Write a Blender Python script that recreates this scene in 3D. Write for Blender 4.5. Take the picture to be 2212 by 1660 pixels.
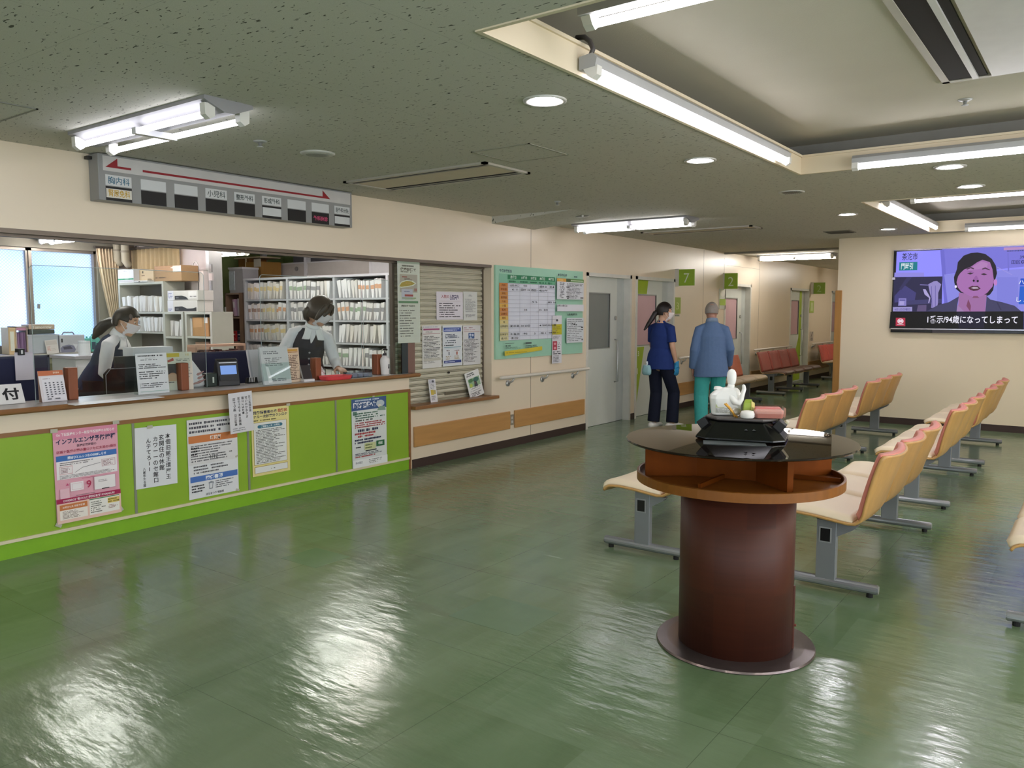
import bpy, bmesh, math, random
from math import sin, cos, pi, radians as R
from mathutils import Vector as V, Matrix as M4

S = bpy.context.scene
for _o in list(bpy.data.objects):
    bpy.data.objects.remove(_o)
COL = S.collection

# ---------------------------------------------------------------- camera
FPX, YAW, PIT, CAMZ = 1743.9, .634978, .0888448, 1.5
_cd = bpy.data.cameras.new('camera'); _cd.sensor_width = 36.0; _cd.lens = FPX / 2212 * 36.0
_cd.clip_start = .05; _cd.clip_end = 200
cam = bpy.data.objects.new('camera', _cd); COL.objects.link(cam)
cam.location = (0, 0, CAMZ); cam.rotation_euler = (pi / 2 - PIT, 0, YAW)
S.camera = cam

# ---------------------------------------------------------------- daylight outside the office windows, exposure
S.view_settings.view_transform = 'Standard'; S.view_settings.look = 'None'
S.view_settings.exposure = 0.25; S.view_settings.gamma = 1.0; S.view_settings.use_curve_mapping = False
wd = bpy.data.worlds.new('sky'); S.world = wd; wd.use_nodes = True
_bg = wd.node_tree.nodes['Background']; _bg.inputs[0].default_value = (.72, .83, 1.0, 1); _bg.inputs[1].default_value = 2.4
S.cycles.max_bounces = 10; S.cycles.diffuse_bounces = 5; S.cycles.glossy_bounces = 4
S.cycles.transparent_max_bounces = 16; S.cycles.transmission_bounces = 6
S.cycles.sample_clamp_indirect = 6.0; S.cycles.caustics_reflective = False; S.cycles.caustics_refractive = False
# unseen fill lights, added behind and right of the viewer to brighten the hall
def added_fill(loc, rot, w, h, power, col):
    l = bpy.data.lights.new('added_fill', 'AREA'); l.shape = 'RECTANGLE'; l.size = w; l.size_y = h; l.energy = power; l.color = col
    o = bpy.data.objects.new('added_fill', l); COL.objects.link(o); o.location = loc; o.rotation_euler = rot
added_fill((-.2, -4.17, 1.3), (-pi / 2, 0, 0), 7.4, 1.9, 950, (1.0, .97, .93))      # faces +Y
added_fill((4.17, 1.2, 1.3), (pi / 2, 0, pi / 2), 9.4, 1.9, 170, (1.0, .97, .93))   # faces -X
TUBE = 13.0        # luminance of the fluorescent tubes
SPOT = 150.0        # luminance of the downlight lenses

# ---------------------------------------------------------------- measuring: photograph pixel -> point on a known plane of the room
_r = V((cos(YAW), sin(YAW), 0)); _f = V((-sin(YAW) * cos(PIT), cos(YAW) * cos(PIT), -sin(PIT))); _u = _r.cross(_f)
def _ray(x, y): return (x - 1106) / FPX * _r - (y - 830) / FPX * _u + _f
def onX(x, y, X): d = _ray(x, y); return V((0, 0, CAMZ)) + d * (X / d.x)
def onY(x, y, Y): d = _ray(x, y); return V((0, 0, CAMZ)) + d * (Y / d.y)
def onZ(x, y, Z): d = _ray(x, y); return V((0, 0, CAMZ)) + d * ((Z - CAMZ) / d.z)

# ---------------------------------------------------------------- helpers
def lin(c):
    if isinstance(c, str):
        c = [int(c[i:i + 2], 16) / 255 for i in (0, 2, 4)]
    return tuple(x / 12.92 if x <= .04045 else ((x + .055) / 1.055) ** 2.4 for x in c) + (1,)
_MC = {}
def mat(col, rough=.55, metal=0.0, spec=.4, var=.05, scale=9.0, bump=0.0, coat=0.0, aniso=None):
    key = ('p', col, rough, metal, spec, var, scale, bump, coat, aniso)
    if key in _MC: return _MC[key]
    m = bpy.data.materials.new('surface_' + str(col)); m.use_nodes = True
    nt = m.node_tree; b = nt.nodes['Principled BSDF']; L = nt.links
    b.inputs['Roughness'].default_value = rough; b.inputs['Metallic'].default_value = metal
    b.inputs['Specular IOR Level'].default_value = spec; b.inputs['Coat Weight'].default_value = coat
    tc = nt.nodes.new('ShaderNodeTexCoord'); mp = nt.nodes.new('ShaderNodeMapping')
    if aniso: mp.inputs['Scale'].default_value = aniso
    no = nt.nodes.new('ShaderNodeTexNoise'); no.inputs['Scale'].default_value = scale; no.inputs['Detail'].default_value = 4
    mx = nt.nodes.new('ShaderNodeMix'); mx.data_type = 'RGBA'
    c = lin(col)
    mx.inputs[6].default_value = tuple(max(0, x * (1 - var * 2)) for x in c[:3]) + (1,)
    mx.inputs[7].default_value = tuple(min(1, x * (1 + var * 2)) for x in c[:3]) + (1,)
    L.new(tc.outputs['Object'], mp.inputs[0]); L.new(mp.outputs[0], no.inputs['Vector'])
    L.new(no.outputs['Fac'], mx.inputs[0]); L.new(mx.outputs[2], b.inputs['Base Color'])
    if bump:
        bp = nt.nodes.new('ShaderNodeBump'); bp.inputs['Strength'].default_value = bump; bp.inputs['Distance'].default_value = .01
        L.new(no.outputs['Fac'], bp.inputs['Height']); L.new(bp.outputs[0], b.inputs['Normal'])
    _MC[key] = m; return m
def emit(col, s):
    key = ('e', col, s)
    if key in _MC: return _MC[key]
    m = bpy.data.materials.new('light_' + str(col)); m.use_nodes = True; nt = m.node_tree
    b = nt.nodes['Principled BSDF']; b.inputs['Base Color'].default_value = (0.02, 0.02, 0.02, 1)
    b.inputs['Emission Color'].default_value = lin(col); b.inputs['Emission Strength'].default_value = s; b.inputs['Roughness'].default_value = .3; b.inputs['Specular IOR Level'].default_value = .1
    _MC[key] = m; return m
def clear(tint='f4fbf8', refl=1.0, rough=.0):
    key = ('c', tint, refl, rough)
    if key in _MC: return _MC[key]
    m = bpy.data.materials.new('clear_' + tint); m.use_nodes = True; nt = m.node_tree; nt.nodes.clear()
    o = nt.nodes.new('ShaderNodeOutputMaterial'); t = nt.nodes.new('ShaderNodeBsdfTransparent'); g = nt.nodes.new('ShaderNodeBsdfGlossy')
    t.inputs[0].default_value = lin(tint); g.inputs['Roughness'].default_value = rough
    fr = nt.nodes.new('ShaderNodeLayerWeight'); fr.inputs[0].default_value = .5
    pw = nt.nodes.new('ShaderNodeMath'); pw.operation = 'POWER'; pw.inputs[1].default_value = 4.5; nt.links.new(fr.outputs['Facing'], pw.inputs[0])
    ad = nt.nodes.new('ShaderNodeMath'); ad.operation = 'MULTIPLY_ADD'; ad.inputs[1].default_value = .9; ad.inputs[2].default_value = .045; nt.links.new(pw.outputs[0], ad.inputs[0])
    mu = nt.nodes.new('ShaderNodeMath'); mu.operation = 'MULTIPLY'; mu.inputs[1].default_value = refl
    mx = nt.nodes.new('ShaderNodeMixShader')
    nt.links.new(ad.outputs[0], mu.inputs[0]); nt.links.new(mu.outputs[0], mx.inputs[0])
    nt.links.new(t.outputs[0], mx.inputs[1]); nt.links.new(g.outputs[0], mx.inputs[2]); nt.links.new(mx.outputs[0], o.inputs[0])
    _MC[key] = m; return m

ROOT = {}
def tag(o, label=None, cat=None, group=None, kind=None):
    if label: o['label'] = label
    if cat: o['category'] = cat
    if group: o['group'] = group
    if kind: o['kind'] = kind
    return o
def thing(name, label, cat, loc=(0, 0, 0), rz=0.0, group=None, M=None):
    o = bpy.data.objects.new(name, None); COL.objects.link(o); o.empty_display_size = .1
    if M is None: M = M4.Translation(loc) @ M4.Rotation(rz, 4, 'Z')
    o.matrix_world = M; ROOT[o.name] = M.copy()
    return tag(o, label, cat, group)
def dup(o, M, label=None, group=None):
    def cp(a, par):
        c = a.copy(); COL.objects.link(c); c.parent = par
        for ch in a.children: cp(ch, c)
        return c
    r = cp(o, None); r.matrix_world = M; ROOT[r.name] = M.copy()
    if label: r['label'] = label
    if group: r['group'] = group
    return r

class MB:
    """collects shapes and links them as ONE mesh object"""
    def __init__(s, M=None): s.bm = bmesh.new(); s.M = M
    def _v(s, p):
        p = V(p); return s.bm.verts.new(s.M @ p if s.M else p)
    def face(s, pts):
        return s.bm.faces.new([s._v(p) for p in pts])
    def box(s, a, b):
        x0, x1 = sorted((a[0], b[0])); y0, y1 = sorted((a[1], b[1])); z0, z1 = sorted((a[2], b[2]))
        v = [s._v(p) for p in ((x0, y0, z0), (x1, y0, z0), (x1, y1, z0), (x0, y1, z0), (x0, y0, z1), (x1, y0, z1), (x1, y1, z1), (x0, y1, z1))]
        for f in ((3, 2, 1, 0), (4, 5, 6, 7), (0, 1, 5, 4), (1, 2, 6, 5), (2, 3, 7, 6), (3, 0, 4, 7)): s.bm.faces.new([v[i] for i in f])
        return s
    def prism(s, pts, vec):
        vec = V(vec); a = [s._v(p) for p in pts]; b = [s._v(V(p) + vec) for p in pts]; n = len(pts)
        s.bm.faces.new(a[::-1]); s.bm.faces.new(b)
        for i in range(n): s.bm.faces.new((a[i], a[(i + 1) % n], b[(i + 1) % n], b[i]))
        return s
    def rings(s, rs, cap=True, close=True):
        vs = [[s._v(p) for p in r] for r in rs]
        for a, b in zip(vs, vs[1:]):
            n = len(a)
            for i in range(n if close else n - 1):
                s.bm.faces.new((a[i], a[(i + 1) % n], b[(i + 1) % n], b[i]))
        if cap: s.bm.faces.new(vs[0][::-1]); s.bm.faces.new(vs[-1])
        return s
    def tube(s, pts, rad, n=10, side=None, cap=True, dome=False):
        pts = [V(p) for p in pts]; k = len(pts)
        rad = [(q, q) if not isinstance(q, (tuple, list)) else q for q in (rad if isinstance(rad, list) else [rad] * k)]
        if dome:
            t0 = (pts[0] - pts[1]).normalized(); t1 = (pts[-1] - pts[-2]).normalized(); P = []; Q = []
            for a in (.97, .78, .45): m = min(rad[0]); P.append(pts[0] + t0 * m * a); Q.append(tuple(x * math.sqrt(1 - a * a) for x in rad[0]))
            P += pts; Q += rad
            for a in (.45, .78, .97): m = min(rad[-1]); P.append(pts[-1] + t1 * m * a); Q.append(tuple(x * math.sqrt(1 - a * a) for x in rad[-1]))
            pts, rad, k = P, Q, len(P)
        ref = V(side) if side else None; rs = []; pa = None
        for i in range(k):
            t = (pts[min(i + 1, k - 1)] - pts[max(i - 1, 0)]).normalized()
            a = ref if ref is not None else (pa if pa is not None else (V((0, 0, 1)) if abs(t.z) < .9 else V((1, 0, 0))))
            a = a - t * a.dot(t)
            if a.length < 1e-4: a = t.orthogonal()
            a.normalize(); b = t.cross(a); pa = a
            rs.append([pts[i] + a * rad[i][0] * cos(2 * pi * j / n) + b * rad[i][1] * sin(2 * pi * j / n) for j in range(n)])
        return s.rings(rs, cap)
    def lathe(s, prof, c=(0, 0, 0), n=32, cap=True):
        c = V(c)
        return s.rings([[c + V((r * cos(2 * pi * j / n), r * sin(2 * pi * j / n), z)) for j in range(n)] for r, z in prof], cap)
    def ball(s, c, r, n=12):
        c = V(c); r = V(r) if isinstance(r, (tuple, list)) else V((r, r, r)); k = max(6, n // 2 + 2)
        return s.rings([[c + V((r.x * sin(a) * cos(2 * pi * j / n), r.y * sin(a) * sin(2 * pi * j / n), -r.z * cos(a))) for j in range(n)]
                        for a in [pi * (i + .15) / (k - .7) for i in range(k)]])
    def grid(s, fn, nu, nv):
        vs = [[s._v(fn(i / nu, j / nv)) for j in range(nv + 1)] for i in range(nu + 1)]
        for i in range(nu):
            for j in range(nv): s.bm.faces.new((vs[i][j], vs[i + 1][j], vs[i + 1][j + 1], vs[i][j + 1]))
        return s
    def build(s, name, m, parent=None, world=False, smooth=False, bevel=0.0, solid=0.0, subd=0, fix=True):
        me = bpy.data.meshes.new(name)
        if fix: bmesh.ops.recalc_face_normals(s.bm, faces=s.bm.faces)
        s.bm.to_mesh(me); s.bm.free()
        if world and parent is not None:
            p = parent
            while p.parent: p = p.parent
            me.transform(ROOT[p.name].inverted() if p.name in ROOT else p.matrix_world.inverted())
        if smooth:
            for f in me.polygons: f.use_smooth = True
        for mm in (m if isinstance(m, (list, tuple)) else [m]): me.materials.append(mm)
        o = bpy.data.objects.new(name, me); COL.objects.link(o)
        if parent is not None: o.parent = parent
        if solid: q = o.modifiers.new('thickness', 'SOLIDIFY'); q.thickness = solid; q.offset = 0
        if bevel: q = o.modifiers.new('edge', 'BEVEL'); q.width = bevel; q.segments = 2; q.limit_method = 'ANGLE'
        if subd: q = o.modifiers.new('sub', 'SUBSURF'); q.levels = subd; q.render_levels = subd
        return o
def bx(a, b): return MB().box(a, b)
def struct(o): o['kind'] = 'structure'; return o

# ---------------------------------------------------------------- lettering and printed sheets
_TC = {}
def glyphs(txt, bold=0.0):
    k = (txt, bold)
    if k not in _TC:
        c = bpy.data.curves.new('lettering', 'FONT'); c.body = txt; c.size = 1.0; c.resolution_u = 3; c.offset = bold
        o = bpy.data.objects.new('lettering', c); m = o.to_mesh()
        vs = [(v.co.x, v.co.y) for v in m.vertices]; fs = [tuple(p.vertices) for p in m.polygons]
        o.to_mesh_clear(); bpy.data.objects.remove(o); bpy.data.curves.remove(c)
        w = max([v[0] for v in vs], default=0)
        _TC[k] = (vs, fs, w)
    return _TC[k]
def put_text(bm, M, txt, size, x, y, z, align='C', bold=.012, fit=None):
    """x, y in metres in the sheet's frame; y is the middle of the line"""
    vs, fs, w = glyphs(txt, bold); sx = size
    if fit and w > 0: sx = fit / w
    ox = x - (w * sx / 2 if align == 'C' else (w * sx if align == 'R' else 0)); oy = y - .38 * size
    nv = [bm.verts.new(M @ V((ox + a * sx, oy + b * size, z))) for a, b in vs]
    for f in fs:
        try: bm.faces.new([nv[i] for i in f])
        except ValueError: pass
def wall_frame(face):      # sheet frame: local x = reading direction, y = up, z = out of the sheet
    return {'+X': M4(((0, 0, 1), (1, 0, 0), (0, 1, 0))), '-Y': M4(((1, 0, 0), (0, 0, -1), (0, 1, 0))), '+Z': M4(((1, 0, 0), (0, 1, 0), (0, 0, 1)))}[face].to_4x4()
def printed(root, w, h, els, z0=.0006, dz=.0003, M=None, part='print'):
    """els in sheet units: u 0..1 to the right, v 0..1 down; every colour becomes one printed part of the sheet"""
    G = {}; I = M or M4()
    for k, e in enumerate(els):
        t, col = e[0], e[1]; z = z0 + dz * k
        nm = {'t': 'lettering', 'v': 'lettering', 'l': 'lettering', 'r': 'band', 'p': 'picture', 'o': 'picture'}[t]
        key = (nm, col)
        if key not in G: G[key] = bmesh.new()
        bm = G[key]; X = lambda u: (u - .5) * w; Y = lambda v: (.5 - v) * h
        if t == 'r':
            _, _, u0, v0, u1, v1 = e
            bm.faces.new([bm.verts.new(I @ V((X(u), Y(v), z))) for u, v in ((u0, v1), (u1, v1), (u1, v0), (u0, v0))])
        elif t == 'p':
            bm.faces.new([bm.verts.new(I @ V((X(u), Y(v), z))) for u, v in e[2]])
        elif t == 'o':
            _, _, u, v, ru, rv = e[:6]
            bm.faces.new([bm.verts.new(I @ V((X(u + ru * cos(a * pi / 12)), Y(v - rv * sin(a * pi / 12)), z))) for a in range(24)])
        elif t == 't':
            _, _, s, u, v, size = e[:6]; put_text(bm, I, s, size * h, X(u), Y(v), z, e[6] if len(e) > 6 else 'C', e[8] if len(e) > 8 else .012, e[7] * w if len(e) > 7 and e[7] else None)
        elif t == 'v':
            _, _, s, u, v, size = e[:6]
            for i, ch in enumerate(s): put_text(bm, I, ch, size * h, X(u), Y(v + (i + .5) * size * (e[6] if len(e) > 6 else 1.06)), z, 'C', .014)
        elif t == 'l':
            _, _, u0, v0, u1, v1, n = e[:7]; fill = e[7] if len(e) > 7 else .5; rnd = random.Random(int(u0 * 977 + v0 * 7919 + n * 13))
            lh = (v1 - v0) / n
            for i in range(n):
                u = u0; ue = u0 + (u1 - u0) * rnd.uniform(.55, 1.0); vv = v0 + lh * (i + .5)
                cw = lh * fill * h / w
                while u < ue:
                    a = cw * rnd.choice((.5, .7, .9, .9)); hh = lh * fill * rnd.uniform(.35, .5)
                    if rnd.random() < .86:
                        bm.faces.new([bm.verts.new(I @ V((X(p), Y(q), z))) for p, q in ((u, vv + hh), (u + a, vv + hh), (u + a, vv - hh), (u, vv - hh))])
                    u += a + cw * .22
    for (nm, col), bm in G.items():
        me = bpy.data.meshes.new(nm); bm.to_mesh(me); bm.free(); me.materials.append(col if not isinstance(col, str) else mat(col, .6, var=.02))
        o = bpy.data.objects.new(nm, me); COL.objects.link(o); o.parent = root
def sheet(name, label, cat, M, w, h, base, els, group=None, t=.001, tape=(), material=None):
    """a thin sheet of paper or board whose front face is local z=0"""
    m = MB(); m.box((-w / 2, -h / 2, -t), (w / 2, h / 2, 0))
    o = m.build(name, material or mat(base, .55, var=.015)); o.matrix_world = M; ROOT[o.name] = M.copy()
    tag(o, label, cat, group)
    printed(o, w, h, els)
    for (u, v, a, s) in tape:
        q = MB(M4.Translation(((u - .5) * w, (.5 - v) * h, .0035)) @ M4.Rotation(R(a), 4, 'Z')); q.box((-s, -s * .55, 0), (s, s * .55, .0008))
        q.build('tape', mat('b9b5a5', .35, var=.03), o)
    return o
def span(p0, p1, face):
    """frame, width and height of the upright rectangle between two opposite corners lying on one plane"""
    c = (p0 + p1) / 2; h = abs(p0.z - p1.z); w = abs(p0.y - p1.y) if face == '+X' else abs(p0.x - p1.x)
    return M4.Translation(c) @ wall_frame(face), w, h
def px_X(x0, y0, x1, y1, X): return span(onX(x0, y0, X), onX(x1, y1, X), '+X')
def px_Y(x0, y0, x1, y1, Y): return span(onY(x0, y0, Y), onY(x1, y1, Y), '-Y')
# ================================================================ the room shell
XW, ZC, YT = -5.32, 2.51, 11.75
def node_mat(name, fn):
    m = bpy.data.materials.new(name); m.use_nodes = True; nt = m.node_tree; b = nt.nodes['Principled BSDF']
    def N(t, **k):
        n = nt.nodes.new(t)
        for a, v in k.items():
            if a[0] == 'i': n.inputs[int(a[1:])].default_value = v
            else: setattr(n, a, v)
        return n
    fn(nt, b, N, nt.links.new); return m
def _coord(N, L, scale, rot=(0, 0, 0)):
    t = N('ShaderNodeTexCoord'); p = N('ShaderNodeMapping'); p.inputs['Scale'].default_value = scale; p.inputs['Rotation'].default_value = rot
    L(t.outputs['Object'], p.inputs[0]); return p.outputs[0]
def _mix(N, L, f, a, b, mode='MIX'):
    n = N('ShaderNodeMix', data_type='RGBA', blend_type=mode)
    for i, x in ((0, f), (6, a), (7, b)):
        if isinstance(x, (tuple, float, int)): n.inputs[i].default_value = x
        else: L(x, n.inputs[i])
    return n.outputs[2]
def _math(N, L, op, a, b=0.0):
    n = N('ShaderNodeMath', operation=op)
    for i, x in ((0, a), (1, b)):
        if isinstance(x, (float, int)): n.inputs[i].default_value = x
        else: L(x, n.inputs[i])
    return n.outputs[0]
def _ramp(N, L, x, lo, hi, a=0.0, b=1.0):
    n = N('ShaderNodeMapRange'); L(x, n.inputs[0])
    for i, v in zip((1, 2, 3, 4), (lo, hi, a, b)): n.inputs[i].default_value = v
    return n.outputs[0]
def _lines(N, L, x, pitch, off, half):
    q = _math(N, L, 'ADD', x, off); q = _math(N, L, 'PINGPONG', q, pitch / 2)
    return _math(N, L, 'LESS_THAN', q, half)

def floor_nodes(nt, b, N, L):
    obj = N('ShaderNodeTexCoord').outputs['Object']; sp = N('ShaderNodeSeparateXYZ'); L(obj, sp.inputs[0])
    n1 = N('ShaderNodeTexNoise', i2=.55, i3=3.0); L(_coord(N, L, (1, 1, 1)), n1.inputs[0])
    n2 = N('ShaderNodeTexNoise', i2=5.0, i3=6.0); L(_coord(N, L, (1, .28, 1), (0, 0, .5)), n2.inputs[0])
    T = .457
    fx = _math(N, L, 'FLOOR', _math(N, L, 'DIVIDE', sp.outputs[0], T)); fy = _math(N, L, 'FLOOR', _math(N, L, 'DIVIDE', sp.outputs[1], T))
    cb = N('ShaderNodeCombineXYZ'); L(fx, cb.inputs[0]); L(fy, cb.inputs[1])
    wn = N('ShaderNodeTexWhiteNoise'); L(cb.outputs[0], wn.inputs[0])
    c = _mix(N, L, _ramp(N, L, n1.outputs[0], .35, .65), lin('58714f'), lin('6a7a5e'))
    c = _mix(N, L, _ramp(N, L, n2.outputs[0], .35, .75, 0, .45), c, lin('7a8d70'))
    c = _mix(N, L, _ramp(N, L, wn.outputs[0], .55, 1, 0, .22), c, lin('869a80'))
    # scuffs: thin pale scratches and a few dark specks
    n3 = N('ShaderNodeTexNoise', i2=2.2, i3=8.0); L(_coord(N, L, (1, 7, 1), (0, 0, .9)), n3.inputs[0])
    c = _mix(N, L, _ramp(N, L, n3.outputs[0], .70, .76, 0, .45), c, lin('a3b49b'))
    n5 = N('ShaderNodeTexNoise', i2=1.4, i3=6.0); L(_coord(N, L, (.35, 1.6, 1), (0, 0, -.6)), n5.inputs[0])
    c = _mix(N, L, _ramp(N, L, n5.outputs[0], .58, .72, 0, .35), c, lin('574f3e'))
    ln = _math(N, L, 'MAXIMUM', _lines(N, L, sp.outputs[0], T * 2, .13, .0014), _lines(N, L, sp.outputs[1], T * 2, .08, .0014))
    c = _mix(N, L, _math(N, L, 'MULTIPLY', ln, .5), c, lin('2c3a2c'))
    L(c, b.inputs['Base Color'])
    L(_ramp(N, L, n2.outputs[0], .3, .8, .13, .24), b.inputs['Roughness']); b.inputs['Specular IOR Level'].default_value = .62
    n4 = N('ShaderNodeTexNoise', i2=11.0, i3=4.0); L(_coord(N, L, (.45, 1.3, 1), (0, 0, .35)), n4.inputs[0])
    bp = N('ShaderNodeBump'); bp.inputs['Strength'].default_value = .20; bp.inputs['Distance'].default_value = .02
    h = _math(N, L, 'SUBTRACT', n4.outputs[0], _math(N, L, 'MULTIPLY', ln, .1)); L(h, bp.inputs['Height']); L(bp.outputs[0], b.inputs['Normal'])
FLOOR = node_mat('green_vinyl_floor', floor_nodes)

def ceil_nodes(nt, b, N, L):
    sp = N('ShaderNodeSeparateXYZ'); L(N('ShaderNodeTexCoord').outputs['Object'], sp.inputs[0])
    n1 = N('ShaderNodeTexNoise', i2=31.0, i3=1.5); n1.inputs['Distortion'].default_value = .5; L(_coord(N, L, (1.0, 2.7, 1), (0, 0, .5)), n1.inputs[0])
    n2 = N('ShaderNodeTexNoise', i2=1.1, i3=2.0); L(_coord(N, L, (1, 1, 1)), n2.inputs[0])
    n3 = N('ShaderNodeTexNoise', i2=420.0, i3=2.0); L(_coord(N, L, (1, 1, 1)), n3.inputs[0])
    c = _mix(N, L, _ramp(N, L, n3.outputs[0], .3, .7), lin('bfbcb0'), lin('cecbc0'))
    m = _ramp(N, L, n1.outputs[0], .665, .70)
    c = _mix(N, L, m, c, lin('5a584e'))
    ln = _math(N, L, 'MAXIMUM', _lines(N, L, sp.outputs[0], .91, .2, .0012), _lines(N, L, sp.outputs[1], 1.82, .3, .0012))
    c = _mix(N, L, _math(N, L, 'MULTIPLY', ln, .35), c, lin('5c5c52'))
    L(c, b.inputs['Base Color']); b.inputs['Roughness'].default_value = .9; b.inputs['Specular IOR Level'].default_value = .2
    bp = N('ShaderNodeBump'); bp.inputs['Strength'].default_value = .25; bp.inputs['Distance'].default_value = .004
    L(_math(N, L, 'SUBTRACT', n3.outputs[0], m), bp.inputs['Height']); L(bp.outputs[0], b.inputs['Normal'])
CEIL = node_mat('rock_wool_ceiling', ceil_nodes)
def plaster_nodes(nt, b, N, L):
    n2 = N('ShaderNodeTexNoise', i2=1.3, i3=3.0); L(_coord(N, L, (1, 1, 1)), n2.inputs[0])
    n3 = N('ShaderNodeTexNoise', i2=160.0, i3=3.0); L(_coord(N, L, (1, 1, 1)), n3.inputs[0])
    c = _mix(N, L, n2.outputs[0], lin('bcb5a4'), lin('cdc6b5')); L(c, b.inputs['Base Color']); b.inputs['Roughness'].default_value = .9
    bp = N('ShaderNodeBump'); bp.inputs['Strength'].default_value = .2; bp.inputs['Distance'].default_value = .004; L(n3.outputs[0], bp.inputs['Height']); L(bp.outputs[0], b.inputs['Normal'])
PLASTER = node_mat('coffer_plaster', plaster_nodes)

CREAM = mat('e4d4bc', .34, var=.025, scale=1.5, spec=.5, bump=.03)
CREAM2 = mat('e2d3b8', .6, var=.02, scale=1.2)
DKBASE = mat('3b2c27', .5)
OFFW = mat('cfc6c4', .7, var=.02)
STEEL = mat('b9bab8', .35, metal=.6, var=.03)
ALU = mat('8d857c', .4, metal=.5)

struct(bx((-12.2, -4.4, -.12), (4.4, 24.2, 0)).build('floor', FLOOR))
for q in (((960, 1335), (1172, 1345), (1075, 1290), (1060, 1358)), ((612, 1205), (742, 1208), (675, 1182), (668, 1224))):
    a = [onZ(x, y, 0) for x, y in q]
    struct(bx((a[0].x, min(a[2].y, a[3].y), 0), (a[1].x, max(a[0].y, a[1].y, a[2].y), .0006)).build('floor', mat('617a5e', .2, var=.04, spec=.6)))

C1 = (-1.87, 1.9, 2.36, 6.10); C2 = (-1.87, 1.9, 8.0, 11.45)
m = MB()
m.box((XW, -4.4, ZC), (-1.89, 24.2, ZC + .05)); m.box((1.92, -4.4, ZC), (4.4, 11.75, ZC + .05))
for y0, y1 in ((-4.4, 2.34), (6.12, 7.98), (11.47, 11.75)): m.box((-1.89, y0, ZC), (1.92, y1, ZC + .05))
struct(m.build('ceiling', CEIL))
m = MB(); k = 0
for (x0, x1, y0, y1) in (C1, C2):
    s = .26; zt = 2.76
    m = MB(); m.box((x0 - s, y0 - s, zt), (x1 + s, y1 + s, zt + .05)); struct(m.build('ceiling', PLASTER))
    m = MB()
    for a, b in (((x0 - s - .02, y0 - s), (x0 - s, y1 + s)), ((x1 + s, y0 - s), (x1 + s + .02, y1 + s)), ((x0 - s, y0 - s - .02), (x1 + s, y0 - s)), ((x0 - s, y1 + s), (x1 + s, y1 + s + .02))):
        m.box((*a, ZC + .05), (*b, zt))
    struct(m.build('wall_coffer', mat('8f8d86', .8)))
    for a, b in (((x0 - .02, y0 - .02), (x0, y1 + .02)), ((x1, y0 - .02), (x1 + .02, y1 + .02)), ((x0, y0 - .02), (x1, y0)), ((x0, y1), (x1, y1 + .02))):
        k += 1; m = MB(); m.box((*a, ZC - .006), (*b, 2.635))
        d = (-.012 if b[0] == x0 else 0, -.012 if b[1] == y0 else 0)
        m.box((a[0] - .012, a[1] - .012, 2.625), (b[0] + .012, b[1] + .012, 2.64))
        struct(m.build('trim_%d' % k, CREAM2))

# ---- left wall with the reception opening, the shutter recess and the doors
DOORS = [(8.80, 9.99), (10.12, 11.37), (13.35, 14.62), (16.92, 18.22), (20.0, 21.2)]
m = MB()
m.box((XW - .14, -4.4, 2.0), (XW, 6.85, ZC + .05)); m.box((XW - .14, 5.58, 0), (XW, 6.85, .575)); m.box((XW - .14, -4.4, 0), (XW, -1.2, 2.0))
ys = [6.85] + [v for d in DOORS for v in d] + [24.2]
for y0, y1 in zip(ys[::2], ys[1::2]): m.box((XW - .14, y0, 0), (XW, y1, 2.0))
m.box((XW - .14, 6.85, 2.0), (XW, 24.2, ZC + .05)); m.box((XW - .26, 6.85, 0), (XW - .14, 8.6, ZC))
m.box((XW - .45, 8.6, 0), (XW - .40, 24.2, 2.5)); struct(m.build('wall_left', CREAM))  # box here is unseen backing, added to keep outside light from the doors
m = MB()
for y, z0, z1 in ((7.583, .08, 2.5), (12.45, .08, 2.5), (13.32, 2.01, 2.42), (15.05, .82, 2.42)): m.box((XW, y - .0025, z0), (XW + .0012, y + .0025, z1))
m.box((XW, 13.32, 2.30), (XW + .0012, 15.05, 2.303))
k += 1; struct(m.build('trim_%d' % k, mat('6d604d', .6)))
m = MB(); m.box((XW - .15, -4.4, 1.972), (XW + .004, 6.85, 2.0)); m.box((XW - .10, -4.4, 1.955), (XW - .05, 5.6, 1.975)); k += 1
struct(m.build('trim_%d' % k, mat('6f6459', .4, metal=.4)))
m = MB()
for y0, y1 in ((5.6, 8.80), (9.99, 10.12), (11.37, 13.35), (14.62, 16.92), (18.22, 20.0)): m.box((XW, y0, 0), (XW + .006, y1, .085))
struct(m.build('baseboard_left', DKBASE))
# TV wall, corridor walls, unseen sides of the hall
struct(bx((-3.05, YT, 0), (4.4, YT + .2, ZC)).build('wall_far', CREAM2))
struct(bx((-3.05, YT - .006, 0), (4.4, YT, .085)).build('baseboard_far', DKBASE))
struct(bx((-3.05, YT + .2, 0), (-2.9, 24.2, ZC)).build('wall_corridor', CREAM2))
struct(bx((XW, 24.0, 0), (-2.9, 24.2, ZC)).build('wall_end', CREAM2))
m = MB(); m.box((4.2, -4.4, 0), (4.4, YT, .3)); m.box((4.2, -4.4, 2.3), (4.4, YT, ZC + .3)); m.box((4.2, -4.4, .3), (4.4, -3.6, 2.3)); m.box((4.2, 6.0, .3), (4.4, YT, 2.3)); struct(m.build('wall_right', CREAM2))
m = MB(); m.box((XW, -4.4, 0), (4.4, -4.2, .3)); m.box((XW, -4.4, 2.3), (4.4, -4.2, ZC + .3)); m.box((XW, -4.4, .3), (-3.95, -4.2, 2.3)); m.box((3.55, -4.4, .3), (4.4, -4.2, 2.3)); struct(m.build('wall_near', CREAM2))
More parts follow.
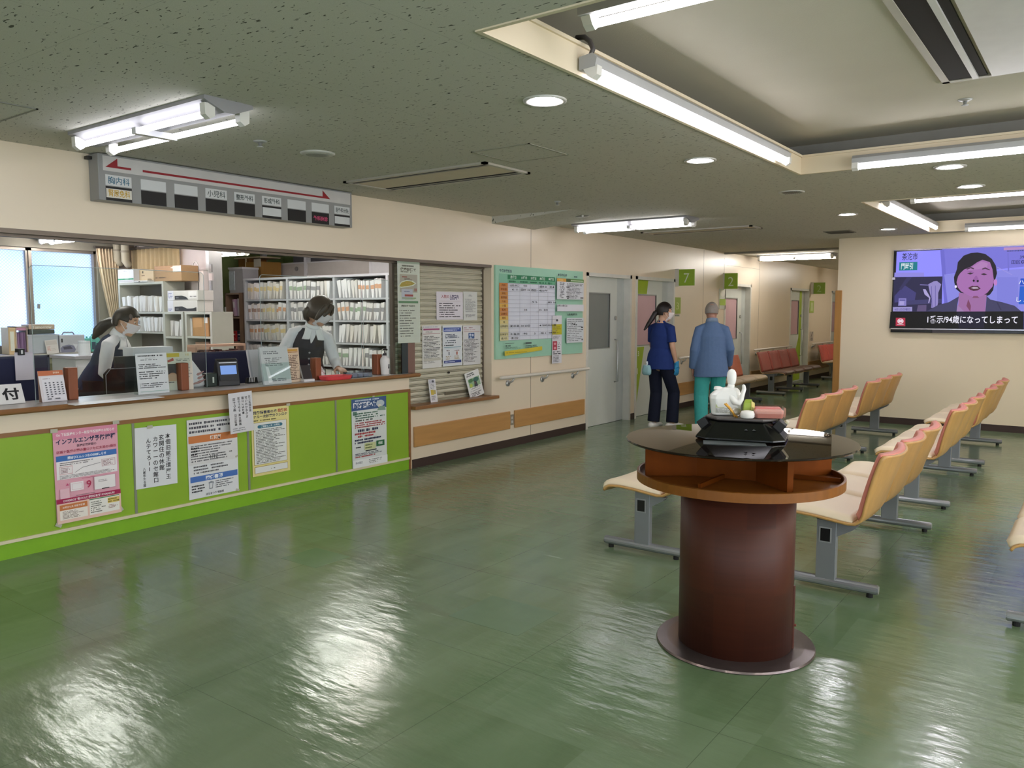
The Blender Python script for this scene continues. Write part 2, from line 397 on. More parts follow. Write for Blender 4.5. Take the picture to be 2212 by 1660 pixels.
for n_, a_, b_ in ((4, (-3.95, -4.32, .3), (3.55, -4.3, 2.3)), (5, (4.3, -3.6, .3), (4.32, 6.0, 2.3))):  # invented windows and mullions, out of view, added to go with the fill lights
    struct(bx(a_, b_).build('window_%d' % n_, clear('e8f0f4')))
    m = MB()
    for j in range(6):
        f_ = j / 5
        if n_ == 4: x_ = a_[0] + (b_[0] - a_[0]) * f_; m.box((x_ - .03, -4.36, .3), (x_ + .03, -4.26, 2.3))
        else: y_ = a_[1] + (b_[1] - a_[1]) * f_; m.box((4.26, y_ - .03, .3), (4.36, y_ + .03, 2.3))
    k += 1; struct(m.build('trim_%d' % k, ALU))
k += 1; struct(bx((-3.075, YT - .012, 0), (-2.985, YT + .21, 1.80)).build('trim_%d' % k, mat('a8793f', .4, var=.12, scale=3, aniso=(6, 6, .6)), bevel=.006))
k += 1; struct(bx((XW, 13.3, ZC - .03), (-3.05, 13.36, ZC)).build('trim_%d' % k, mat('8b877a', .8)))
# boxed drop of the ceiling beside the wall
k += 1; m = MB(); m.prism([(XW, 6.86, ZC), (-4.3, 6.86, ZC), (XW, 6.86, ZC - .075)], (0, .78, 0)); struct(m.build('trim_%d' % k, CEIL))

# ---- doors
def door(n, y0, y1, green=None, pink=True):
    dr = thing('door_%d' % n, None, None, (XW, (y0 + y1) / 2, 0)); dr['kind'] = 'structure'
    fr = mat('d6d3ca', .4); lf = mat('d0d3cb', .38, var=.015)
    m = MB(); t = .045
    m.box((XW - .14, y0, 0), (XW + .012, y0 + t, 2.0)); m.box((XW - .14, y1 - t, 0), (XW + .012, y1, 2.0)); m.box((XW - .14, y0, 1.955), (XW + .012, y1, 2.0))
    m.build('door_frame', fr, dr, world=True)
    xf = XW - .085; yl = y0 + t; yr = y1 - t; ym = yr - .20      # the leaf and the fixed side panel beside it
    gl = yl + .16 if n > 1 else yl + .02; gr = ym - .20; zg0, zg1 = 1.03, 1.74
    m = MB()
    m.box((xf - .04, yl, .004), (xf, ym, zg0)); m.box((xf - .04, yl, zg1), (xf, ym, 1.955)); m.box((xf - .04, yl, zg0), (xf, gl, zg1)); m.box((xf - .04, gr, zg0), (xf, ym, zg1))
    leaf = m.build('door_leaf', lf, dr, world=True)
    bx((xf - .028, gl, zg0), (xf - .012, gr, zg1)).build('window_pane', mat('cfaab0' if pink else '7d827f', .25, var=.05, scale=2), dr, world=True)
    m = MB()
    for a, b in (((gl - .015, zg0 - .015), (gr + .015, zg0)), ((gl - .015, zg1), (gr + .015, zg1 + .015)), ((gl - .015, zg0), (gl, zg1)), ((gr, zg0), (gr + .015, zg1))):
        m.box((xf - .01, *a), (xf + .004, *b))
    m.build('window_bead', mat('8f918b', .4), dr, world=True)
    bx((xf - .05, ym + .004, .004), (xf - .005, yr, 1.955)).build('side_panel', mat('bcc1bd', .4), dr, world=True)
    h = MB(); hy = ym - .05
    h.tube([(xf, hy, .55), (xf + .05, hy, .56), (xf + .05, hy, 1.12), (xf, hy, 1.13)], .011, 8); h.build('pull_handle', STEEL, dr, world=True, smooth=True)
    h = MB(); h.tube([(xf, hy, 1.42), (xf + .02, hy, 1.42)], .028, 12); h.build('lock', STEEL, dr, world=True)
    if green:
        g = mat('9bb22f', .5)
        if green == 'v':
            m = MB(); m.prism([(xf + .001, yl, 1.0), (xf + .001, yl + .40, 1.0), (xf + .001, yl + .16, .12), (xf + .001, yl, .12)], (.001, 0, 0)); m.prism([(xf + .001, yl, 1.955), (xf + .001, yl + .50, 1.955), (xf + .001, yl + .46, 1.76), (xf + .001, yl, 1.76)], (.001, 0, 0))
        else:
            m = MB(); m.prism([(xf + .001, ym - .16, 1.95), (xf + .001, ym, 1.95), (xf + .001, ym, .03), (xf + .001, yl + .25, .03), (xf + .001, ym - .16, .95)], (.001, 0, 0))
        m.build('green_sticker', g, dr, world=True)
        if green == 'v':
            b_ = bmesh.new(); put_text(b_, M4.Translation((xf + .003, yl + .22, .91)) @ wall_frame('+X'), '3', .1, 0, 0, 0)
            put_text(b_, M4.Translation((xf + .003, yl + .20, .66)) @ wall_frame('+X'), 'I', .12, 0, 0, 0)
            q = MB(); q.bm = b_; q.build('lettering', mat('e8e6d8', .5), dr, world=True, fix=False)
    return dr
door(1, *DOORS[0], pink=False); door(2, *DOORS[1], green='v'); door(3, *DOORS[2]); door(4, *DOORS[3], green='w'); door(5, *DOORS[4])

# ---- office behind the counter
XB = -11.6
struct(bx((-12.2, -4.4, 2.5), (XW - .14, 10.5, 2.56)).build('ceiling', mat('c9c5c6', .9, var=.02)))
yw = [onX(x, 600, XB).y for x in (-340, 62, 72, 207)]
m = MB(); m.box((XB - .2, -4.4, 0), (XB, 6.4, 1.02)); m.box((XB - .2, -4.4, 2.36), (XB, 6.4, 2.5)); m.box((XB - .2, yw[3] + .03, 1.02), (XB, 6.4, 2.36)); m.box((XB - .2, -4.4, 1.02), (XB, yw[0], 2.36))
struct(m.build('wall_window', mat('8f8b80', .8)))
def pane_nodes(nt, b, N, L):
    nt.nodes.remove(b); o = nt.nodes['Material Output']
    sp = N('ShaderNodeSeparateXYZ'); L(N('ShaderNodeTexCoord').outputs['Object'], sp.inputs[0])
    a = _math(N, L, 'ADD', sp.outputs[1], sp.outputs[2]); c = _math(N, L, 'SUBTRACT', sp.outputs[1], sp.outputs[2])
    ln = _math(N, L, 'MAXIMUM', _lines(N, L, a, .042, 0, .004), _lines(N, L, c, .042, 0, .004))
    n = N('ShaderNodeTexNoise', i2=.7, i3=2.0); L(_coord(N, L, (1, 1, 1)), n.inputs[0])
    col = _mix(N, L, _ramp(N, L, n.outputs[0], .35, .65), lin('d4e2f4'), lin('f2f6fb')); col = _mix(N, L, _math(N, L, 'MULTIPLY', ln, .42), col, lin('7f93b8'))
    t = N('ShaderNodeBsdfTranslucent'); L(col, t.inputs[0]); g = N('ShaderNodeBsdfTransparent'); L(col, g.inputs[0])
    x = N('ShaderNodeMixShader'); x.inputs[0].default_value = .45; L(t.outputs[0], x.inputs[1]); L(g.outputs[0], x.inputs[2]); L(x.outputs[0], o.inputs[0])
PANE = node_mat('frosted_wired_glass', pane_nodes)
for i, (a, b) in enumerate(((yw[0], yw[1]), (yw[2], yw[3]))):
    w_ = thing('window_%d' % (i + 1), None, None, (XB, (a + b) / 2, 1.02)); w_['kind'] = 'structure'
    bx((XB - .10, a, 1.05), (XB - .094, b, 2.33)).build('pane', PANE, w_, world=True)
    m = MB(); f = .035
    for p, q in (((a - f, 1.02), (b + f, 1.06)), ((a - f, 2.32), (b + f, 2.36)), ((a - f, 1.02), (a + .005, 2.36)), ((b - .005, 1.02), (b + f, 2.36))): m.box((XB - .13, *p), (XB - .05 + .02 * i, *q))
    m.build('window_frame', ALU, w_, world=True)
    if i == 1: m = MB(); m.tube([(XB - .03, a + .06, 1.55), (XB - .02, a + .06, 1.61)], .018, 10); m.build('latch', STEEL, w_, world=True)
YB = 6.2; xc = onY(455, 600, YB).x
xb0, xb1 = onY(293, 560, YB).x, onY(394, 560, YB).x
m = MB(); m.box((-12.2, YB, 0), (xb0 + .05, YB + .12, 2.5)); m.box((xb1 - .05, YB, 0), (xc, YB + .12, 2.5)); m.box((xb0, YB, 0), (xb1, YB + .12, 1.5)); m.box((xb0, YB, 2.38), (xb1, YB + .12, 2.5))
struct(m.build('wall_office', mat('cbc2c2', .75, var=.02)))
w_ = thing('window_3', None, None, ((xb0 + xb1) / 2, YB, 1.5)); w_['kind'] = 'structure'
bx((xb0 + .05, YB + .05, 1.5), (xb1 - .05, YB + .055, 2.38)).build('pane', PANE, w_, world=True)
k += 1; m = MB(); m.box((xc - .02, YB - .05, 0), (xc + .05, YB + .14, 2.5)); struct(m.build('trim_%d' % k, mat('b9babb', .35, metal=.5)))
# a darker concrete pier in the window corner
struct(bx((XB, YB - .10, 0), (xb0 - .02, YB, 2.5)).build('wall_pier', mat('76695b', .8)))
struct(bx((-12.2, 9.4, 0), (-5.46, 9.55, 2.5)).build('wall_green', mat('a9bd7c', .7)))
struct(bx((-12.2, YB + .12, 0), (-12.05, 9.4, 2.5)).build('wall_side', mat('a9bd7c', .7)))
struct(bx((XB, -4.4, 0), (XW - .14, -4.2, 2.5)).build('wall_side', OFFW))
struct(bx((XW - .26, 8.6, 0), (XW - .145, 9.4, 2.5)).build('wall_side', OFFW))
# ================================================================ lights and ceiling fittings
WHITE = mat('d6d4cd', .4, var=.02)
TM = emit('f7f4fb', TUBE); TMO = emit('fff6ee', TUBE * 5)
def twin_light(x0, x1, y, name, label, z=ZC, gap=.13, along='X', cat='light', group=None, wide=.27, tm=None):
    """surface-mounted fixture with two tubes running along X"""
    gap = .19 if gap == .13 and wide > .25 else gap; L = x1 - x0; c = (x0 + x1) / 2; t = thing('ceiling_light', label, cat, (c, y, z), 0 if along == 'X' else pi / 2, group)
    m = MB(); h = wide / 2
    m.rings([[(s * L / 2, -h, 0), (s * L / 2, h, 0), (s * L / 2, h, -.018), (s * L / 2, .025, -.062), (s * L / 2, -.025, -.062), (s * L / 2, -h, -.018)] for s in (-1, 1)])
    m.build('housing', mat('8c8b8c', .4, var=.02), t)
    for s in (-1, 1):
        m = MB(); m.tube([(-L / 2 + .06, s * gap / 2, -.075), (L / 2 - .06, s * gap / 2, -.075)], .0155, 12); m.build('tube', tm or TM, t, smooth=True)
        for e in (-1, 1):
            m = MB(); x = e * (L / 2 - .035)
            m.prism([(x - .02, s * gap / 2 - .028, -.03), (x - .02, s * gap / 2 + .028, -.03), (x - .02, s * gap / 2 + .026, -.085), (x - .02, s * gap / 2, -.102), (x - .02, s * gap / 2 - .026, -.085)], (.04, 0, 0)); m.build('socket', WHITE, t)
    m = MB(); m.box((-.02, -gap / 2 - .02, -.092), (.02, gap / 2 + .02, -.06)); m.build('clip', mat('cfcfd2', .2), t)
    return t
twin_light(-4.76, -3.44, 2.39, 'l', 'twin tube ceiling light above the grey direction sign', wide=.27, tm=emit('f4f3ff', TUBE * .6))
twin_light(-5.02, -3.60, 8.12, 'l', 'twin tube ceiling light between two ceiling vents near the doors', wide=.32)
TMC = emit('fdf6ec', TUBE * 4)
twin_light(-5.12, -3.80, 14.45, 'l', 'twin tube ceiling light deep in the corridor past the number signs', tm=TMC)
twin_light(-4.55, -3.25, 19.0, 'l', 'added unseen twin tube light brightening the far end of the corridor', tm=TMC)  # extra fixture out of view, put in to brighten the corridor
pa, pb = onZ(97, 524, 2.43), onZ(207, 519, 2.43)
twin_light(pa.x, pb.x, pa.y, 'l', 'twin tube light on the office ceiling in front of the windows', z=2.5, wide=.24, tm=TMO)
p = onZ(500, 549, 2.3)
twin_light(onZ(452, 552, 2.3).x, onZ(542, 548, 2.3).x, p.y, 'l', 'twin tube office light hanging over the brown cabinets', z=2.37, wide=.2, tm=emit('fff6ee', TUBE * 1.4))
m = MB(); q = COL.objects[-1]
for x, y, lb in ((-7.6, 1.0, 'twin tube light over the office desks, nearest the counter'), (-7.6, 3.6, 'twin tube light over the office behind the ponytailed clerk'), (-6.6, 5.9, 'twin tube light over the office before the white file racks'), (-9.2, 5.0, 'twin tube light over the office shelves of envelopes'), (-9.2, -1.4, 'twin tube light of the office near the viewer'), (-8.9, 6.75, 'added unseen twin tube light brightening the rack of white files'), (-7.2, 6.75, 'added unseen twin tube light brightening the rack bay by the hanging banner')):
    twin_light(x - .65, x + .65, y, 'l', lb, z=2.5, tm=TMO if y < 6.5 else emit('fff6ee', TUBE * 1.8))  # none in view; several, the last two among them, added for more light
for i, (x, y) in enumerate(((-3.6, -1.2), (.2, -1.4), (-4.0, 11.2), (3.1, 1.0), (3.1, 5.0), (3.1, 9.0))):
    if i == 2: continue
    twin_light(x - .65, x + .65, y, 'l', 'twin tube ceiling light of the waiting hall behind the viewer' if y < 0 else 'twin tube ceiling light beyond the seats, %s' % ('nearest the viewer' if y < 2 else 'halfway down' if y < 6 else 'near the television wall'), group='hall ceiling lights' if y < 0 else None, tm=TMO)

def batten(p0, p1, out, label, cord=True, tm=None):
    """single bare tube on a slim batten; p0-p1 is the tube, OUT points from the fascia into the coffer"""
    p0, p1, out = V(p0), V(p1), V(out); ax = (p1 - p0).normalized(); c = (p0 + p1) / 2; L = (p1 - p0).length
    X = ax; Yv = out.normalized(); Z = X.cross(Yv)
    if Z.z < 0: X = -X; Z = X.cross(Yv)
    M = M4((X, Yv, Z)).transposed().to_4x4(); M.translation = c
    t = thing('batten_light', label, 'light', M=M)
    m = MB(); m.tube([(-L / 2, 0, 0), (L / 2, 0, 0)], .016, 12); m.build('tube', tm or TM, t, smooth=True)
    m = MB(); m.rings([[(s * (L / 2 + .05), -.065, .02), (s * (L / 2 + .05), -.065, .075), (s * (L / 2 + .05), .0, .082), (s * (L / 2 + .05), .022, .06), (s * (L / 2 + .05), .014, .026)] for s in (-1, 1)]); m.build('batten', mat('a3a3a2', .35), t)
    for s in (-1, 1):
        m = MB(); m.rings([[(s * (L / 2 + .008 + d), -.05, .03), (s * (L / 2 + .008 + d), .024, .03), (s * (L / 2 + .008 + d), .022, -.008), (s * (L / 2 + .008 + d), 0, -.024), (s * (L / 2 + .008 + d), -.024, -.008)] for d in (0, .04)]); m.build('socket', WHITE, t)
    if cord:
        s = -1 if (M @ V((-L / 2, 0, 0)) - V((0, 0, 1.5))).length < (M @ V((L / 2, 0, 0)) - V((0, 0, 1.5))).length else 1
        m = MB(); x = s * (L / 2 + .035); m.tube([(x, -.02, .07), (x, -.005, .10), (x - s * .015, -.03, .14), (x - s * .02, -.06, .165), (x - s * .02, -.10, .17)], .011, 7); m.build('cord', mat('4a4644', .6), t, smooth=True)
    return t
fx = -1.795
a = onX(1292, 163, fx); b = onX(1697, 349, fx)
batten((fx, a.y, a.z), (fx, b.y, (b.z + a.z) / 2), (1, 0, 0), 'long single tube light along the left edge of the nearer ceiling recess')
yf = 6.025; a = onY(1857, 361, yf)
batten((a.x, yf, a.z), (a.x + 2.4, yf, a.z), (0, -1, 0), 'single tube light on the far edge of the nearer ceiling recess')
a = onZ(1290, 50, 2.61)
t = batten((a.x, a.y, 2.61), (a.x + 2.4, a.y, 2.61), (0, 1, 0), 'single tube light crossing the near end of the bigger ceiling recess', cord=False)
bx((-1.25, -.06, .083), (1.25, .05, .15)).build('mounting_rail', mat('8d8b85', .4), t)
a = onX(1918, 443, fx); b = onX(2021, 496, fx)
batten((fx, a.y, a.z), (fx, b.y, a.z), (1, 0, 0), 'short single tube light on the left edge of the farther ceiling recess')
yf = 11.375; a = onY(2094, 497, yf)
batten((a.x, yf, a.z), (a.x + 2.4, yf, a.z), (0, -1, 0), 'single tube light just above the television')
a = onZ(1979, 435, 2.58)
batten((a.x, a.y, 2.58), (a.x + 2.4, a.y, 2.58), (0, 1, 0), 'single tube light on the near edge of the farther ceiling recess', cord=False)

for lb, y0, y1 in (('nearer', 2.7, 5.1), ('farther', 8.3, 10.7)): batten((1.82, y0, 2.53), (1.82, y1, 2.53), (-1, 0, 0), 'single tube light on the right edge of the %s ceiling recess' % lb, tm=TMO)
batten((1.2, 11.375, 2.53), (1.8, 11.375, 2.53), (0, -1, 0), 'short tube light at the right corner above the television wall')
def downlight(x, y, label, on=True, r=.105):
    t = thing('downlight', label, 'downlight', (x, y, ZC))
    m = MB(); n = 28; m.lathe([(r, .0), (r, -.006), (r * .93, -.009), (r * .70, -.004), (r * .64, .02)], n=n, cap=False); m.build('trim_ring', mat('c8c6bf', .35), t, smooth=True)
    m = MB(); m.lathe([(r * .66, -.002), (r * .4, -.005), (.001, -.006)], n=n); m.build('lens', emit('fbf8ff', SPOT) if on else mat('3a382f', .3), t)
    if not on:
        m = MB(); 
        for j in range(-4, 5): m.box((j * .016 - .002, -.06, -.01), (j * .016 + .002, .06, -.006))
        m.build('grille', mat('8a8577', .4), t)
    return t
for x, y, on, lb in ((-2.228, 3.289, 1, 'round downlight nearest the viewer, left of the big recess'), (-2.247, 5.166, 1, 'round downlight beside the far half of the nearer recess'), (-.946, 6.423, 1, 'round downlight just beyond the nearer recess'),
                     (-.951, 7.498, 1, 'round downlight just before the farther recess'), (-2.236, 8.883, 1, 'small lit downlight left of the farther recess'), (-2.225, 10.747, 1, 'lit downlight closest to the television wall'), (-2.21, 6.976, 0, 'unlit round louvred downlight between the two recesses')):
    downlight(x, y, lb, bool(on))
for x, y in ((1.0, 6.42), (1.0, 7.5), (2.4, 3.3), (2.4, 7.0)): downlight(x, y, 'round downlight of the ceiling over the right-hand seats', True)['group'] = 'downlights over the right-hand seats'

def vent(x0, x1, y0, y1, label, z=ZC, two=True):
    t = thing('ceiling_air_conditioner', label, 'air conditioner', ((x0 + x1) / 2, (y0 + y1) / 2, z)); w, h = (x1 - x0) / 2, (y1 - y0) / 2; f = .035
    m = MB()
    for a, b in (((-w, -h), (w, -h + f)), ((-w, h - f), (w, h)), ((-w, -h), (-w + f, h)), ((w - f, -h), (w, h))): m.box((*a, -.014), (*b, 0))
    m.build('frame', mat('b3ada0', .4), t)
    lx = w > h; s = (h if lx else w)
    m = MB()
    for q in (-1, 1):
        a, b = q * s * .60, q * (s - f)
        m.box((-w + f, a, -.010), (w - f, b, 0)) if lx else m.box((a, -h + f, -.010), (b, h - f, 0))
    m.build('slot', mat('15120f', .7), t)
    m = MB(); i = s * .56
    m.box((-w + f, -i, -.008), (w - f, i, -.0)) if lx else m.box((-i, -h + f, -.02), (i, h - f, 0))
    m.build('panel', mat('cdbfa6', .5) if lx else mat('cdcbc8', .3), t)
    for q in (-1, 1):
        m = MB(); a = q * s * .70
        m.box((-w + f, a - .006, -.014), (w - f, a + .006, -.008)) if lx else m.box((a - .014, -h + f, -.02), (a + .014, h - f, -.004))
        m.build('louver', mat('9a9285', .4) if lx else mat('c9c8c4', .3), t)
    return t
vent(-4.83, -3.43, 4.35, 4.88, 'long beige ceiling air conditioner beside the direction sign')
vent(-4.84, -3.40, 9.32, 9.68, 'long slotted air conditioner of the ceiling near the corridor doors')
vent(-.80, .28, 3.55, 5.07, 'large silver ceiling air conditioner inside the bigger recess', z=2.76)
vent(-.80, .28, 8.9, 10.4, 'ceiling air conditioner inside the farther recess', z=2.76)
def hatch(x0, x1, y0, y1, label, c='8f8d7c'):
    t = thing('access_hatch', label, 'hatch', ((x0 + x1) / 2, (y0 + y1) / 2, ZC)); w, h = (x1 - x0) / 2, (y1 - y0) / 2
    bx((-w + .008, -h + .008, -.003), (w - .008, h - .008, 0)).build('panel', CEIL, t); m = MB(); f = .011
    for a, b in (((-w, -h), (w, -h + f)), ((-w, h - f), (w, h)), ((-w, -h), (-w + f, h)), ((w - f, -h), (w, h))): m.box((*a, -.005), (*b, 0))
    m.build('frame', mat(c, .6), t)
hatch(-3.30, -2.85, 4.04, 4.48, 'square access hatch in the ceiling beside the beige air conditioner')
a = onZ(0, 228, ZC); hatch(a.x - .35, onZ(36, 226, ZC).x, a.y - .12, a.y + .14, 'flat grey ceiling hatch at the upper left beyond the twin tube light', '77776c')
def sprinkler(px, py, label, z=ZC, r=.04):
    q = onZ(px, py, z); t = thing('sprinkler', label, 'sprinkler', (q.x, q.y, z))
    m = MB(); m.lathe([(r, 0), (r, -.004), (r * .5, -.012)], n=20); m.build('rose', STEEL, t, smooth=True)
    m = MB(); m.lathe([(.012, -.012), (.009, -.03), (.02, -.032), (.02, -.035)], n=12); m.build('nozzle', STEEL, t, smooth=True)
sprinkler(562, 305, 'small sprinkler in the ceiling above the direction sign'); sprinkler(2085, 215, 'small sprinkler in the nearer ceiling recess', 2.76); sprinkler(1204, 435, 'tiny sprinkler before the ceiling drop by the notice board', r=.03); sprinkler(1744, 560, 'tiny bright sprinkler in the corridor ceiling', r=.03)
q = onZ(686, 331, ZC); t = thing('ceiling_speaker', 'round white ceiling speaker above the middle of the direction sign', 'speaker', (q.x, q.y, ZC)); m = MB(); m.lathe([(.11, 0), (.11, -.005), (.095, -.012)], n=28); m.build('ring', mat('c0bfb6', .5), t, smooth=True)
m = MB(); m.lathe([(.093, -.009), (.05, -.016), (.002, -.018)], n=28); m.build('mesh_grille', mat('8f8e84', .5, var=.2, scale=120), t, smooth=True)
q = onZ(1255, 465, ZC); t = thing('smoke_detector', 'flat round detector left of the twin tube light near the doors', 'detector', (q.x, q.y, ZC)); m = MB(); m.lathe([(.09, 0), (.09, -.008), (.06, -.018), (.01, -.02)], n=24); m.build('cover', mat('77746a', .5), t, smooth=True)
m = MB(); m.ball((.05, -.05, -.015), .012, 8); m.build('lamp', mat('e8e8e8', .2), t)
q = onZ(1814, 501, ZC); t = thing('ceiling_vent', 'small dark square vent in the ceiling left of the farther recess', 'vent', (q.x, q.y, ZC)); bx((-.16, -.16, -.008), (.16, .16, 0)).build('frame', mat('6e6a5c', .6), t)
m = MB()
for j in range(-4, 5): m.box((-.14, j * .032 - .006, -.012), (.14, j * .032 + .006, -.008))
m.build('grille', mat('4a463b', .6), t)

# ---- hanging direction sign
Xs = -5.20; p0, p1 = onX(209.8, 319.6, Xs), onX(761, 492, Xs)
Ms, w, h = span(V((Xs, p0.y, 2.505)), V((Xs, p1.y, 2.212)), '+X')
sg = thing('direction_sign', 'grey wall sign of clinic departments with a long red arrow', 'sign', M=Ms)
bx((-w / 2, -h / 2, -.12), (w / 2, h / 2, 0)).build('casing', mat('8d8d8c', .45, var=.02), sg, bevel=.004)
bx((-w / 2 + .03, h / 2 - .105, 0), (w / 2 - .02, h / 2 - .012, .002)).build('arrow_panel', mat('c3c0bd', .5), sg)
red = mat('8c1822', .5); U = lambda px: (onX(px, 400, Xs).y - p0.y) - w / 2
m = MB(); y0 = h / 2 - .082; ut = .014
def ext(pts): m.prism([(a, b, .002) for a, b in pts], (0, 0, .002))
ext([(U(229), y0), (U(255), y0 + .062), (U(255), y0 + ut), (U(284), y0 + ut), (U(284), y0)])
ext([(U(309), y0), (U(309), y0 + ut), (U(696), y0 + ut), (U(696), y0 + .062), (U(712), y0)]); m.build('arrow', red, sg)
cols = [(228, 284), (304, 358), (376, 426), (443, 489), (505, 549), (565, 606), (620, 659), (672, 709), (721, 754)]
txt = ['胸内科', '', '', '小児科', '整形外科', '形成外科', '', '', '脳外科分院']; lower = ['y', 'b', 'b', 'b', 'b', 'w', 'b', 'r', 'w']
for i, (a, b) in enumerate(cols):
    x0, x1 = U(a), U(b); zt, zm, zb = h / 2 - .128, h / 2 - .195, h / 2 - .272
    if i in (5, 8): zm += .003
    up = bx((x0, zm, 0), (x1, zt, .002)).build('name_plate', mat('c9cbcb', .5, var=.015), sg)
    if txt[i]:
        b_ = bmesh.new(); put_text(b_, M4(), txt[i], .05 if len(txt[i]) < 4 else .042, (x0 + x1) / 2, (zm + zt) / 2, .0026, 'C', .008 if len(txt[i]) < 4 else .016, (x1 - x0) * .84)
        q = MB(); q.bm = b_; q.build('lettering', mat('1d5f78' if i == 0 else '2c3a3a', .5), up, fix=False)
    lo = lower[i]
    dn = bx((x0, zb - .018, 0), (x1, zm - .006, .002)).build('status_plate', mat('0f0f10', .5), sg)
    if lo in 'yw': 
        bx((x0 + .002, zb, .002), (x1 - .002, zm - .02, .003)).build('name_plate', mat('d5d0c4' if lo == 'y' else 'c9cbcb', .5), dn)
    if lo in 'yr':
        b_ = bmesh.new(); put_text(b_, M4(), '腎尿免科' if lo == 'y' else '外科休診', .048 if lo == 'y' else .04, (x0 + x1) / 2, (zb + zm) / 2 - (.008 if lo == 'y' else .014), .004, 'C', .014, (x1 - x0) * .84)
        q = MB(); q.bm = b_; q.build('lettering', mat('c09a2c' if lo == 'y' else 'd0507a', .5), dn, fix=False)
m = MB(); m.box((-w / 2 - .03, h / 2 - .035, -.11), (-w / 2, h / 2 - .015, -.07)); m.build('bracket', mat('2a2825', .5), sg)
# ================================================================ reception counter, shutter, notices
WOOD = mat('8a5f38', .38, var=.14, scale=5, aniso=(5, .5, 5), spec=.5)
WOODL = mat('b98a52', .4, var=.1, scale=4, aniso=(6, .5, 6), spec=.5)
GREEN = mat('8cb032', .42, var=.05, scale=2.5, spec=.4)
BLK = '1d1d20'; NAVY = '2a3050'
INK = mat(BLK, .6, var=.02)
ct = thing('reception_counter', 'long cream reception counter with lime green front panels and wooden edge', 'counter', (XW, 2.2, 0))
MB().box((-5.66, -1.2, 0), (-5.38, 5.44, .885)).box((-5.38, -1.2, 0), (XW - .008, 5.58, .885)).build('body', CREAM, ct, world=True)
MB().box((-5.70, -1.2, .885), (-5.38, 5.44, .918)).box((-5.38, -1.2, .885), (-5.285, 5.62, .918)).build('countertop', mat('b9b4b3', .28, var=.02, spec=.5), ct, world=True)
m = MB(); m.rings([[(x, y, z) for x, z in ((-5.285, .886), (-5.262, .886), (-5.25, .896), (-5.248, .908), (-5.258, .921), (-5.285, .921))] for y in (-1.2, 5.66)])
m.box((-5.38, 5.60, .886), (-5.285, 5.66, .921)); m.build('wood_edge', WOOD, ct, world=True)
m = MB(); m.box((XW - .008, -1.2, .745), (XW + .005, 5.585, .772)); m.box((XW - .008, 5.555, .0), (XW + .005, 5.585, .745)); m.build('wood_frame', WOOD, ct, world=True)
yd = [-1.2] + [onX(x, 1000, XW).y for x in (290, 537, 727)] + [5.555]
for a, b in zip(yd, yd[1:]): bx((XW - .008, a, .10), (XW, b, .745)).build('green_panel', GREEN, ct, world=True)
for y in yd[1:-1]: bx((XW, y - .009, .10), (XW + .004, y + .009, .745)).build('divider_strip', mat('8f9483', .35, metal=.4), ct, world=True)
m = MB(); m.box((XW - .008, -1.2, .098), (XW + .012, 5.56, .118)); m.build('bumper_strip', mat('d9cfae', .5), ct, world=True)
bx((XW - .008, -1.2, 0), (XW + .001, 5.56, .098)).build('kick_board', mat('7fb02a', .4, var=.05), ct, world=True)

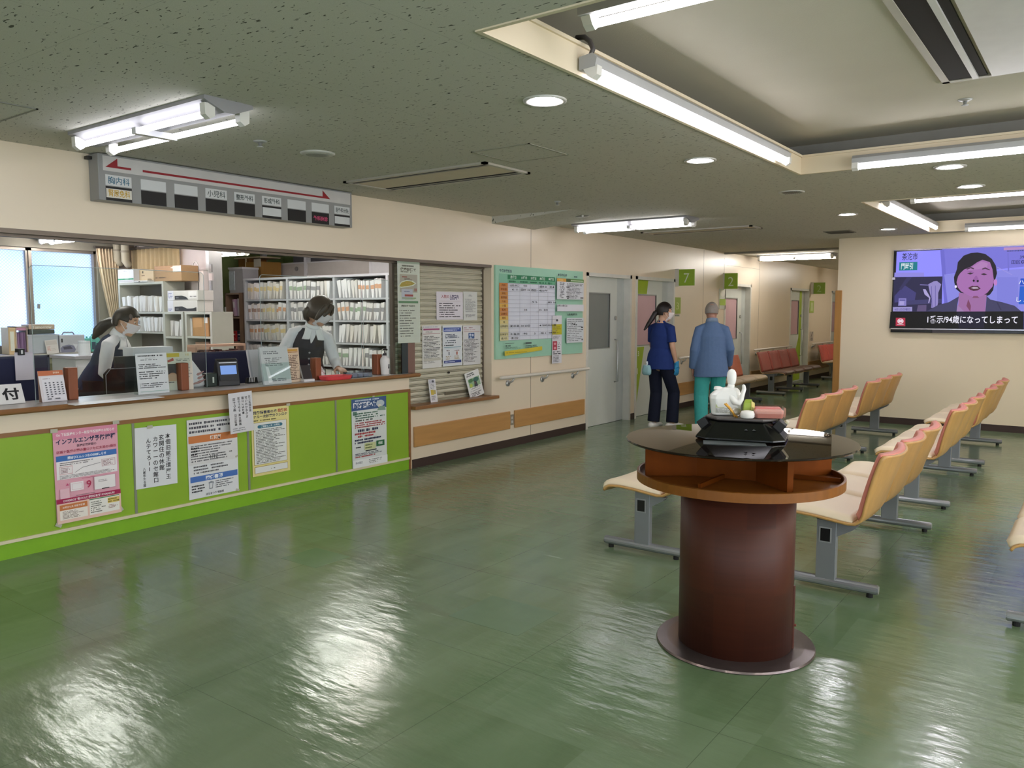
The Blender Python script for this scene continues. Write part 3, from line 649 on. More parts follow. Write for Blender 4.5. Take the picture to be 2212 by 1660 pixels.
XP = XW + .0075
def poster(box, name, label, base, els, X=XP, cat='poster', group=None, tape=(), rot=0, t=.001):
    M, w, h = px_X(*box, X)
    if rot: M = M @ M4.Rotation(R(rot), 4, 'Z')
    return sheet(name, label, cat, M, w, h, base, els, group, t, tape)
Wt, Pk, Mg, Bl, Or, Gn, Yl, Gy = 'e9e6e2', 'd98fa6', 'a3234f', '3f6fb5', 'c97a45', '3f7f5a', 'd9c84a', '8a8a88'
poster((113, 932, 261, 1106), 'flu_poster', 'pink influenza vaccination poster taped to the green counter front', 'e0a5b4', [
    ('r', 'd98ba4', 0, 0, 1, .10), ('t', 'f4ecec', 'Go 下記医療センター新型予防接種のお知らせ', .5, .05, .036, 'C', .9), ('t', '2a2f52', 'インフルエンザ予防接種', .5, .125, .062, 'C', .93, .03),
    ('t', '4a3040', '医療記載時期の', .5, .185, .03), ('t', 'a03048', '区画ナ医療が関の量ロナセに太流の1冊目', .5, .235, .033, 'C', .92, .02), ('r', Bl, .03, .275, .97, .335), ('t', 'eef2f8', '開始ひとんニつおの0008しらせ', .5, .305, .034, 'C', .6, .02),
    ('r', 'efe9ea', .03, .335, .97, .53), ('r', 'd8b9bd', .07, .39, .27, .48), ('r', 'ece3e4', .08, .40, .26, .47), ('l', '7a4a50', .09, .405, .25, .465, 4, .6), ('r', 'c8a5ab', .72, .37, .94, .45), ('r', 'ece3e4', .73, .375, .93, .445), ('l', '7a3b44', .74, .38, .92, .44, 4, .6),
    ('l', '6a6064', .08, .345, .70, .385, 2, .5), ('p', '7a7478', [(.30, .47), (.42, .425), (.70, .40), (.70, .405), (.42, .43), (.30, .475)]), ('l', '6a6064', .07, .485, .93, .525, 3, .5),
    ('r', 'c25a78', .4, .545, .6, .55), ('r', 'efe6e8', .22, .575, .42, .67), ('r', 'd6a8b5', .24, .59, .40, .655), ('r', 'efe6e8', .245, .593, .395, .652), ('p', 'c64a74', [(.15, .60), (.175, .575), (.20, .60)]), ('r', 'e7bcc8', .06, .63, .20, .74), ('t', 'b02a52', '9', .50, .615, .11, 'C', None, .01),
    ('r', 'c9a0ac', .58, .55, .93, .70), ('r', 'ece6e6', .59, .555, .92, .695), ('l', '8c8286', .65, .59, .85, .62, 2, .5), ('r', '3a3238', .70, .69, .82, .70), ('l', '9a8088', .3, .715, .75, .73, 1, .6),
    ('r', Mg, 0, .735, 1, .785), ('t', 'f0dfe4', 'DWKMROE "高1DOL保健所感染症" POSMAKURE', .5, .76, .03, 'C', .8, .02), ('r', 'e8c3b4', 0, .785, 1, 1), ('r', Or, .04, .80, .46, .86), ('r', 'efe6dc', .04, .86, .46, .965), ('t', 'f4e4d8', 'お問合せ先 保健予防課', .25, .83, .024, 'C', .34), ('l', '6a5048', .08, .87, .42, .955, 6, .5),
    ('r', 'ece8e0', .49, .79, .97, .965), ('r', Gn, .49, .79, .97, .80), ('r', 'd8c06a', .78, .81, .97, .87), ('l', '7a6420', .79, .815, .96, .865, 2, .6), ('l', '5a5a50', .51, .815, .75, .95, 6, .5), ('l', '8a5a50', .79, .885, .95, .93, 3, .5)],
    tape=((.02, .0, 0, .022), (.98, -.02, 0, .022), (.02, 1.01, -30, .02), (1.0, .96, -60, .02)))
poster((289.5, 927, 384.5, 1043), 'handwritten_notice', 'white notice with four columns of large black brush lettering', 'dddfe2', [
    ('v', BLK, '本個旧館王環屋王', .78, .13, .092), ('v', BLK, '玄関住の休館', .62, .14, .095), ('v', BLK, 'カワーーのセ館口', .47, .16, .092), ('v', BLK, 'んテてろ11', .31, .18, .088), ('v', BLK, '八尾市たる国', .20, .66, .05)], tape=((.35, .0, 3, .02),), rot=-1)
poster((403, 909, 514, 990), 'clinic_notice', 'white notice with an orange heading band, tucked above a matching sheet', 'dad8d8', [
    ('l', '4a4a52', .04, .04, .93, .32, 3, .6), ('r', Or, .02, .36, 1, .52), ('t', 'f2e2d6', '時期部', .55, .44, .10, 'C', .22, .03), ('l', '55555a', .06, .56, .9, .95, 7, .5), ('l', BLK, .06, .6, .25, .8, 3, .6), ('t', '4a4a4a', '1/12', .5, .86, .12)], tape=((.97, .95, 20, .012),))
poster((406, 991.5, 516, 1059.5), 'clinic_notice', 'white notice with orange tag and wide blue band, lower sheet beside the divider', 'dfe0e2', [
    ('p', 'c97a45', [(.22, .03), (.8, .0), (.8, .14), (.22, .17)]), ('t', 'f2e2d6', '計算窓口日', .5, .085, .09, 'C', .4, .02), ('l', '55555a', .1, .2, .95, .42, 3, .55), ('r', '4a72b8', .03, .46, .98, .60), ('t', 'eaf0f8', '関係書類', .5, .53, .1, 'C', .35, .03),
    ('l', '55555a', .52, .63, .95, .83, 4, .5), ('l', '3a3a3e', .05, .66, .32, .86, 3, .6), ('p', '8a9098', [(.38, .66), (.43, .63), (.49, .66), (.47, .71), (.46, .82), (.39, .82), (.39, .71)]), ('p', 'd9dbdd', [(.40, .68), (.46, .68), (.45, .80), (.40, .80)]), ('t', '3a3a3e', 'はなまつり 相談室', .5, .93, .06)], tape=((.97, .98, -20, .015),), X=XP - .0028)
poster((494, 850, 547.5, 931), 'vertical_notice', 'small white notice with vertical brush lettering hung over the wooden counter edge', 'd6d4d8', [
    ('v', BLK, '区三其国治個', .88, .10, .066), ('v', BLK, '可いおか水の方', .73, .11, .075), ('v', BLK, '国ロにはお書', .58, .11, .07), ('v', BLK, '区のうぬる', .42, .11, .07), ('v', BLK, '区でづ画', .22, .12, .08), ('v', BLK, '日だ区画', .24, .52, .07), ('v', BLK, '尾立固画', .42, .52, .07), ('l', '7a7a80', .1, .86, .9, .96, 2, .4)], X=-5.243, rot=2.2)
poster((542, 885, 627, 1016), 'yellow_poster', 'pale yellow framed poster with red and navy title on the counter front', 'e3d791', [
    ('t', NAVY, '発熱障害者の方', .36, .06, .05, 'C', .62, .03), ('t', 'b2473a', '発熱民', .82, .06, .052, 'C', .26, .03), ('t', NAVY, 'ナルー次診療分クシロケ', .5, .12, .05, 'C', .9, .02), ('l', '5a5030', .05, .165, .95, .19, 1, .7),
    ('r', 'a8893f', .045, .205, .925, .835), ('r', 'e2e3df', .055, .21, .915, .83), ('r', '3a7288', .2, .245, .76, .295), ('o', '3a7288', .2, .27, .05, .025), ('o', '3a7288', .76, .27, .05, .025), ('t', 'e8f0f2', 'ご相談センターの案内', .48, .27, .034, 'C', .5, .02), ('l', '4a4a46', .1, .31, .88, .82, 22, .5), ('r', 'a8893f', .05, .86, .93, .96), ('r', 'e2e3df', .058, .866, .922, .955), ('l', '6a6a60', .45, .90, .58, .93, 1, .5)], tape=((.98, -.01, 0, .018),))
poster((759, 864, 836, 998), 'blue_header_poster', 'tall white poster with a navy blue header near the end of the counter front', 'd9dedb', [
    ('r', '3f5a86', 0, 0, 1, .17), ('l', 'c8d2e0', .1, .01, .95, .045, 1, .7), ('t', 'f0f2f6', '医療証登録へ安心', .42, .095, .085, 'C', .76, .05), ('o', 'b9c4c9', .82, .10, .12, .05), ('o', 'd9d2c4', .80, .135, .05, .025), ('p', '7f9a88', [(.72, .2), (.80, .14), (.96, .15), (.98, .21)]),
    ('r', '5f8070', .03, .18, .14, .235), ('l', '3f6a58', .08, .20, .95, .30, 3, .6), ('l', '4a4f4c', .1, .30, .7, .335, 1, .7), ('l', 'b0454a', .08, .34, .98, .43, 3, .65), ('l', NAVY, .1, .44, .95, .49, 1, .8), ('l', 'b0454a', .08, .49, .95, .57, 2, .75), ('l', NAVY, .07, .58, .98, .66, 2, .7),
    ('r', 'c9cf9a', .34, .66, .66, .76), ('l', '5a6a40', .36, .67, .64, .75, 2, .5), ('r', '2f6a44', .68, .65, .92, .735), ('t', 'e8f0ea', '相談', .80, .69, .045), ('l', BLK, .10, .69, .26, .72, 1, .7), ('r', '2c2e2c', .36, .765, .68, .78), ('l', NAVY, .07, .79, .95, .83, 2, .6), ('l', 'b0454a', .07, .83, .7, .86, 1, .7), ('r', 'e9ebea', 0, .885, 1, 1), ('t', NAVY, '市の窓口', .17, .93, .035), ('l', '4a4f4c', .45, .90, .86, .97, 3, .5)], tape=((.62, -.01, 0, .013),))

# ---- shutter hatch with sill
XS = -5.445
sh = thing('roller_shutter', 'closed beige roller shutter behind the second counter window', 'shutter', (XS, 6.15, .6))
ya, yb = 5.50, 6.85
prof = []; z = .60; p = .0555
while z < 1.98:
    prof += [(0, z), (.002, z + .006), (-.016, z + .008), (-.016, z + .014), (.003, z + .016), (.004, z + .020), (-.015, z + .022), (-.015, z + .028), (.004, z + .03), (.006, z + .042)]; z += p
m = MB(); rr = [[(XS + a, y, b) for a, b in prof] for y in (ya, yb)]
m.rings(rr, cap=False, close=False); m.build('slats', mat('c6c1ac', .4, metal=.15, var=.03), sh, world=True, solid=.004, fix=False)
m = MB(); m.box((XS - .02, yb - .012, .6), (XS + .02, yb, 1.99)); m.box((XS - .02, ya - .03, .6), (XS + .02, ya, 1.99)); m.box((XS - .03, ya, 1.955), (XS + .03, yb, 1.995)); m.build('guide_rail', mat('6b5f52', .5), sh, world=True)
bx((XS - .01, ya, .583), (XS + .012, yb - .015, .612)).build('bottom_bar', mat('a59f8c', .4), sh, world=True)
q = onX(960, 853, XS); m = MB(); m.box((XS + .004, 6.22, .652), (XS + .012, 6.66, .684)); m.build('label_slot', mat('6a6454', .5), sh, world=True)
m = MB(); m.tube([onX(968, 805, XS + .004), onX(968, 805, XS + .004) + V((.016, 0, 0))], .012, 10); m.build('lock', mat('3c3a34', .4), sh, world=True)
k += 1; struct(bx((XW - .16, 5.585, .572), (XW + .07, 6.90, .605)).build('trim_%d' % k, WOOD, bevel=.005))
XF = XS + .011
poster((942.5, 630, 1000, 690.5), 'shutter_notice', 'wide white notice with pink and purple heading on the shutter', 'dcd6dd', [('t', 'b0454a', '入院の', .32, .17, .13, 'C', .3), ('t', '4a3f6a', '入院案内', .66, .17, .14, 'C', .34, .03), ('l', '7a749a', .5, .22, .85, .30, 1, .6), ('r', 'b9a088', .1, .33, .9, .335), ('l', '4a464c', .1, .38, .9, .93, 7, .5)], X=XF, cat='notice')
poster((1000.7, 630, 1031, 692), 'shutter_notice', 'narrow white letter in a sleeve beside the wide notice on the shutter', 'd3d4d0', [('l', '6a6a6c', .35, .10, .65, .17, 2, .5), ('l', '77777a', .12, .24, .9, .72, 13, .5), ('l', '55555a', .15, .78, .85, .90, 3, .5)], X=XF + .002, cat='notice')
poster((911.8, 703.5, 954, 793.5), 'shutter_notice', 'white leaflet with a magenta heading, first of three in a row on the shutter', 'dbdad6', [('l', '9a9ab0', .05, .02, .9, .06, 1, .5), ('r', 'a85a80', .06, .075, .9, .115), ('t', '5a3a48', '口でおしらせ', .35, .155, .04), ('r', 'b0797a', .04, .195, .93, .205), ('l', '3f3f3f', .06, .24, .92, .82, 17, .5), ('r', 'c2bfb4', .05, .77, .95, .83), ('l', '7a7a78', .06, .83, .95, .89, 2, .5)], X=XF, cat='notice')
poster((955.8, 703.5, 998.7, 789), 'shutter_notice', 'white leaflet with blue header and footer bands, middle of three on the shutter', 'd6dade', [('r', '3f56a0', .05, .055, .93, .155), ('l', 'c8d0e8', .08, .075, .9, .14, 2, .6), ('l', '44506a', .14, .21, .85, .32, 3, .75), ('l', '55606a', .14, .35, .85, .45, 2, .6), ('l', '3a424a', .08, .47, .9, .51, 1, .7), ('r', '6f9aa8', .07, .53, .93, .545), ('r', '8fb0b8', .07, .57, .93, .575),
    ('r', '8a8f98', .28, .65, .34, .73), ('r', 'b06a5a', .68, .65, .75, .73), ('l', '7a5a58', .18, .60, .40, .64, 1, .6), ('l', '8a4a48', .6, .60, .85, .64, 1, .6), ('l', 'b59a70', .15, .745, .42, .84, 3, .6), ('l', 'b59a70', .58, .745, .88, .84, 3, .6), ('r', '3a4a8a', .05, .86, .93, .925), ('l', 'c8d0e8', .1, .875, .9, .915, 1, .7)], X=XF + .001, cat='notice')
poster((1000.2, 703.5, 1038, 786.5), 'shutter_notice', 'white leaflet with a square blue picture, third of three on the shutter', 'd5d4d4', [('l', '9a6a7a', .05, .04, .95, .08, 1, .7), ('l', 'c09aa5', .05, .09, .95, .13, 1, .6), ('r', 'b0797a', .05, .155, .95, .165), ('r', '4a6596', .30, .19, .64, .335), ('o', 'c0c8d8', .4, .24, .06, .03), ('o', 'c0c8d8', .54, .25, .06, .03), ('p', 'aab8d0', [(.34, .33), (.42, .27), (.5, .33)]), ('l', '4a4a50', .06, .35, .9, .93, 17, .5)], X=XF, cat='notice')
def leaning(px0, px1, ztop_px, base_px, name, label, base, els, X, lean, roll=0):
    """a card whose foot stands on the sill and whose top leans back"""
    a, b = onX(px0, base_px, X), onX(px1, base_px, X); w = abs(b.y - a.y); zt = onX((px0 + px1) / 2, ztop_px, X).z; z0 = .606; h = (zt - z0) / cos(R(lean))
    M = M4.Translation((X, (a.y + b.y) / 2, z0)) @ wall_frame('+X') @ M4.Rotation(R(-lean), 4, 'X') @ M4.Rotation(R(roll), 4, 'Z') @ M4.Translation((0, h / 2, 0))
    return sheet(name, label, 'leaflet', M, w, h, base, els, t=.004)
leaning(931, 946, 820, 866, 'leaflet', 'narrow leaflet with yellow print standing at the near end of the shutter sill', 'dddbdd', [('r', 'c4c2cc', .1, .03, .9, .18), ('o', '55565e', .62, .10, .16, .05), ('l', '4a4a50', .12, .2, .9, .3, 2, .5), ('l', '7a7a80', .12, .31, .9, .42, 2, .5), ('r', 'c9b04a', .15, .46, .55, .68), ('r', 'b8a86a', .55, .48, .85, .66), ('l', '4a4a50', .15, .72, .9, .92, 4, .5)], XW - .05, 9)
leaning(1016, 1047, 801, 856, 'leaflet', 'tilted white card with a green garden picture leaning on the shutter frame', 'e0e0de', [('l', '33353a', .1, .04, .85, .18, 2, .7), ('r', '8fae8a', .12, .26, .92, .60), ('o', '4f7a52', .3, .34, .16, .07), ('o', '3f6a60', .66, .36, .2, .09), ('o', 'b8c85a', .25, .52, .1, .07), ('p', '3a3f48', [(.45, .62), (.52, .38), (.66, .42), (.72, .62)]), ('p', '7a5a48', [(.5, .5), (.55, .4), (.6, .5)]), ('l', '4a4f58', .15, .63, .9, .68, 1, .6), ('l', '5a6a80', .1, .72, .95, .76, 1, .5), ('l', '33353a', .12, .80, .9, .96, 3, .6)], XW - .055, 9, 11)
M, w, h = px_X(858, 563, 908, 740, -5.335)
hp = sheet('hanging_banner', 'long clear-sleeved banner with a tilted yellow oval hanging at the counter end', 'banner', M, w, h, 'd8dad4', [
    ('r', 'a5b5a6', 0, 0, 1, .03), ('l', '3a3a34', .2, .045, .72, .07, 1, .8), ('t', '4a4238', '健康診断で', .48, .10, .04, 'C', .7, .03), ('l', '5a5248', .14, .122, .8, .14, 1, .8), ('r', 'b5aca4', .1, .16, .88, .38), ('r', '9a4a44', .2, .185, .42, .198), ('l', '6a5a54', .3, .2, .7, .235, 2, .6), ('p', 'e8ecdf', [(.02, .31), (.14, .255), (.4, .228), (.66, .235), (.83, .265), (.7, .295), (.4, .315), (.14, .325)]),
    ('p', 'b39a3a', [(.07, .31), (.17, .262), (.4, .24), (.62, .245), (.76, .268), (.64, .29), (.4, .305), (.17, .315)]), ('l', 'cfa050', .35, .255, .65, .28, 1, .6), ('t', 'a04048', '18', .78, .345, .05, 'C', None, .03), ('r', 'c3c4d8', .16, .34, .66, .47), ('l', '5a5a90', .26, .36, .62, .375, 1, .6), ('r', 'b04a4c', .30, .405, .68, .43), ('r', '7f9a5c', .18, .443, .8, .455), ('r', '94ad74', .3, .463, .74, .468), ('r', '5f8f6c', .02, .485, .9, .512), ('t', '4a4a48', '健診のすすめかた', .45, .545, .026, 'C', .62, .02), ('l', '77777a', .06, .585, .88, .93, 11, .42)], t=.0008)
bx((-w / 2, -h / 2, .009), (w / 2, h / 2, .0098)).build('clear_sleeve', clear('fbfdfb', .8, .03), hp)
# end guard of the counter: clear pane, dark post and a brown smoked panel
M, w, h = px_X(859, 745, 896, 809.5, -5.37); c_ = M.translation
eg = thing('end_guard', 'smoked brown guard panel with dark post at the end of the counter', 'guard', (c_.x, c_.y, .918))
bx((-.006, -w / 2, .0), (.006, -w / 2 + .05, h)).build('clear_edge', clear('cfe0d8', 1.2), eg); bx((-.008, -w / 2 + .05, 0), (.008, -w / 2 + .13, h)).build('post', mat('2f3a3e', .35), eg); bx((-.005, -w / 2 + .13, 0), (.005, w / 2, h)).build('panel', mat('7d625a', .22, var=.08, scale=3), eg)
bx((-.006, -w / 2, h), (.006, w / 2, h + .006)).build('cap_edge', mat('9fb2a8', .2), eg)

# ---- schedule board
M, w, h = px_X(1070.3, 572.6, 1258, 762.7, XW + .022)
uc = [.12, .235, .347, .44, .546, .645]; vr = [.185 + i * .044 for i in range(15)]
els = [('t', NAVY, '外来診療担当', .10, .055, .034, 'C', .125, .02), ('r', '84bba0', .033, .087, .12, .185), ('r', '2f7d55', .12, .092, .645, .142), ('r', '6fae8a', .12, .142, .645, .185), ('r', 'd9dbe6', .12, .185, .645, .80)]
for i, (s_, u_) in enumerate(zip(('月曜日', '火曜日', '水曜日', '木曜日', '金曜日'), uc)): els.append(('t', 'dfeee4', s_, (u_ + uc[i + 1]) / 2, .117, .034, 'C', .062, .015)); els.append(('l', '2f6f50', u_ + .012, .15, uc[i + 1] - .01, .178, 1, .7))
oc = ['c8813f', 'c8813f', 'c98a40', 'cb8c42', 'cf9448', 'd8ac50', 'c98440', 'c98640', 'd8b055', 'd8c888', 'd5cc98', 'd5cc98', 'd5cc98', 'd8d0a0']
nm = ['内科', '呼吸器', '消化', '循環器', '外科', '小児', '整形', '皮膚科', '眼科', '耳', '泌尿器科', '', '脳神経外', '婦人科']
for i in range(14):
    els.append(('r', oc[i], .033, vr[i], .12, vr[i] + .044)); 
    if nm[i]: els.append(('t', '6a2f20' if i < 9 else '4a4a40', nm[i], .077, vr[i] + .022, .026, 'C', .02 * len(nm[i]), .015))
for v_ in vr[:15]: els.append(('r', '9a9aa8', .033, v_ - .0012, .645, v_ + .0012))
for u_ in uc: els.append(('r', '9a9aa8', u_ - .001, .142, u_ + .001, .80))
for r_, c0, s_ in ((0, 0, '山田 井口'), (0, 1, '中田'), (0, 3, '森本 田'), (0, 4, '宮 本'), (1, 0, '6 1'), (1, 1, '田中 15'), (1, 2, '西田 1'), (1, 3, '430/午'), (4, 2, '9 5'), (4, 4, '80 16'), (6, 1, '18'), (6, 3, '0. 30'), (10, 0, '夏 印 島'), (10, 1, '30 23日'), (10, 3, '4 202'), (10, 4, '815 西'), (12, 0, '木 森.田'), (12, 1, '平田'), (12, 2, '2'), (12, 3, '橋 6'), (12, 4, '9473'), (13, 0, '第17週')):
    els.append(('t', '33343c', s_, (uc[c0] + uc[c0 + 1]) / 2, vr[r_] + .022, .026, 'C', min(.1, .019 * len(s_)), .014))
els += [('t', NAVY, '本日の休診', .715, .06, .03, 'C', .115, .02), ('l', '3a4a5a', .86, .06, .92, .085, 1, .7), ('r', 'cf9a48', .648, .10, .76, .138), ('l', 'd8c080', .655, .108, .75, .132, 1, .7), ('r', '4a5a38', .76, .10, .815, .138), ('r', '5f8f4a', .815, .10, .985, .138), ('l', 'c9d4b8', .82, .108, .98, .132, 1, .7), ('r', 'd6d7dc', .648, .138, .985, .345), ('l', '3f4046', .68, .145, .74, .335, 10, .7), ('l', '55565c', .77, .15, .97, .335, 11, .55)]
for a_ in ((.76, .195, .80, .203), (.76, .255, .80, .263), (.76, .31, .80, .318), (.94, .318, .98, .33), (.77, .327, .79, .337)): els.append(('r', BLK, *a_))
els += [('r', 'dcdce2', .648, .405, .985, .487), ('t', BLK, 'お知らせ事項は', .71, .42, .026, 'C', .125, .02), ('t', '2a3a3a', '入院病床案内', .835, .525, .028, 'C', .13, .02), ('r', 'd2d6da', .765, .565, .985, .865), ('l', '6a6c72', .775, .575, .975, .85, 13, .5)]
for a_ in ((.83, .63, .845, .638), (.852, .635, .87, .65), (.88, .645, .895, .655), (.95, .675, .975, .69), (.95, .705, .975, .715), (.955, .83, .975, .84)): els.append(('r', BLK, *a_))
els += [('r', '55605a', .072, .832, .165, .836), ('l', '3f4a46', .075, .845, .155, .875, 1, .6), ('l', '4a5a54', .075, .872, .27, .895, 2, .5), ('r', '55605a', .285, .83, .35, .85), ('l', '4a5a54', .285, .86, .47, .895, 2, .6), ('p', 'd0bd3a', [(.065, .915), (.47, .885), (.47, .93), (.065, .965)]), ('l', 'a08c28', .08, .925, .44, .945, 1, .5)]
bd = sheet('schedule_board', 'mint green consultation schedule board on the wall above the handrail', 'notice board', M, w, h, 'a9cdb9', els, t=.022, material=mat('9ecbb2', .4, var=.02))
poster((1193, 682, 1213, 784), 'strip_notice', 'long strip of notices hanging over the lower edge of the mint green board', 'd9d7dc', [('o', '55585e', .5, .10, .12, .025), ('r', 'c2b72e', 0, .185, 1, .40), ('l', '8a8220', .1, .22, .9, .38, 4, .5), ('l', '77777c', .1, .42, .9, .50, 3, .5), ('r', 'b04454', .05, .535, .5, .72), ('o', 'e0a0a8', .28, .59, .12, .025), ('o', 'e0a0a8', .28, .68, .12, .025), ('r', 'e4e2e6', .52, .55, .9, .72), ('l', '3a3a3e', .56, .56, .85, .71, 4, .6), ('l', '4a4a50', .08, .74, .95, .82, 2, .7), ('l', '55555a', .1, .83, .9, .98, 5, .5)], X=XW + .034, cat='notice')

# ---- handrails, wooden bumper boards, outlet
def handrail(y0, y1, z, label, group=None, nb=3):
    t = thing('handrail', label, 'handrail', (XW, (y0 + y1) / 2, z)); c = mat('d3ccc0', .35, var=.02)
    m = MB(); m.tube([(XW + .075, y0, z), (XW + .075, y1, z)], .019, 14, dome=True); m.build('rail', c, t, world=True, smooth=True)
    for i in range(nb):
        y = y0 + (y1 - y0) * (.13 + .74 * i / max(1, nb - 1)); m = MB(); m.tube([(XW + .075, y, z - .015), (XW + .06, y - .01, z - .05), (XW + .012, y - .02, z - .075)], .011, 8); m.tube([(XW, y - .02, z - .075), (XW + .012, y - .02, z - .075)], .034, 14); m.build('bracket', STEEL, t, world=True, smooth=True)
handrail(6.92, 8.74, .79, 'cream handrail below the mint green schedule board')
handrail(11.45, 13.2, .80, 'cream handrail behind the walking pair')
handrail(14.7, 16.85, .80, 'cream handrail above the brown-backed corridor bench')
handrail(18.35, 19.95, .80, 'cream handrail above the farthest corridor bench')
for (a, b, lb) in ((5.62, 7.165, 'wooden bumper board on the wall under the shutter sill'), (7.255, 8.75, 'wooden bumper board on the wall under the schedule board'), (11.45, 13.28, 'wooden bumper board low on the wall behind the walking pair'), (14.7, 16.85, 'wooden bumper board low behind the brown-backed corridor bench'), (18.3, 19.9, 'wooden bumper board low behind the farthest corridor bench')):
    tag(bx((XW, a, .205), (XW + .022, b, .402)).build('bumper_board', WOODL, bevel=.006), lb, 'wall board')
t = thing('wall_outlet', 'small wall outlet between two wooden bumper boards', 'outlet', (XW, 7.21, .30)); bx((0, -.034, -.058), (.008, .034, .058)).build('plate', mat('8e8574', .5), t); m = MB(); m.box((.008, -.014, .008), (.011, .014, .036)); m.box((.008, -.014, -.036), (.011, .014, -.008)); m.build('socket', mat('c9c5bd', .4), t)

# ---- number signs of the consulting rooms
def flag(px0, px1, py0, py1, Y, num, label, dim=False):
    a, b = onY(px0, py0, Y), onY(px1, py1, Y); t = thing('number_sign', label, 'sign', (XW, Y, (a.z + b.z) / 2)); g = '8fae35' if not dim else '7d9a2e'
    bx((a.x, Y - .012, b.z), (b.x, Y + .012, a.z)).build('plate', mat(g, .4, var=.03), t, world=True)
    bx((XW, Y - .018, b.z - .01), (a.x + .012, Y + .018, a.z + .01)).build('bracket', mat('c9c5ba', .4), t, world=True)
    b_ = bmesh.new(); put_text(b_, M4.Translation(((a.x + b.x) / 2, Y - .0125, (a.z + b.z) / 2)) @ wall_frame('-Y'), num, (a.z - b.z) * .85, 0, 0, .0006, 'C', -.006)
    q = MB(); q.bm = b_; q.build('lettering', mat('d3dcc0' if not dim else 'a9bf80', .5), t, world=True, fix=False); return t
flag(1466, 1500, 582.5, 617, 11.39, '7', 'green projecting sign with a white 7 above the second door')
flag(1564.5, 1593, 591, 624, 13.30, '2', 'green projecting sign with a white 2 beside the door with pink glass')
flag(1757, 1782, 611, 635, 18.35, '2', 'dim green projecting sign with a faint 2 deep in the corridor', True)
poster((1456, 642.5, 1470, 678), 'number_plate', 'green wall plate with a pale 3 right of the second door', '93a83a', [('t', 'c9d08a', '3', .5, .5, .62, 'C', .5, -.012)], X=XW + .01, cat='sign', t=.01)
poster((1457, 679.5, 1468, 684), 'name_card', 'tiny paper card under the green wall plate with a 3', 'b5b3a2', [('l', '4a6a60', .1, .2, .9, .8, 1, .7)], X=XW + .003, cat='card')
poster((1555, 624, 1567, 668), 'number_plate', 'pale and green rounded wall plate behind the old man', 'cfd0bf', [('r', '9db53e', 0, .5, 1, .82), ('o', 'e3e0d2', .5, .22, .4, .17)], X=XW + .012, cat='sign', t=.012)
poster((1750, 650, 1757.5, 676), 'number_plate', 'narrow lime wall plate under the faint number 2 sign', 'a3b857', [('r', 'c3ce93', .2, .15, .8, .85)], X=XW + .012, cat='sign', t=.012)
poster((1749.5, 717, 1756.5, 737), 'wall_picture', 'small framed ink sketch on the corridor wall near the farthest bench', 'b7aca0', [('p', '4a423c', [(.7, .05), (.85, .05), (.4, .55), (.3, .5)]), ('o', '4a423c', .55, .78, .25, .14), ('o', 'b7aca0', .55, .78, .15, .08)], X=XW + .006, cat='picture')
# ================================================================ waiting-hall furniture
SHELL = mat('bf9458', .38, var=.10, scale=3.0, aniso=(8, 8, .8), spec=.5)
PADC = mat('e6d6b8', .42, var=.02, spec=.45); PADP = mat('cf7f70', .45, var=.03, spec=.4)
GREYM = mat('83868a', .35, metal=.35, var=.03)
# side profile of the bent plywood shell, (toward the back, height); the sitter faces -X
PROF = [(-.262, .372), (-.248, .392), (-.222, .405), (-.15, .409), (-.05, .402), (.05, .390), (.11, .383), (.148, .387), (.172, .405), (.186, .44), (.197, .50), (.212, .57), (.229, .64), (.247, .70), (.262, .742), (.272, .762)]
SB = 7         # index where the back begins
def _pt(s, i):
    """point of the shell at profile position i (float) and across s in -1..1"""
    a = int(min(i, len(PROF) - 1.0001)); f = i - a; x = PROF[a][0] * (1 - f) + PROF[a + 1][0] * f; z = PROF[a][1] * (1 - f) + PROF[a + 1][1] * f
    k = max(0, (i - SB) / (len(PROF) - 1 - SB)); c = 1 - s * s
    x += .050 * min(1, k * 1.6) * c                      # the back is hollowed
    z += -.008 * c * (1 - min(1, k * 3)) - .022 * max(0, k - .6) * 2.5 * c * .5
    return V((x, 0, z))
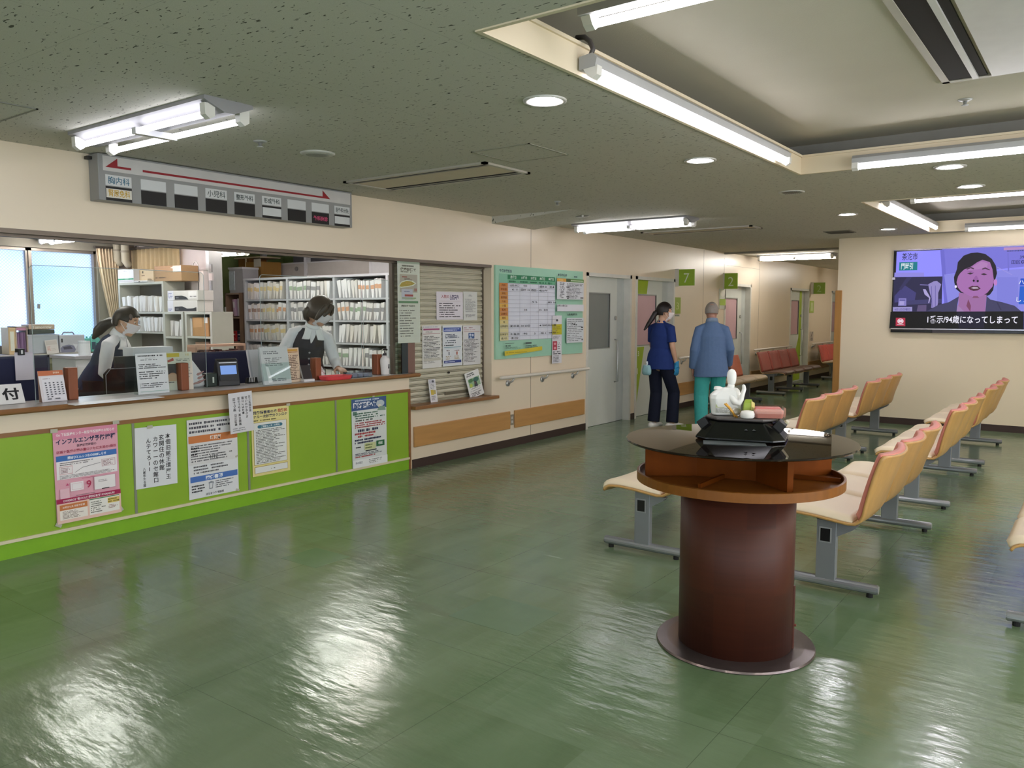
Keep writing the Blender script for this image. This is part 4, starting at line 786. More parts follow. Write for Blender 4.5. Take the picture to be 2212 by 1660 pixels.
def seat_meshes(w, shell, pad, bpad):
    hw = w / 2
    m = MB(); n = len(PROF) - 1
    def sh_(u, v):
        s = 2 * v - 1; i = u * n; e = 1.0
        if u > .93: e = 1 - .04 * ((u - .93) / .07) ** 2
        p = _pt(s, i); return V((p.x, s * hw * e * .982, p.z))
    m.grid(sh_, 30, 14); a = m.build('seat_shell', shell, smooth=True, solid=.013, fix=False)
    def pad_(i0, i1, th, name, mt, side):
        m = MB(); nu, nv = 16, 14
        def surf(u, v, top):
            s = (2 * v - 1); i = i0 + (i1 - i0) * u; q = _pt(s, i); q0 = _pt(s, max(i - .05, 0)); q1 = _pt(s, min(i + .05, n - .01)); t = (q1 - q0).normalized(); nn = V((-t.z, 0, t.x))
            b = min(1, (1 - abs(2 * u - 1)) * 7) ; c = min(1, (1 - abs(s)) * 8); bul = (b * (2 - b)) ** .5 * (c * (2 - c)) ** .5
            o = .007 + (th * (.25 + .75 * bul) if top else 0)
            return V((q.x, s * hw * .95, q.z)) + nn * o
        g = []
        for top in (1, 0):
            g.append([[m._v(surf(i / nu, j / nv, top)) for j in range(nv + 1)] for i in range(nu + 1)])
        for k_, vs in enumerate(g):
            for i in range(nu):
                for j in range(nv): m.bm.faces.new((vs[i][j], vs[i + 1][j], vs[i + 1][j + 1], vs[i][j + 1]))
        bd = [(i, 0) for i in range(nu)] + [(nu, j) for j in range(nv)] + [(i, nv) for i in range(nu, 0, -1)] + [(0, j) for j in range(nv, 0, -1)]
        for p, q in zip(bd, bd[1:] + bd[:1]): m.bm.faces.new((g[0][p[0]][p[1]], g[0][q[0]][q[1]], g[1][q[0]][q[1]], g[1][p[0]][p[1]]))
        return m.build(name, mt, smooth=True)
    b = pad_(.35, 6.6, .034, 'seat_pad', pad, 1); c = pad_(7.9, n - .03, .036, 'back_pad', bpad, 1)
    return a, b, c
def bench(label, nseat, pitch, M, legs, shell=None, pad=None, bpad=None, group=None):
    t = thing('row_seat', label, 'seat', M=M, group=group)
    src = seat_meshes(pitch, shell or SHELL, pad or PADC, bpad or PADP)
    for i in range(nseat):
        y = (i - (nseat - 1) / 2) * pitch
        for o in src:
            q = o if i == 0 else o.copy()
            if i: COL.objects.link(q)
            q.parent = t; q.location = (0, y, 0)
    L = nseat * pitch
    m = MB(); m.prism([(-.06, 0, .335), (.03, 0, .335), (.12, 0, .37), (.10, 0, .385), (-.10, 0, .395)], (0, L - .24, 0)); o = m.build('seat_beam', GREYM, t); o.location = (0, -L / 2 + .12, 0)
    for y in legs:
        m = MB(); m.box((-.052, -.02, .05), (.052, .02, .385)); lg = m.build('leg', GREYM, t, bevel=.004); lg.location = (0, y, 0)
        m = MB(); m.prism([(-.052, -.018, .385), (.16, -.018, .372), (.13, -.018, .345), (.052, -.018, .30)], (0, .036, 0)); m.build('bracket', GREYM, lg)
        m = MB(); s = -1 if y < 0 else 1; m.box((-.038, s * .021, .26), (.028, s * .023, .345)); m.build('joint_cap', mat('8d8f90', .3), lg); m = MB(); m.box((-.030, s * .0225, .268), (.020, s * .0245, .338)); m.build('black_plug', mat('0c0c0d', .4), lg)
        m = MB(); m.tube([(-.262, 0, .044), (.262, 0, .044)], .026, 14); m.tube([(-.268, 0, .044), (.268, 0, .044)], .022, 14); m.build('foot_bar', mat('9ea1a5', .25, metal=.6, var=.03), lg, smooth=False)
        for e in (-.225, .225):
            m = MB(); m.lathe([(.017, 0), (.017, .024)], (e, 0, 0), 12); m.build('rubber_foot', mat('101010', .7), lg)
    return t
bA, bB, bC = -2.27, -1.165, -.055
b0 = bench('three-seat wooden row seat close behind the round table on its right', 3, .56, M4.Translation((bB, 5.25, 0)), (-.79, .79), group='three-seat row seats')
b0['label'] = 'three-seat wooden row seat just right of the round table, backs toward the aisle'
for x, y, lb in ((bB, 7.62, 'second wooden row seat of the aisle-side line, behind the one by the table'), (bB, 9.75, 'last wooden row seat of the aisle-side line, in front of the television wall'), (bA, 5.25, 'cream row seat half hidden on the left of the round table'),
                 (bA, 7.73, 'wooden row seat whose three backs rise behind the table top'), (bA, 9.87, 'farther of the two wooden row seats beyond the table, near the wooden wall end'), (bC, 5.25, 'row seat cut off by the right edge of the photo')):
    dup(b0, M4.Translation((x, y, 0)), lb)
# corridor seats along the left wall face the other way
SH2 = mat('a98b66', .5, var=.05); P2 = mat('c7b49a', .5); B2 = mat('b5644a', .45, var=.04); B3 = mat('934a40', .45, var=.04); P3 = mat('5f4638', .5, var=.04)
FL = lambda x, y: M4.Translation((x, y, 0)) @ M4.Rotation(pi, 4, 'Z')
h1 = bench('orange-backed corridor seat behind the old man', 3, .56, FL(-4.87, 12.72), (-.6, .6), SH2, P2, B2)
h2 = bench('corridor seat with four brown-red backs between two doors', 4, .56, FL(-4.87, 15.6), (-1.06, .0, 1.06), SH2, P3, B3)
h3 = bench('farthest red corridor seat cut by the wooden wall end', 4, .56, FL(-4.87, 19.45), (-.75, .75), SH2, P2, mat('b8584f', .45))

# ---- round counter table
TC = V((-1.30, 3.475, 0)); D = -TC.normalized(); RT = V((-D.y, D.x, 0))       # toward the viewer / to the right of it
if RT.dot(V((cos(YAW), sin(YAW), 0))) < 0: RT = -RT
tb = thing('round_table', 'round wooden writing table with smoked glass top and dark brown drum base', 'table', TC)
m = MB(); m.lathe([(.001, .0), (.347, .0), (.35, .004), (.346, .012), (.30, .014), (.001, .014)], n=72); m.build('base_plate', mat('6f6463', .28, metal=.75, var=.08), tb, smooth=False)
def drum_nodes(nt, b, N, L):
    sp = N('ShaderNodeSeparateXYZ'); L(N('ShaderNodeTexCoord').outputs['Object'], sp.inputs[0])
    n = N('ShaderNodeTexNoise', i2=3.0, i3=6.0); L(_coord(N, L, (1.2, 1.2, 26)), n.inputs[0])
    an = _math(N, L, 'ARCTAN2', sp.outputs[1], sp.outputs[0]); cb = N('ShaderNodeCombineXYZ')
    L(_math(N, L, 'FLOOR', _math(N, L, 'MULTIPLY', an, 1.9)), cb.inputs[0]); L(_math(N, L, 'FLOOR', _math(N, L, 'MULTIPLY', sp.outputs[2], 3.4)), cb.inputs[1])
    wn = N('ShaderNodeTexWhiteNoise'); L(cb.outputs[0], wn.inputs[0])
    c = _mix(N, L, n.outputs[0], lin('331a13'), lin('482318')); c = _mix(N, L, _ramp(N, L, wn.outputs[0], 0, 1, 0, .5), c, lin('542819'))
    L(c, b.inputs['Base Color']); b.inputs['Roughness'].default_value = .5; b.inputs['Specular IOR Level'].default_value = .28
DRUM = node_mat('mahogany_veneer', drum_nodes)
m = MB(); m.lathe([(.001, .012), (.250, .012), (.250, .745), (.001, .745)], n=72); o = m.build('drum', DRUM, tb)
for p in o.data.polygons: p.use_smooth = len(p.vertices) == 4
m = MB(); a = RT * .247 + D * .04; m.tube([a + V((0, 0, .015)), a + V((0, 0, .30))], .008, 8); m.build('edge_strip', mat('4a241a', .4), tb); m = MB(); m.tube([a + V((0, 0, .12)), a * 1.06 + V((0, 0, .122))], .006, 8); m.build('screw', mat('6a3222', .4), tb)
TW = mat('6a3408', .6, var=.13, scale=2.2, aniso=(7, 7, .7), spec=.08); TW2 = mat('7f4c1a', .4, var=.12, scale=5, aniso=(1, 7, 1), spec=.3)
m = MB(); m.lathe([(.001, .748), (.449, .748), (.449, .787), (.440, .789), (.437, .787), (.437, .765), (.001, .765)], n=80); m.build('tray', TW2, tb)
def board(p, q, z0, z1, th, name, mt):
    p, q = V((p[0], p[1], 0)), V((q[0], q[1], 0)); P_, Q_ = D * p.x + RT * p.y, D * q.x + RT * q.y; n_ = (Q_ - P_).normalized().cross(V((0, 0, 1))) * th / 2
    m = MB(); m.prism([P_ - n_ + V((0, 0, z0)), Q_ - n_ + V((0, 0, z0)), Q_ + n_ + V((0, 0, z0)), P_ + n_ + V((0, 0, z0))], (0, 0, z1 - z0)); return m.build(name, mt, tb)
zt = .922
board((.085, -.405), (.03, -.18), .766, zt, .02, 'divider_board', TW); board((.03, -.18), (.075, .085), .766, zt, .02, 'divider_board', TW)
board((.075, .085), (.275, .205), .766, zt, .028, 'divider_board', TW); board((.05, .08), (-.17, .40), .766, zt, .02, 'divider_board', TW)
board((.03, -.18), (-.33, .02), .766, zt, .02, 'divider_board', TW); board((-.05, .1), (-.36, .12), .766, zt, .02, 'divider_board', TW)
board((.30, -.155), (.04, -.055), .766, .785, .012, 'low_strip', TW); board((-.02, .24), (.02, .425), .766, .785, .012, 'low_strip', TW)
def smoke_nodes(nt, b, N, L):
    nt.nodes.remove(b); o = nt.nodes['Material Output']; t = N('ShaderNodeBsdfTransparent'); t.inputs[0].default_value = lin('8f8478'); g = N('ShaderNodeBsdfGlossy'); g.inputs['Roughness'].default_value = .012
    d = N('ShaderNodeBsdfDiffuse'); d.inputs[0].default_value = lin('3a322d'); f = N('ShaderNodeLayerWeight'); f.inputs[0].default_value = .5
    n = N('ShaderNodeTexNoise', i2=4.0); L(_coord(N, L, (1, 1, 1)), n.inputs[0])
    fa = _math(N, L, 'MULTIPLY_ADD', _math(N, L, 'POWER', f.outputs['Facing'], 4.2), .95); nt.nodes[-1]; fa.node.inputs[2].default_value = .05
    s1 = N('ShaderNodeMixShader'); L(_ramp(N, L, n.outputs[0], .2, .8, .10, .14), s1.inputs[0]); L(t.outputs[0], s1.inputs[1]); L(d.outputs[0], s1.inputs[2])
    s2 = N('ShaderNodeMixShader'); L(fa, s2.inputs[0]); L(s1.outputs[0], s2.inputs[1]); L(g.outputs[0], s2.inputs[2]); L(s2.outputs[0], o.inputs[0])
SMOKE = node_mat('smoked_glass', smoke_nodes)
m = MB(); m.lathe([(.001, .924), (.494, .924), (.499, .927), (.5, .931), (.497, .935), (.001, .936)], n=96); m.build('glass_top', SMOKE, tb)
# ---- things on the table
ZT = .9365
TP = lambda a, b, z=0: TC + D * a + RT * b + V((0, 0, ZT + z))        # a toward the viewer, b to the right
FR = M4((RT, -D, V((0, 0, 1)))).transposed().to_4x4()                 # local x right, y away, z up
def on_table(a, b, z=0, rz=0): M = FR.copy(); M.translation = TP(a, b, z); return M @ M4.Rotation(R(rz), 4, 'Z')
BLKG = mat('09090a', .08, spec=.6, var=.02)
ks = thing('caddy_base', 'glossy black tapered caddy with two matt side handles on the smoked glass', 'caddy', M=on_table(-.03, .012, 0, -7))
def ring8(w, d, z, c=.25): return [(w * x, d * y, z) for x, y in ((-1, -1 + c * 1.4), (-1 + c, -1), (1 - c, -1), (1, -1 + c * 1.4), (1, 1 - c * 1.4), (1 - c, 1), (-1 + c, 1), (-1, 1 - c * 1.4))]
m = MB(); m.rings([ring8(.18, .125, 0), ring8(.192, .135, .004), ring8(.192, .135, .012), ring8(.135, .095, .082), ring8(.125, .088, .092)]); m.build('body', BLKG, ks, bevel=.003)
m = MB(); m.rings([ring8(.148, .105, .088, .35), ring8(.152, .108, .094, .35), ring8(.150, .106, .101, .35)]); m.build('tray_top', mat('4d4744', .3), ks, bevel=.002)
for s in (-1, 1):
    m = MB(M4.Translation((s * .155, -.03, .058)) @ M4.Rotation(s * R(38), 4, 'Y')); m.box((-.022, -.045, -.034), (.022, .045, .034)); m.build('side_handle', mat('101011', .55), ks, bevel=.004)
m = MB(M4.Translation((.172, .02, .062)) @ M4.Rotation(R(38), 4, 'Y')); m.box((-.006, -.03, -.03), (.012, .03, .03)); m.build('catch', mat('cfc7a8', .3, metal=.3), ks, bevel=.004)
m = MB(); m.prism([(.022, -.1185, .052), (.03, -.1155, .057), (.038, -.1185, .052)], (0, -.0015, 0)); m.prism([(.055, -.1185, .052), (.062, -.115, .058), (.072, -.1185, .052)], (0, -.0015, 0)); m.build('mark', mat('4a4a4c', .4), ks)
zb = .102
pb_ = thing('pump_bottle', 'big white angular pump bottle with an oval head and curved spout', 'bottle', M=on_table(-.04, -.062, zb, 8))
WB = mat('e9e8e4', .25, var=.015, spec=.5)
m = MB()
def rr(w, d, z, c, ox=0): return [(p[0] + ox, p[1], p[2]) for p in ring8(w, d, z, c)]
m.rings([rr(.060, .036, 0, .3), rr(.063, .040, .008, .3), rr(.068, .044, .075, .3, -.003), rr(.066, .042, .092, .35, -.002), rr(.052, .036, .112, .4, .006), rr(.040, .028, .120, .5, .010), rr(.022, .020, .124, .5, .016)]); m.build('bottle_body', WB, pb_, bevel=.006)
m = MB(); m.rings([rr(.034, .022, .113, .45, -.022), rr(.012, .012, .128, .45, -.040)]); m.build('shoulder_ridge', WB, pb_, bevel=.004)
m = MB(); m.tube([(.018, -.006, .115), (.02, -.006, .128), (.021, -.006, .137)], [.020, .016, .0145], 16); m.build('collar', WB, pb_, smooth=True)
m = MB(); m.rings([[(.022 + r_ * cos(2 * pi * j / 20), -.006 + r_ * .85 * sin(2 * pi * j / 20), z_) for j in range(20)] for r_, z_ in ((.010, .132), (.0165, .142), (.0205, .158), (.0215, .176), (.019, .192), (.012, .203), (.003, .207))]); m.build('pump_head', WB, pb_, smooth=True)
m = MB(); m.tube([(.015, -.03, .085), (.035, -.045, .062), (.052, -.05, .058), (.060, -.05, .075), (.066, -.05, .100), (.072, -.048, .122), (.070, -.046, .134)], [.014, .016, .014, .011, .0095, .009, .0075], 12, dome=True); m.build('spout', WB, pb_, smooth=True)
lf = MB(); lf.box((-.052, -.0395, .012), (.030, -.0405, .060)); lb_ = lf.build('label', mat('c3c3b8', .45), pb_); printed(lb_, .082, .048, [('t', '3a3d3c', 'D-SANZ', .3, .10, .16, 'C', .42, .03), ('l', '3a3d3c', .58, .03, .98, .17, 1, .8), ('r', 'b7bf8c', .05, .2, .5, .5), ('l', '5a5d58', .05, .55, .95, .98, 5, .5)], M=M4.Translation((-.011, -.0406, .036)) @ wall_frame('-Y'))
fl = thing('wrapped_sachet', 'orange and yellow printed sachet in crumpled clear film before the white bottle', 'sachet', M=on_table(.05, -.03, zb))
m = MB(); m.rings([[(-.03 + t_ * .05 + .003 * sin(7 * t_), -.004 + .003 * sin(9 * t_), .062 - .055 * t_ + .004 * sin(11 * t_ + 1) - w_) for w_ in (.013, 0)] + [(-.03 + t_ * .05, .006, .062 - .055 * t_ - .007)] for t_ in [i / 6 for i in range(7)]]); m.tube([(-.034, -.008, .058), (-.018, -.012, .046), (.0, -.010, .024), (.006, -.006, .006)], [(.007, .004), (.014, .006), (.010, .005), (.004, .004)], 10, side=(0, 1, 0), dome=True); m.build('printed_foil', mat('cf9a3f', .3, var=.2, scale=60), fl, smooth=True)
m = MB(); m.ball((.012, .0, .022), (.026, .02, .022), 10); o = m.build('clear_film', clear('e6e2da', 2.2, .12), fl)
gp = thing('green_packet', 'small green and yellow packet standing between the spout and the pink tray', 'packet', M=on_table(.0, .034, zb, 10))
m = MB(); m.rings([[(-.022 * a_, -.012 * b_, z_), (.026 * a_, -.012 * b_, z_), (.026 * a_, .012 * b_, z_), (-.022 * a_, .012 * b_, z_)] for a_, b_, z_ in ((1, 1, 0), (1.05, 1.3, .025), (.85, .8, .060), (.55, .15, .076))]); m.build('packet_body', mat('90a63a', .4, var=.06), gp, bevel=.003)
m = MB(); m.prism([(.012, -.017, .03), (.027, -.017, .03), (.026, -.014, .062), (.012, -.012, .070)], (0, .004, 0)); m.build('yellow_flap', mat('d9c97a', .4), gp)
wc = thing('cotton_pad_cup', 'rounded white cotton pad in front of the green packet', 'cotton', M=on_table(.065, .032, zb)); m = MB(); m.rings([[(.030 * a_ * cos(2 * pi * j / 18), .024 * a_ * sin(2 * pi * j / 18), z_) for j in range(18)] for a_, z_ in ((.8, 0), (1, .006), (1.02, .02), (.85, .031), (.4, .034))]); m.build('pad', mat('e6e2dc', .7, bump=.1), wc, smooth=True)
ptr = thing('pink_tissue_tray', 'pink lidded tray in a patterned clear wrap on the black caddy', 'tray', M=on_table(.0, .118, zb, 6))
m = MB(); m.rings([ring8(.058, .055, 0, .15), ring8(.062, .060, .03, .15), ring8(.060, .058, .036, .15)]); m.build('tray_body', mat('e5a698', .35, var=.04), ptr, bevel=.003)
bx((-.055, -.01, .036), (.055, .052, .041)).build('pink_lid', mat('cf6a6a', .35), ptr); m = MB(); m.prism([(-.062, .05, .03), (-.05, .05, .03), (-.075, .03, .068), (-.082, .03, .068)], (0, .012, 0)); m.build('peach_flap', mat('e0b79c', .4), ptr)
m = MB(); m.rings([ring8(.066, .064, .001, .15), ring8(.069, .068, .022, .15), ring8(.068, .067, .046, .15)], cap=False); m.build('wrap', clear('efe2e0', 3.0, .15), ptr)
q = onZ(1560, 972, ZT)
tag(bx((-.12, -.05, 0), (.14, .05, .0012)).build('glass_mat', mat('5a6160', .3, var=.2, scale=30)), 'dull grey printed mat lying on the smoked glass before the caddy', 'mat').matrix_world = on_table(.135, -.03, 0, 3)

# ---- television
Yt = 11.69; a, b = onY(1931, 541, Yt), onY(1922, 718, Yt)
x0, x1, z0, z1 = a.x, a.x + 1.90, b.z, a.z; wt, ht = x1 - x0, z1 - z0
tv = thing('television', 'wide wall television showing a news announcer with white subtitles', 'television', M=M4.Translation(((x0 + x1) / 2, Yt, (z0 + z1) / 2)) @ wall_frame('-Y'))
bx((-wt / 2, -ht / 2, -.045), (wt / 2, ht / 2, 0)).build('casing', mat('0c0b10', .2), tv, bevel=.004)
bx((-wt / 2 - .002, ht / 2 - .012, 0), (wt / 2, ht / 2 + .002, .006)).build('top_rim', mat('9a94a0', .2, metal=.7), tv); bx((-wt / 2, -ht / 2 + .042, 0), (wt / 2, -ht / 2 + .054, .008)).build('silver_trim', mat('cfcad2', .2, metal=.7), tv)
bx((-.45, -ht / 2 - .0, .001), (.05, -ht / 2 + .036, .003)).build('speaker_bar', mat('3a3438', .3), tv); bx((-.35, -.2, -.055), (.35, .25, -.045)).build('wall_bracket', mat('2a2a2c', .6), tv)
bx((-wt / 2 - .006, .155, -.01), (-wt / 2 + .03, .185, .004)).build('white_tape', mat('c9c4d4', .4), tv)
sx, sy = wt - .055, ht - .085; scr = bx((-sx / 2, -sy / 2, .0), (sx / 2, sy / 2, .002)).build('screen', emit('8f8cff', .85), tv); scr.location = (.008, .022, 0)
# the picture, in units of the screen: 2212 photo-crop pixels are mapped on its visible part
def T(x, y): 
    p = onY(1900 + x / 7.09, 520 + y / 7.09, Yt); return ((p.x - (x0 + x1) / 2 - .008) / sx + .5, .5 - (p.z - (z0 + z1) / 2 - .022) / sy)
E_ = lambda c, s=.62: emit(c, s)
P_ = lambda c, pts, s=.62: ('p', E_(c, s), [T(*p) for p in pts])
def elli(c, x, y, rx, ry, s=.85, a0=0, a1=360): return ('p', E_(c, s), [T(x + rx * cos(R(a)), y + ry * sin(R(a))) for a in range(a0, a1, 15)])
els = [P_('8884f5', [(960, 130), (2212, 75), (2212, 400), (975, 520)]), P_('7b78e8', [(930, 140), (990, 140), (1060, 1090), (1000, 1090)]), P_('9a9aff', [(990, 520), (2212, 430), (2212, 1090), (1060, 1090)]), P_('8f90f8', [(1800, 560), (2120, 560), (2120, 1090), (1800, 1090)]),
       P_('b0a8ff', [(1800, 400), (2030, 520), (2030, 530), (1800, 412)]), P_('7f7ce8', [(1960, 190), (1975, 190), (1985, 470), (1965, 470)]), P_('a39cff', [(230, 490), (680, 490), (680, 550), (225, 555)]),
       P_('2d2a52', [(220, 560), (965, 548), (950, 1100), (205, 1100)]), P_('4a4688', [(230, 850), (380, 680), (560, 800), (540, 920), (230, 950)]), P_('3a3768', [(420, 560), (500, 560), (330, 760), (300, 740)]), P_('47447a', [(410, 920), (950, 890), (950, 960), (410, 985)]),
       P_('a79be0', [(745, 670), (830, 625), (880, 620), (945, 670), (930, 720), (900, 800), (895, 960), (880, 1030), (790, 1030), (800, 900), (770, 800)]), P_('c2b6f0', [(665, 745), (705, 745), (760, 840), (780, 880), (760, 960), (745, 955), (760, 880), (690, 825)]), P_('7a6fc0', [(790, 700), (800, 700), (810, 1020), (800, 1020)]), P_('7a6fc0', [(850, 690), (860, 690), (860, 1020), (850, 1020)]), P_('8a80c8', [(620, 668), (760, 678), (760, 690), (620, 684)]),
       P_('b0a8e8', [(205, 1020), (500, 1015), (500, 1085), (205, 1085)]), P_('9a92e0', [(295, 885), (410, 885), (410, 1000), (285, 1000)]), P_('5a54a0', [(308, 905), (395, 905), (395, 920), (308, 920)]), P_('bdb4f4', [(308, 930), (375, 930), (375, 985), (305, 985)]), P_('6a5a88', [(590, 990), (720, 985), (715, 1085), (570, 1085)]),
       # the announcer
       P_('1b1626', [(1140, 560), (1185, 440), (1200, 330), (1290, 230), (1400, 190), (1500, 182), (1620, 205), (1720, 280), (1780, 380), (1800, 500), (1760, 640), (1740, 760), (1690, 830), (1640, 850), (1240, 800), (1170, 740), (1145, 640)]),
       P_('b27ab8', [(1215, 800), (1640, 830), (1620, 1090), (1200, 1090)]), P_('48466e', [(720, 1085), (900, 985), (1060, 945), (1215, 855), (1190, 1000), (1180, 1090)]), P_('48466e', [(1640, 850), (1700, 905), (1880, 945), (2070, 1000), (2170, 1085), (1620, 1090), (1630, 1000)]), P_('39375c', [(1790, 945), (1810, 945), (1870, 1060), (1850, 1065)]), P_('b58fc8', [(1180, 1090), (1195, 985), (1300, 1090)]), P_('8a4a70', [(1360, 900), (1400, 1000), (1390, 1090), (1330, 1000)]),
       P_('bb7cc6', [(1180, 640), (1215, 500), (1330, 420), (1500, 320), (1560, 290), (1690, 330), (1730, 440), (1750, 600), (1735, 700), (1650, 800), (1560, 855), (1480, 870), (1380, 850), (1250, 780), (1200, 720)]), P_('c88fd0', [(1350, 450), (1560, 320), (1660, 350), (1640, 420), (1500, 440)]),
       P_('1b1626', [(1195, 560), (1210, 400), (1330, 260), (1560, 240), (1600, 285), (1500, 330), (1400, 400), (1300, 440), (1235, 500)]), elli('bb7cc6', 1775, 640, 28, 50), elli('ece4f6', 1168, 705, 17, 20),
       P_('5a3858', [(1330, 430), (1400, 405), (1450, 425), (1440, 440), (1395, 425), (1340, 445)]), P_('5a3858', [(1570, 430), (1620, 410), (1690, 445), (1685, 458), (1620, 432), (1575, 445)]), P_('3a2438', [(1340, 505), (1390, 488), (1440, 505), (1390, 520)]), P_('3a2438', [(1550, 515), (1600, 500), (1650, 520), (1600, 532)]), P_('9a62a8', [(1330, 480), (1390, 468), (1450, 488), (1440, 495), (1390, 480)]),
       P_('a868b4', [(1430, 600), (1470, 540), (1490, 540), (1525, 610), (1515, 640), (1430, 640)]), elli('1d1020', 1443, 615, 16, 17), elli('1d1020', 1505, 620, 16, 18), P_('5a2c44', [(1355, 725), (1420, 692), (1460, 696), (1500, 692), (1550, 735), (1500, 765), (1440, 772), (1390, 755)]), P_('d8c4dc', [(1400, 725), (1440, 712), (1500, 715), (1520, 735), (1440, 740)]), P_('93587f', [(1440, 850), (1500, 850), (1530, 880), (1420, 880)]),
       # subtitles and captions
       P_('07060c', [(170, 1090), (2212, 1085), (2212, 1380), (150, 1345)], .3), P_('191632', [(1180, 1090), (1620, 1090), (1600, 1345), (1215, 1345)]), P_('c8304e', [(252, 1182), (395, 1184), (395, 1312), (248, 1310)]), elli('e8d8e0', 322, 1235, 48, 40), elli('c8304e', 322, 1235, 38, 30), elli('e8d8e0', 308, 1235, 20, 22), elli('e8d8e0', 338, 1235, 18, 22), P_('e8d8e0', [(270, 1283), (370, 1283), (370, 1291), (270, 1291)]),
       P_('0f8a9a', [(305, 335), (582, 326), (578, 455), (300, 460)]), P_('1f58e0', [(2160, 580), (2400, 578), (2400, 685), (2150, 688)]), P_('1f6ae6', [(2150, 700), (2400, 700), (2400, 975), (2130, 975)])]
cu, cv = T(1395, 1210); els.append(('t', E_('e8e6f4', .9), '1番示/94歳になってしまって', cu, cv, .105, 'C', (T(2100, 1200)[0] - T(700, 1200)[0]), .012))
cu, cv = T(420, 392); els.append(('t', E_('e8f4f8', .8), '門時引', cu, cv, .09, 'C', T(520, 0)[0] - T(335, 0)[0])); cu, cv = T(465, 245); els.append(('t', E_('3a3a60'), '茶沱市', cu, cv, .10, 'C', T(590, 0)[0] - T(350, 0)[0]))
cu, cv = T(2050, 158); els.append(('l', E_('5a58a0'), T(1960, 0)[0], cv - .012, T(2400, 0)[0], cv + .012, 1, .8)); els.append(('r', E_('d0a0d8'), T(1910, 0)[0], T(0, 185)[1], T(2400, 0)[0], T(0, 222)[1])); cu, cv = T(2200, 250); els.append(('t', E_('3a3870'), '398', cu, cv, .05)); cu, cv = T(2120, 328); els.append(('t', E_('2a2860'), '田区◎', cu, cv, .05))
cu, cv = T(350, 1055); els.append(('t', E_('5a50a0'), '8日2日日曜日', cu, cv, .035, 'C', T(470, 0)[0] - T(232, 0)[0])); cu, cv = T(2215, 635); els.append(('t', E_('e8f0ff', .8), 'ハム', cu, cv, .06)); cu, cv = T(2240, 900); els.append(('t', E_('e8f0ff', .8), 'し 広い', cu, cv, .07))
els = [e for e in els]
printed(scr, sx, sy, els, z0=.0024, dz=.0001)
# ================================================================ people
def fused(m, name, mt, parent, voxel=.006, smooth=6, fac=.5):
    """closes a set of overlapping solids into one continuous surface"""
    o = m.build('tmp', mt); r = o.modifiers.new('r', 'REMESH'); r.mode = 'VOXEL'; r.voxel_size = voxel; r.use_smooth_shade = True
    s = o.modifiers.new('s', 'SMOOTH'); s.iterations = smooth; s.factor = fac
    dg = bpy.context.evaluated_depsgraph_get(); me = bpy.data.meshes.new_from_object(o.evaluated_get(dg)); me.name = name
    old = o.data; bpy.data.objects.remove(o); bpy.data.meshes.remove(old)
    for f in me.polygons: f.use_smooth = True
    me.materials.clear(); me.materials.append(mt)
    q = bpy.data.objects.new(name, me); COL.objects.link(q); q.parent = parent; return q
def lerp(a, b, t): return V(a) * (1 - t) + V(b) * t
def hand(m, wrist, d, n, thumb, curl=.5, s=1.0, spread=.10, fr=.0085):
    """d: along the palm, n: direction the palm faces, thumb: side of the thumb"""
    d, n = V(d).normalized(), V(n); n = (n - d * n.dot(d)).normalized(); t = d.cross(n); t = t if t.dot(V(thumb)) > 0 else -t; w = V(wrist)
    m.tube([w - d * .02 * s, w + d * .03 * s, w + d * .085 * s], [(.024 * s, .017 * s), (.037 * s, .016 * s), (.039 * s, .012 * s)], 12, side=t, dome=True)
    for k, (o, L) in enumerate(((.029, .070), (.010, .078), (-.010, .073), (-.028, .058))):
        b = w + d * .078 * s + t * o * s; c = curl * (1 + .12 * k); p = [b]; a = 0
        for f in (.42, .33, .25):
            a += c * (.7 if f == .42 else 1.0); dd = (d * cos(a) + n * sin(a) + t * o * spread * 10 * (1 - .5 * min(1, a))).normalized(); p.append(p[-1] + dd * L * f * s)
        m.tube(p, [fr * s * 1.08, fr * s, fr * s * .94, fr * s * .82], 8, dome=True)
    b = w + d * .022 * s + t * .026 * s; q = (d * .62 + t * .7 + n * .35).normalized(); q2 = (d * .95 + t * .18 + n * (.3 + curl * .4)).normalized()
    m.tube([b, b + q * .034 * s, b + q * .034 * s + q2 * .028 * s, b + q * .034 * s + q2 * .052 * s], [.013 * s, .0115 * s, .0095 * s, .008 * s], 8, dome=True)
def head_frame(yaw, pitch, roll=0): return (M4.Rotation(yaw, 4, 'Z') @ M4.Rotation(pitch, 4, 'X') @ M4.Rotation(roll, 4, 'Y')).to_3x3()
def sphere_patch(m, c, B, rad, keep, n=44, k=28, off=0.0):
    """part of a rounded shell about c (axes B: right, forward, up) where keep(direction) is true"""
    V_ = {}
    def vert(i, j):
        i %= n
        if (i, j) not in V_:
            th = pi * j / k; ph = 2 * pi * i / n; q = V((sin(th) * cos(ph), sin(th) * sin(ph), cos(th))); r = rad(q); V_[(i, j)] = m._v(c + B @ V((q.x * r[0], q.y * r[1], q.z * r[2])))
        return V_[(i, j)]
    for j in range(k):
        for i in range(n):
            th = pi * (j + .5) / k; ph = 2 * pi * (i + .5) / n
            if keep(V((sin(th) * cos(ph), sin(th) * sin(ph), cos(th)))):
                f = [vert(i, j), vert(i, j + 1), vert(i + 1, j + 1), vert(i + 1, j)]; f = list(dict.fromkeys(f))
                if len(f) > 2:
                    try: m.bm.faces.new(f)
                    except ValueError: pass
HR = (.076, .094, .112)
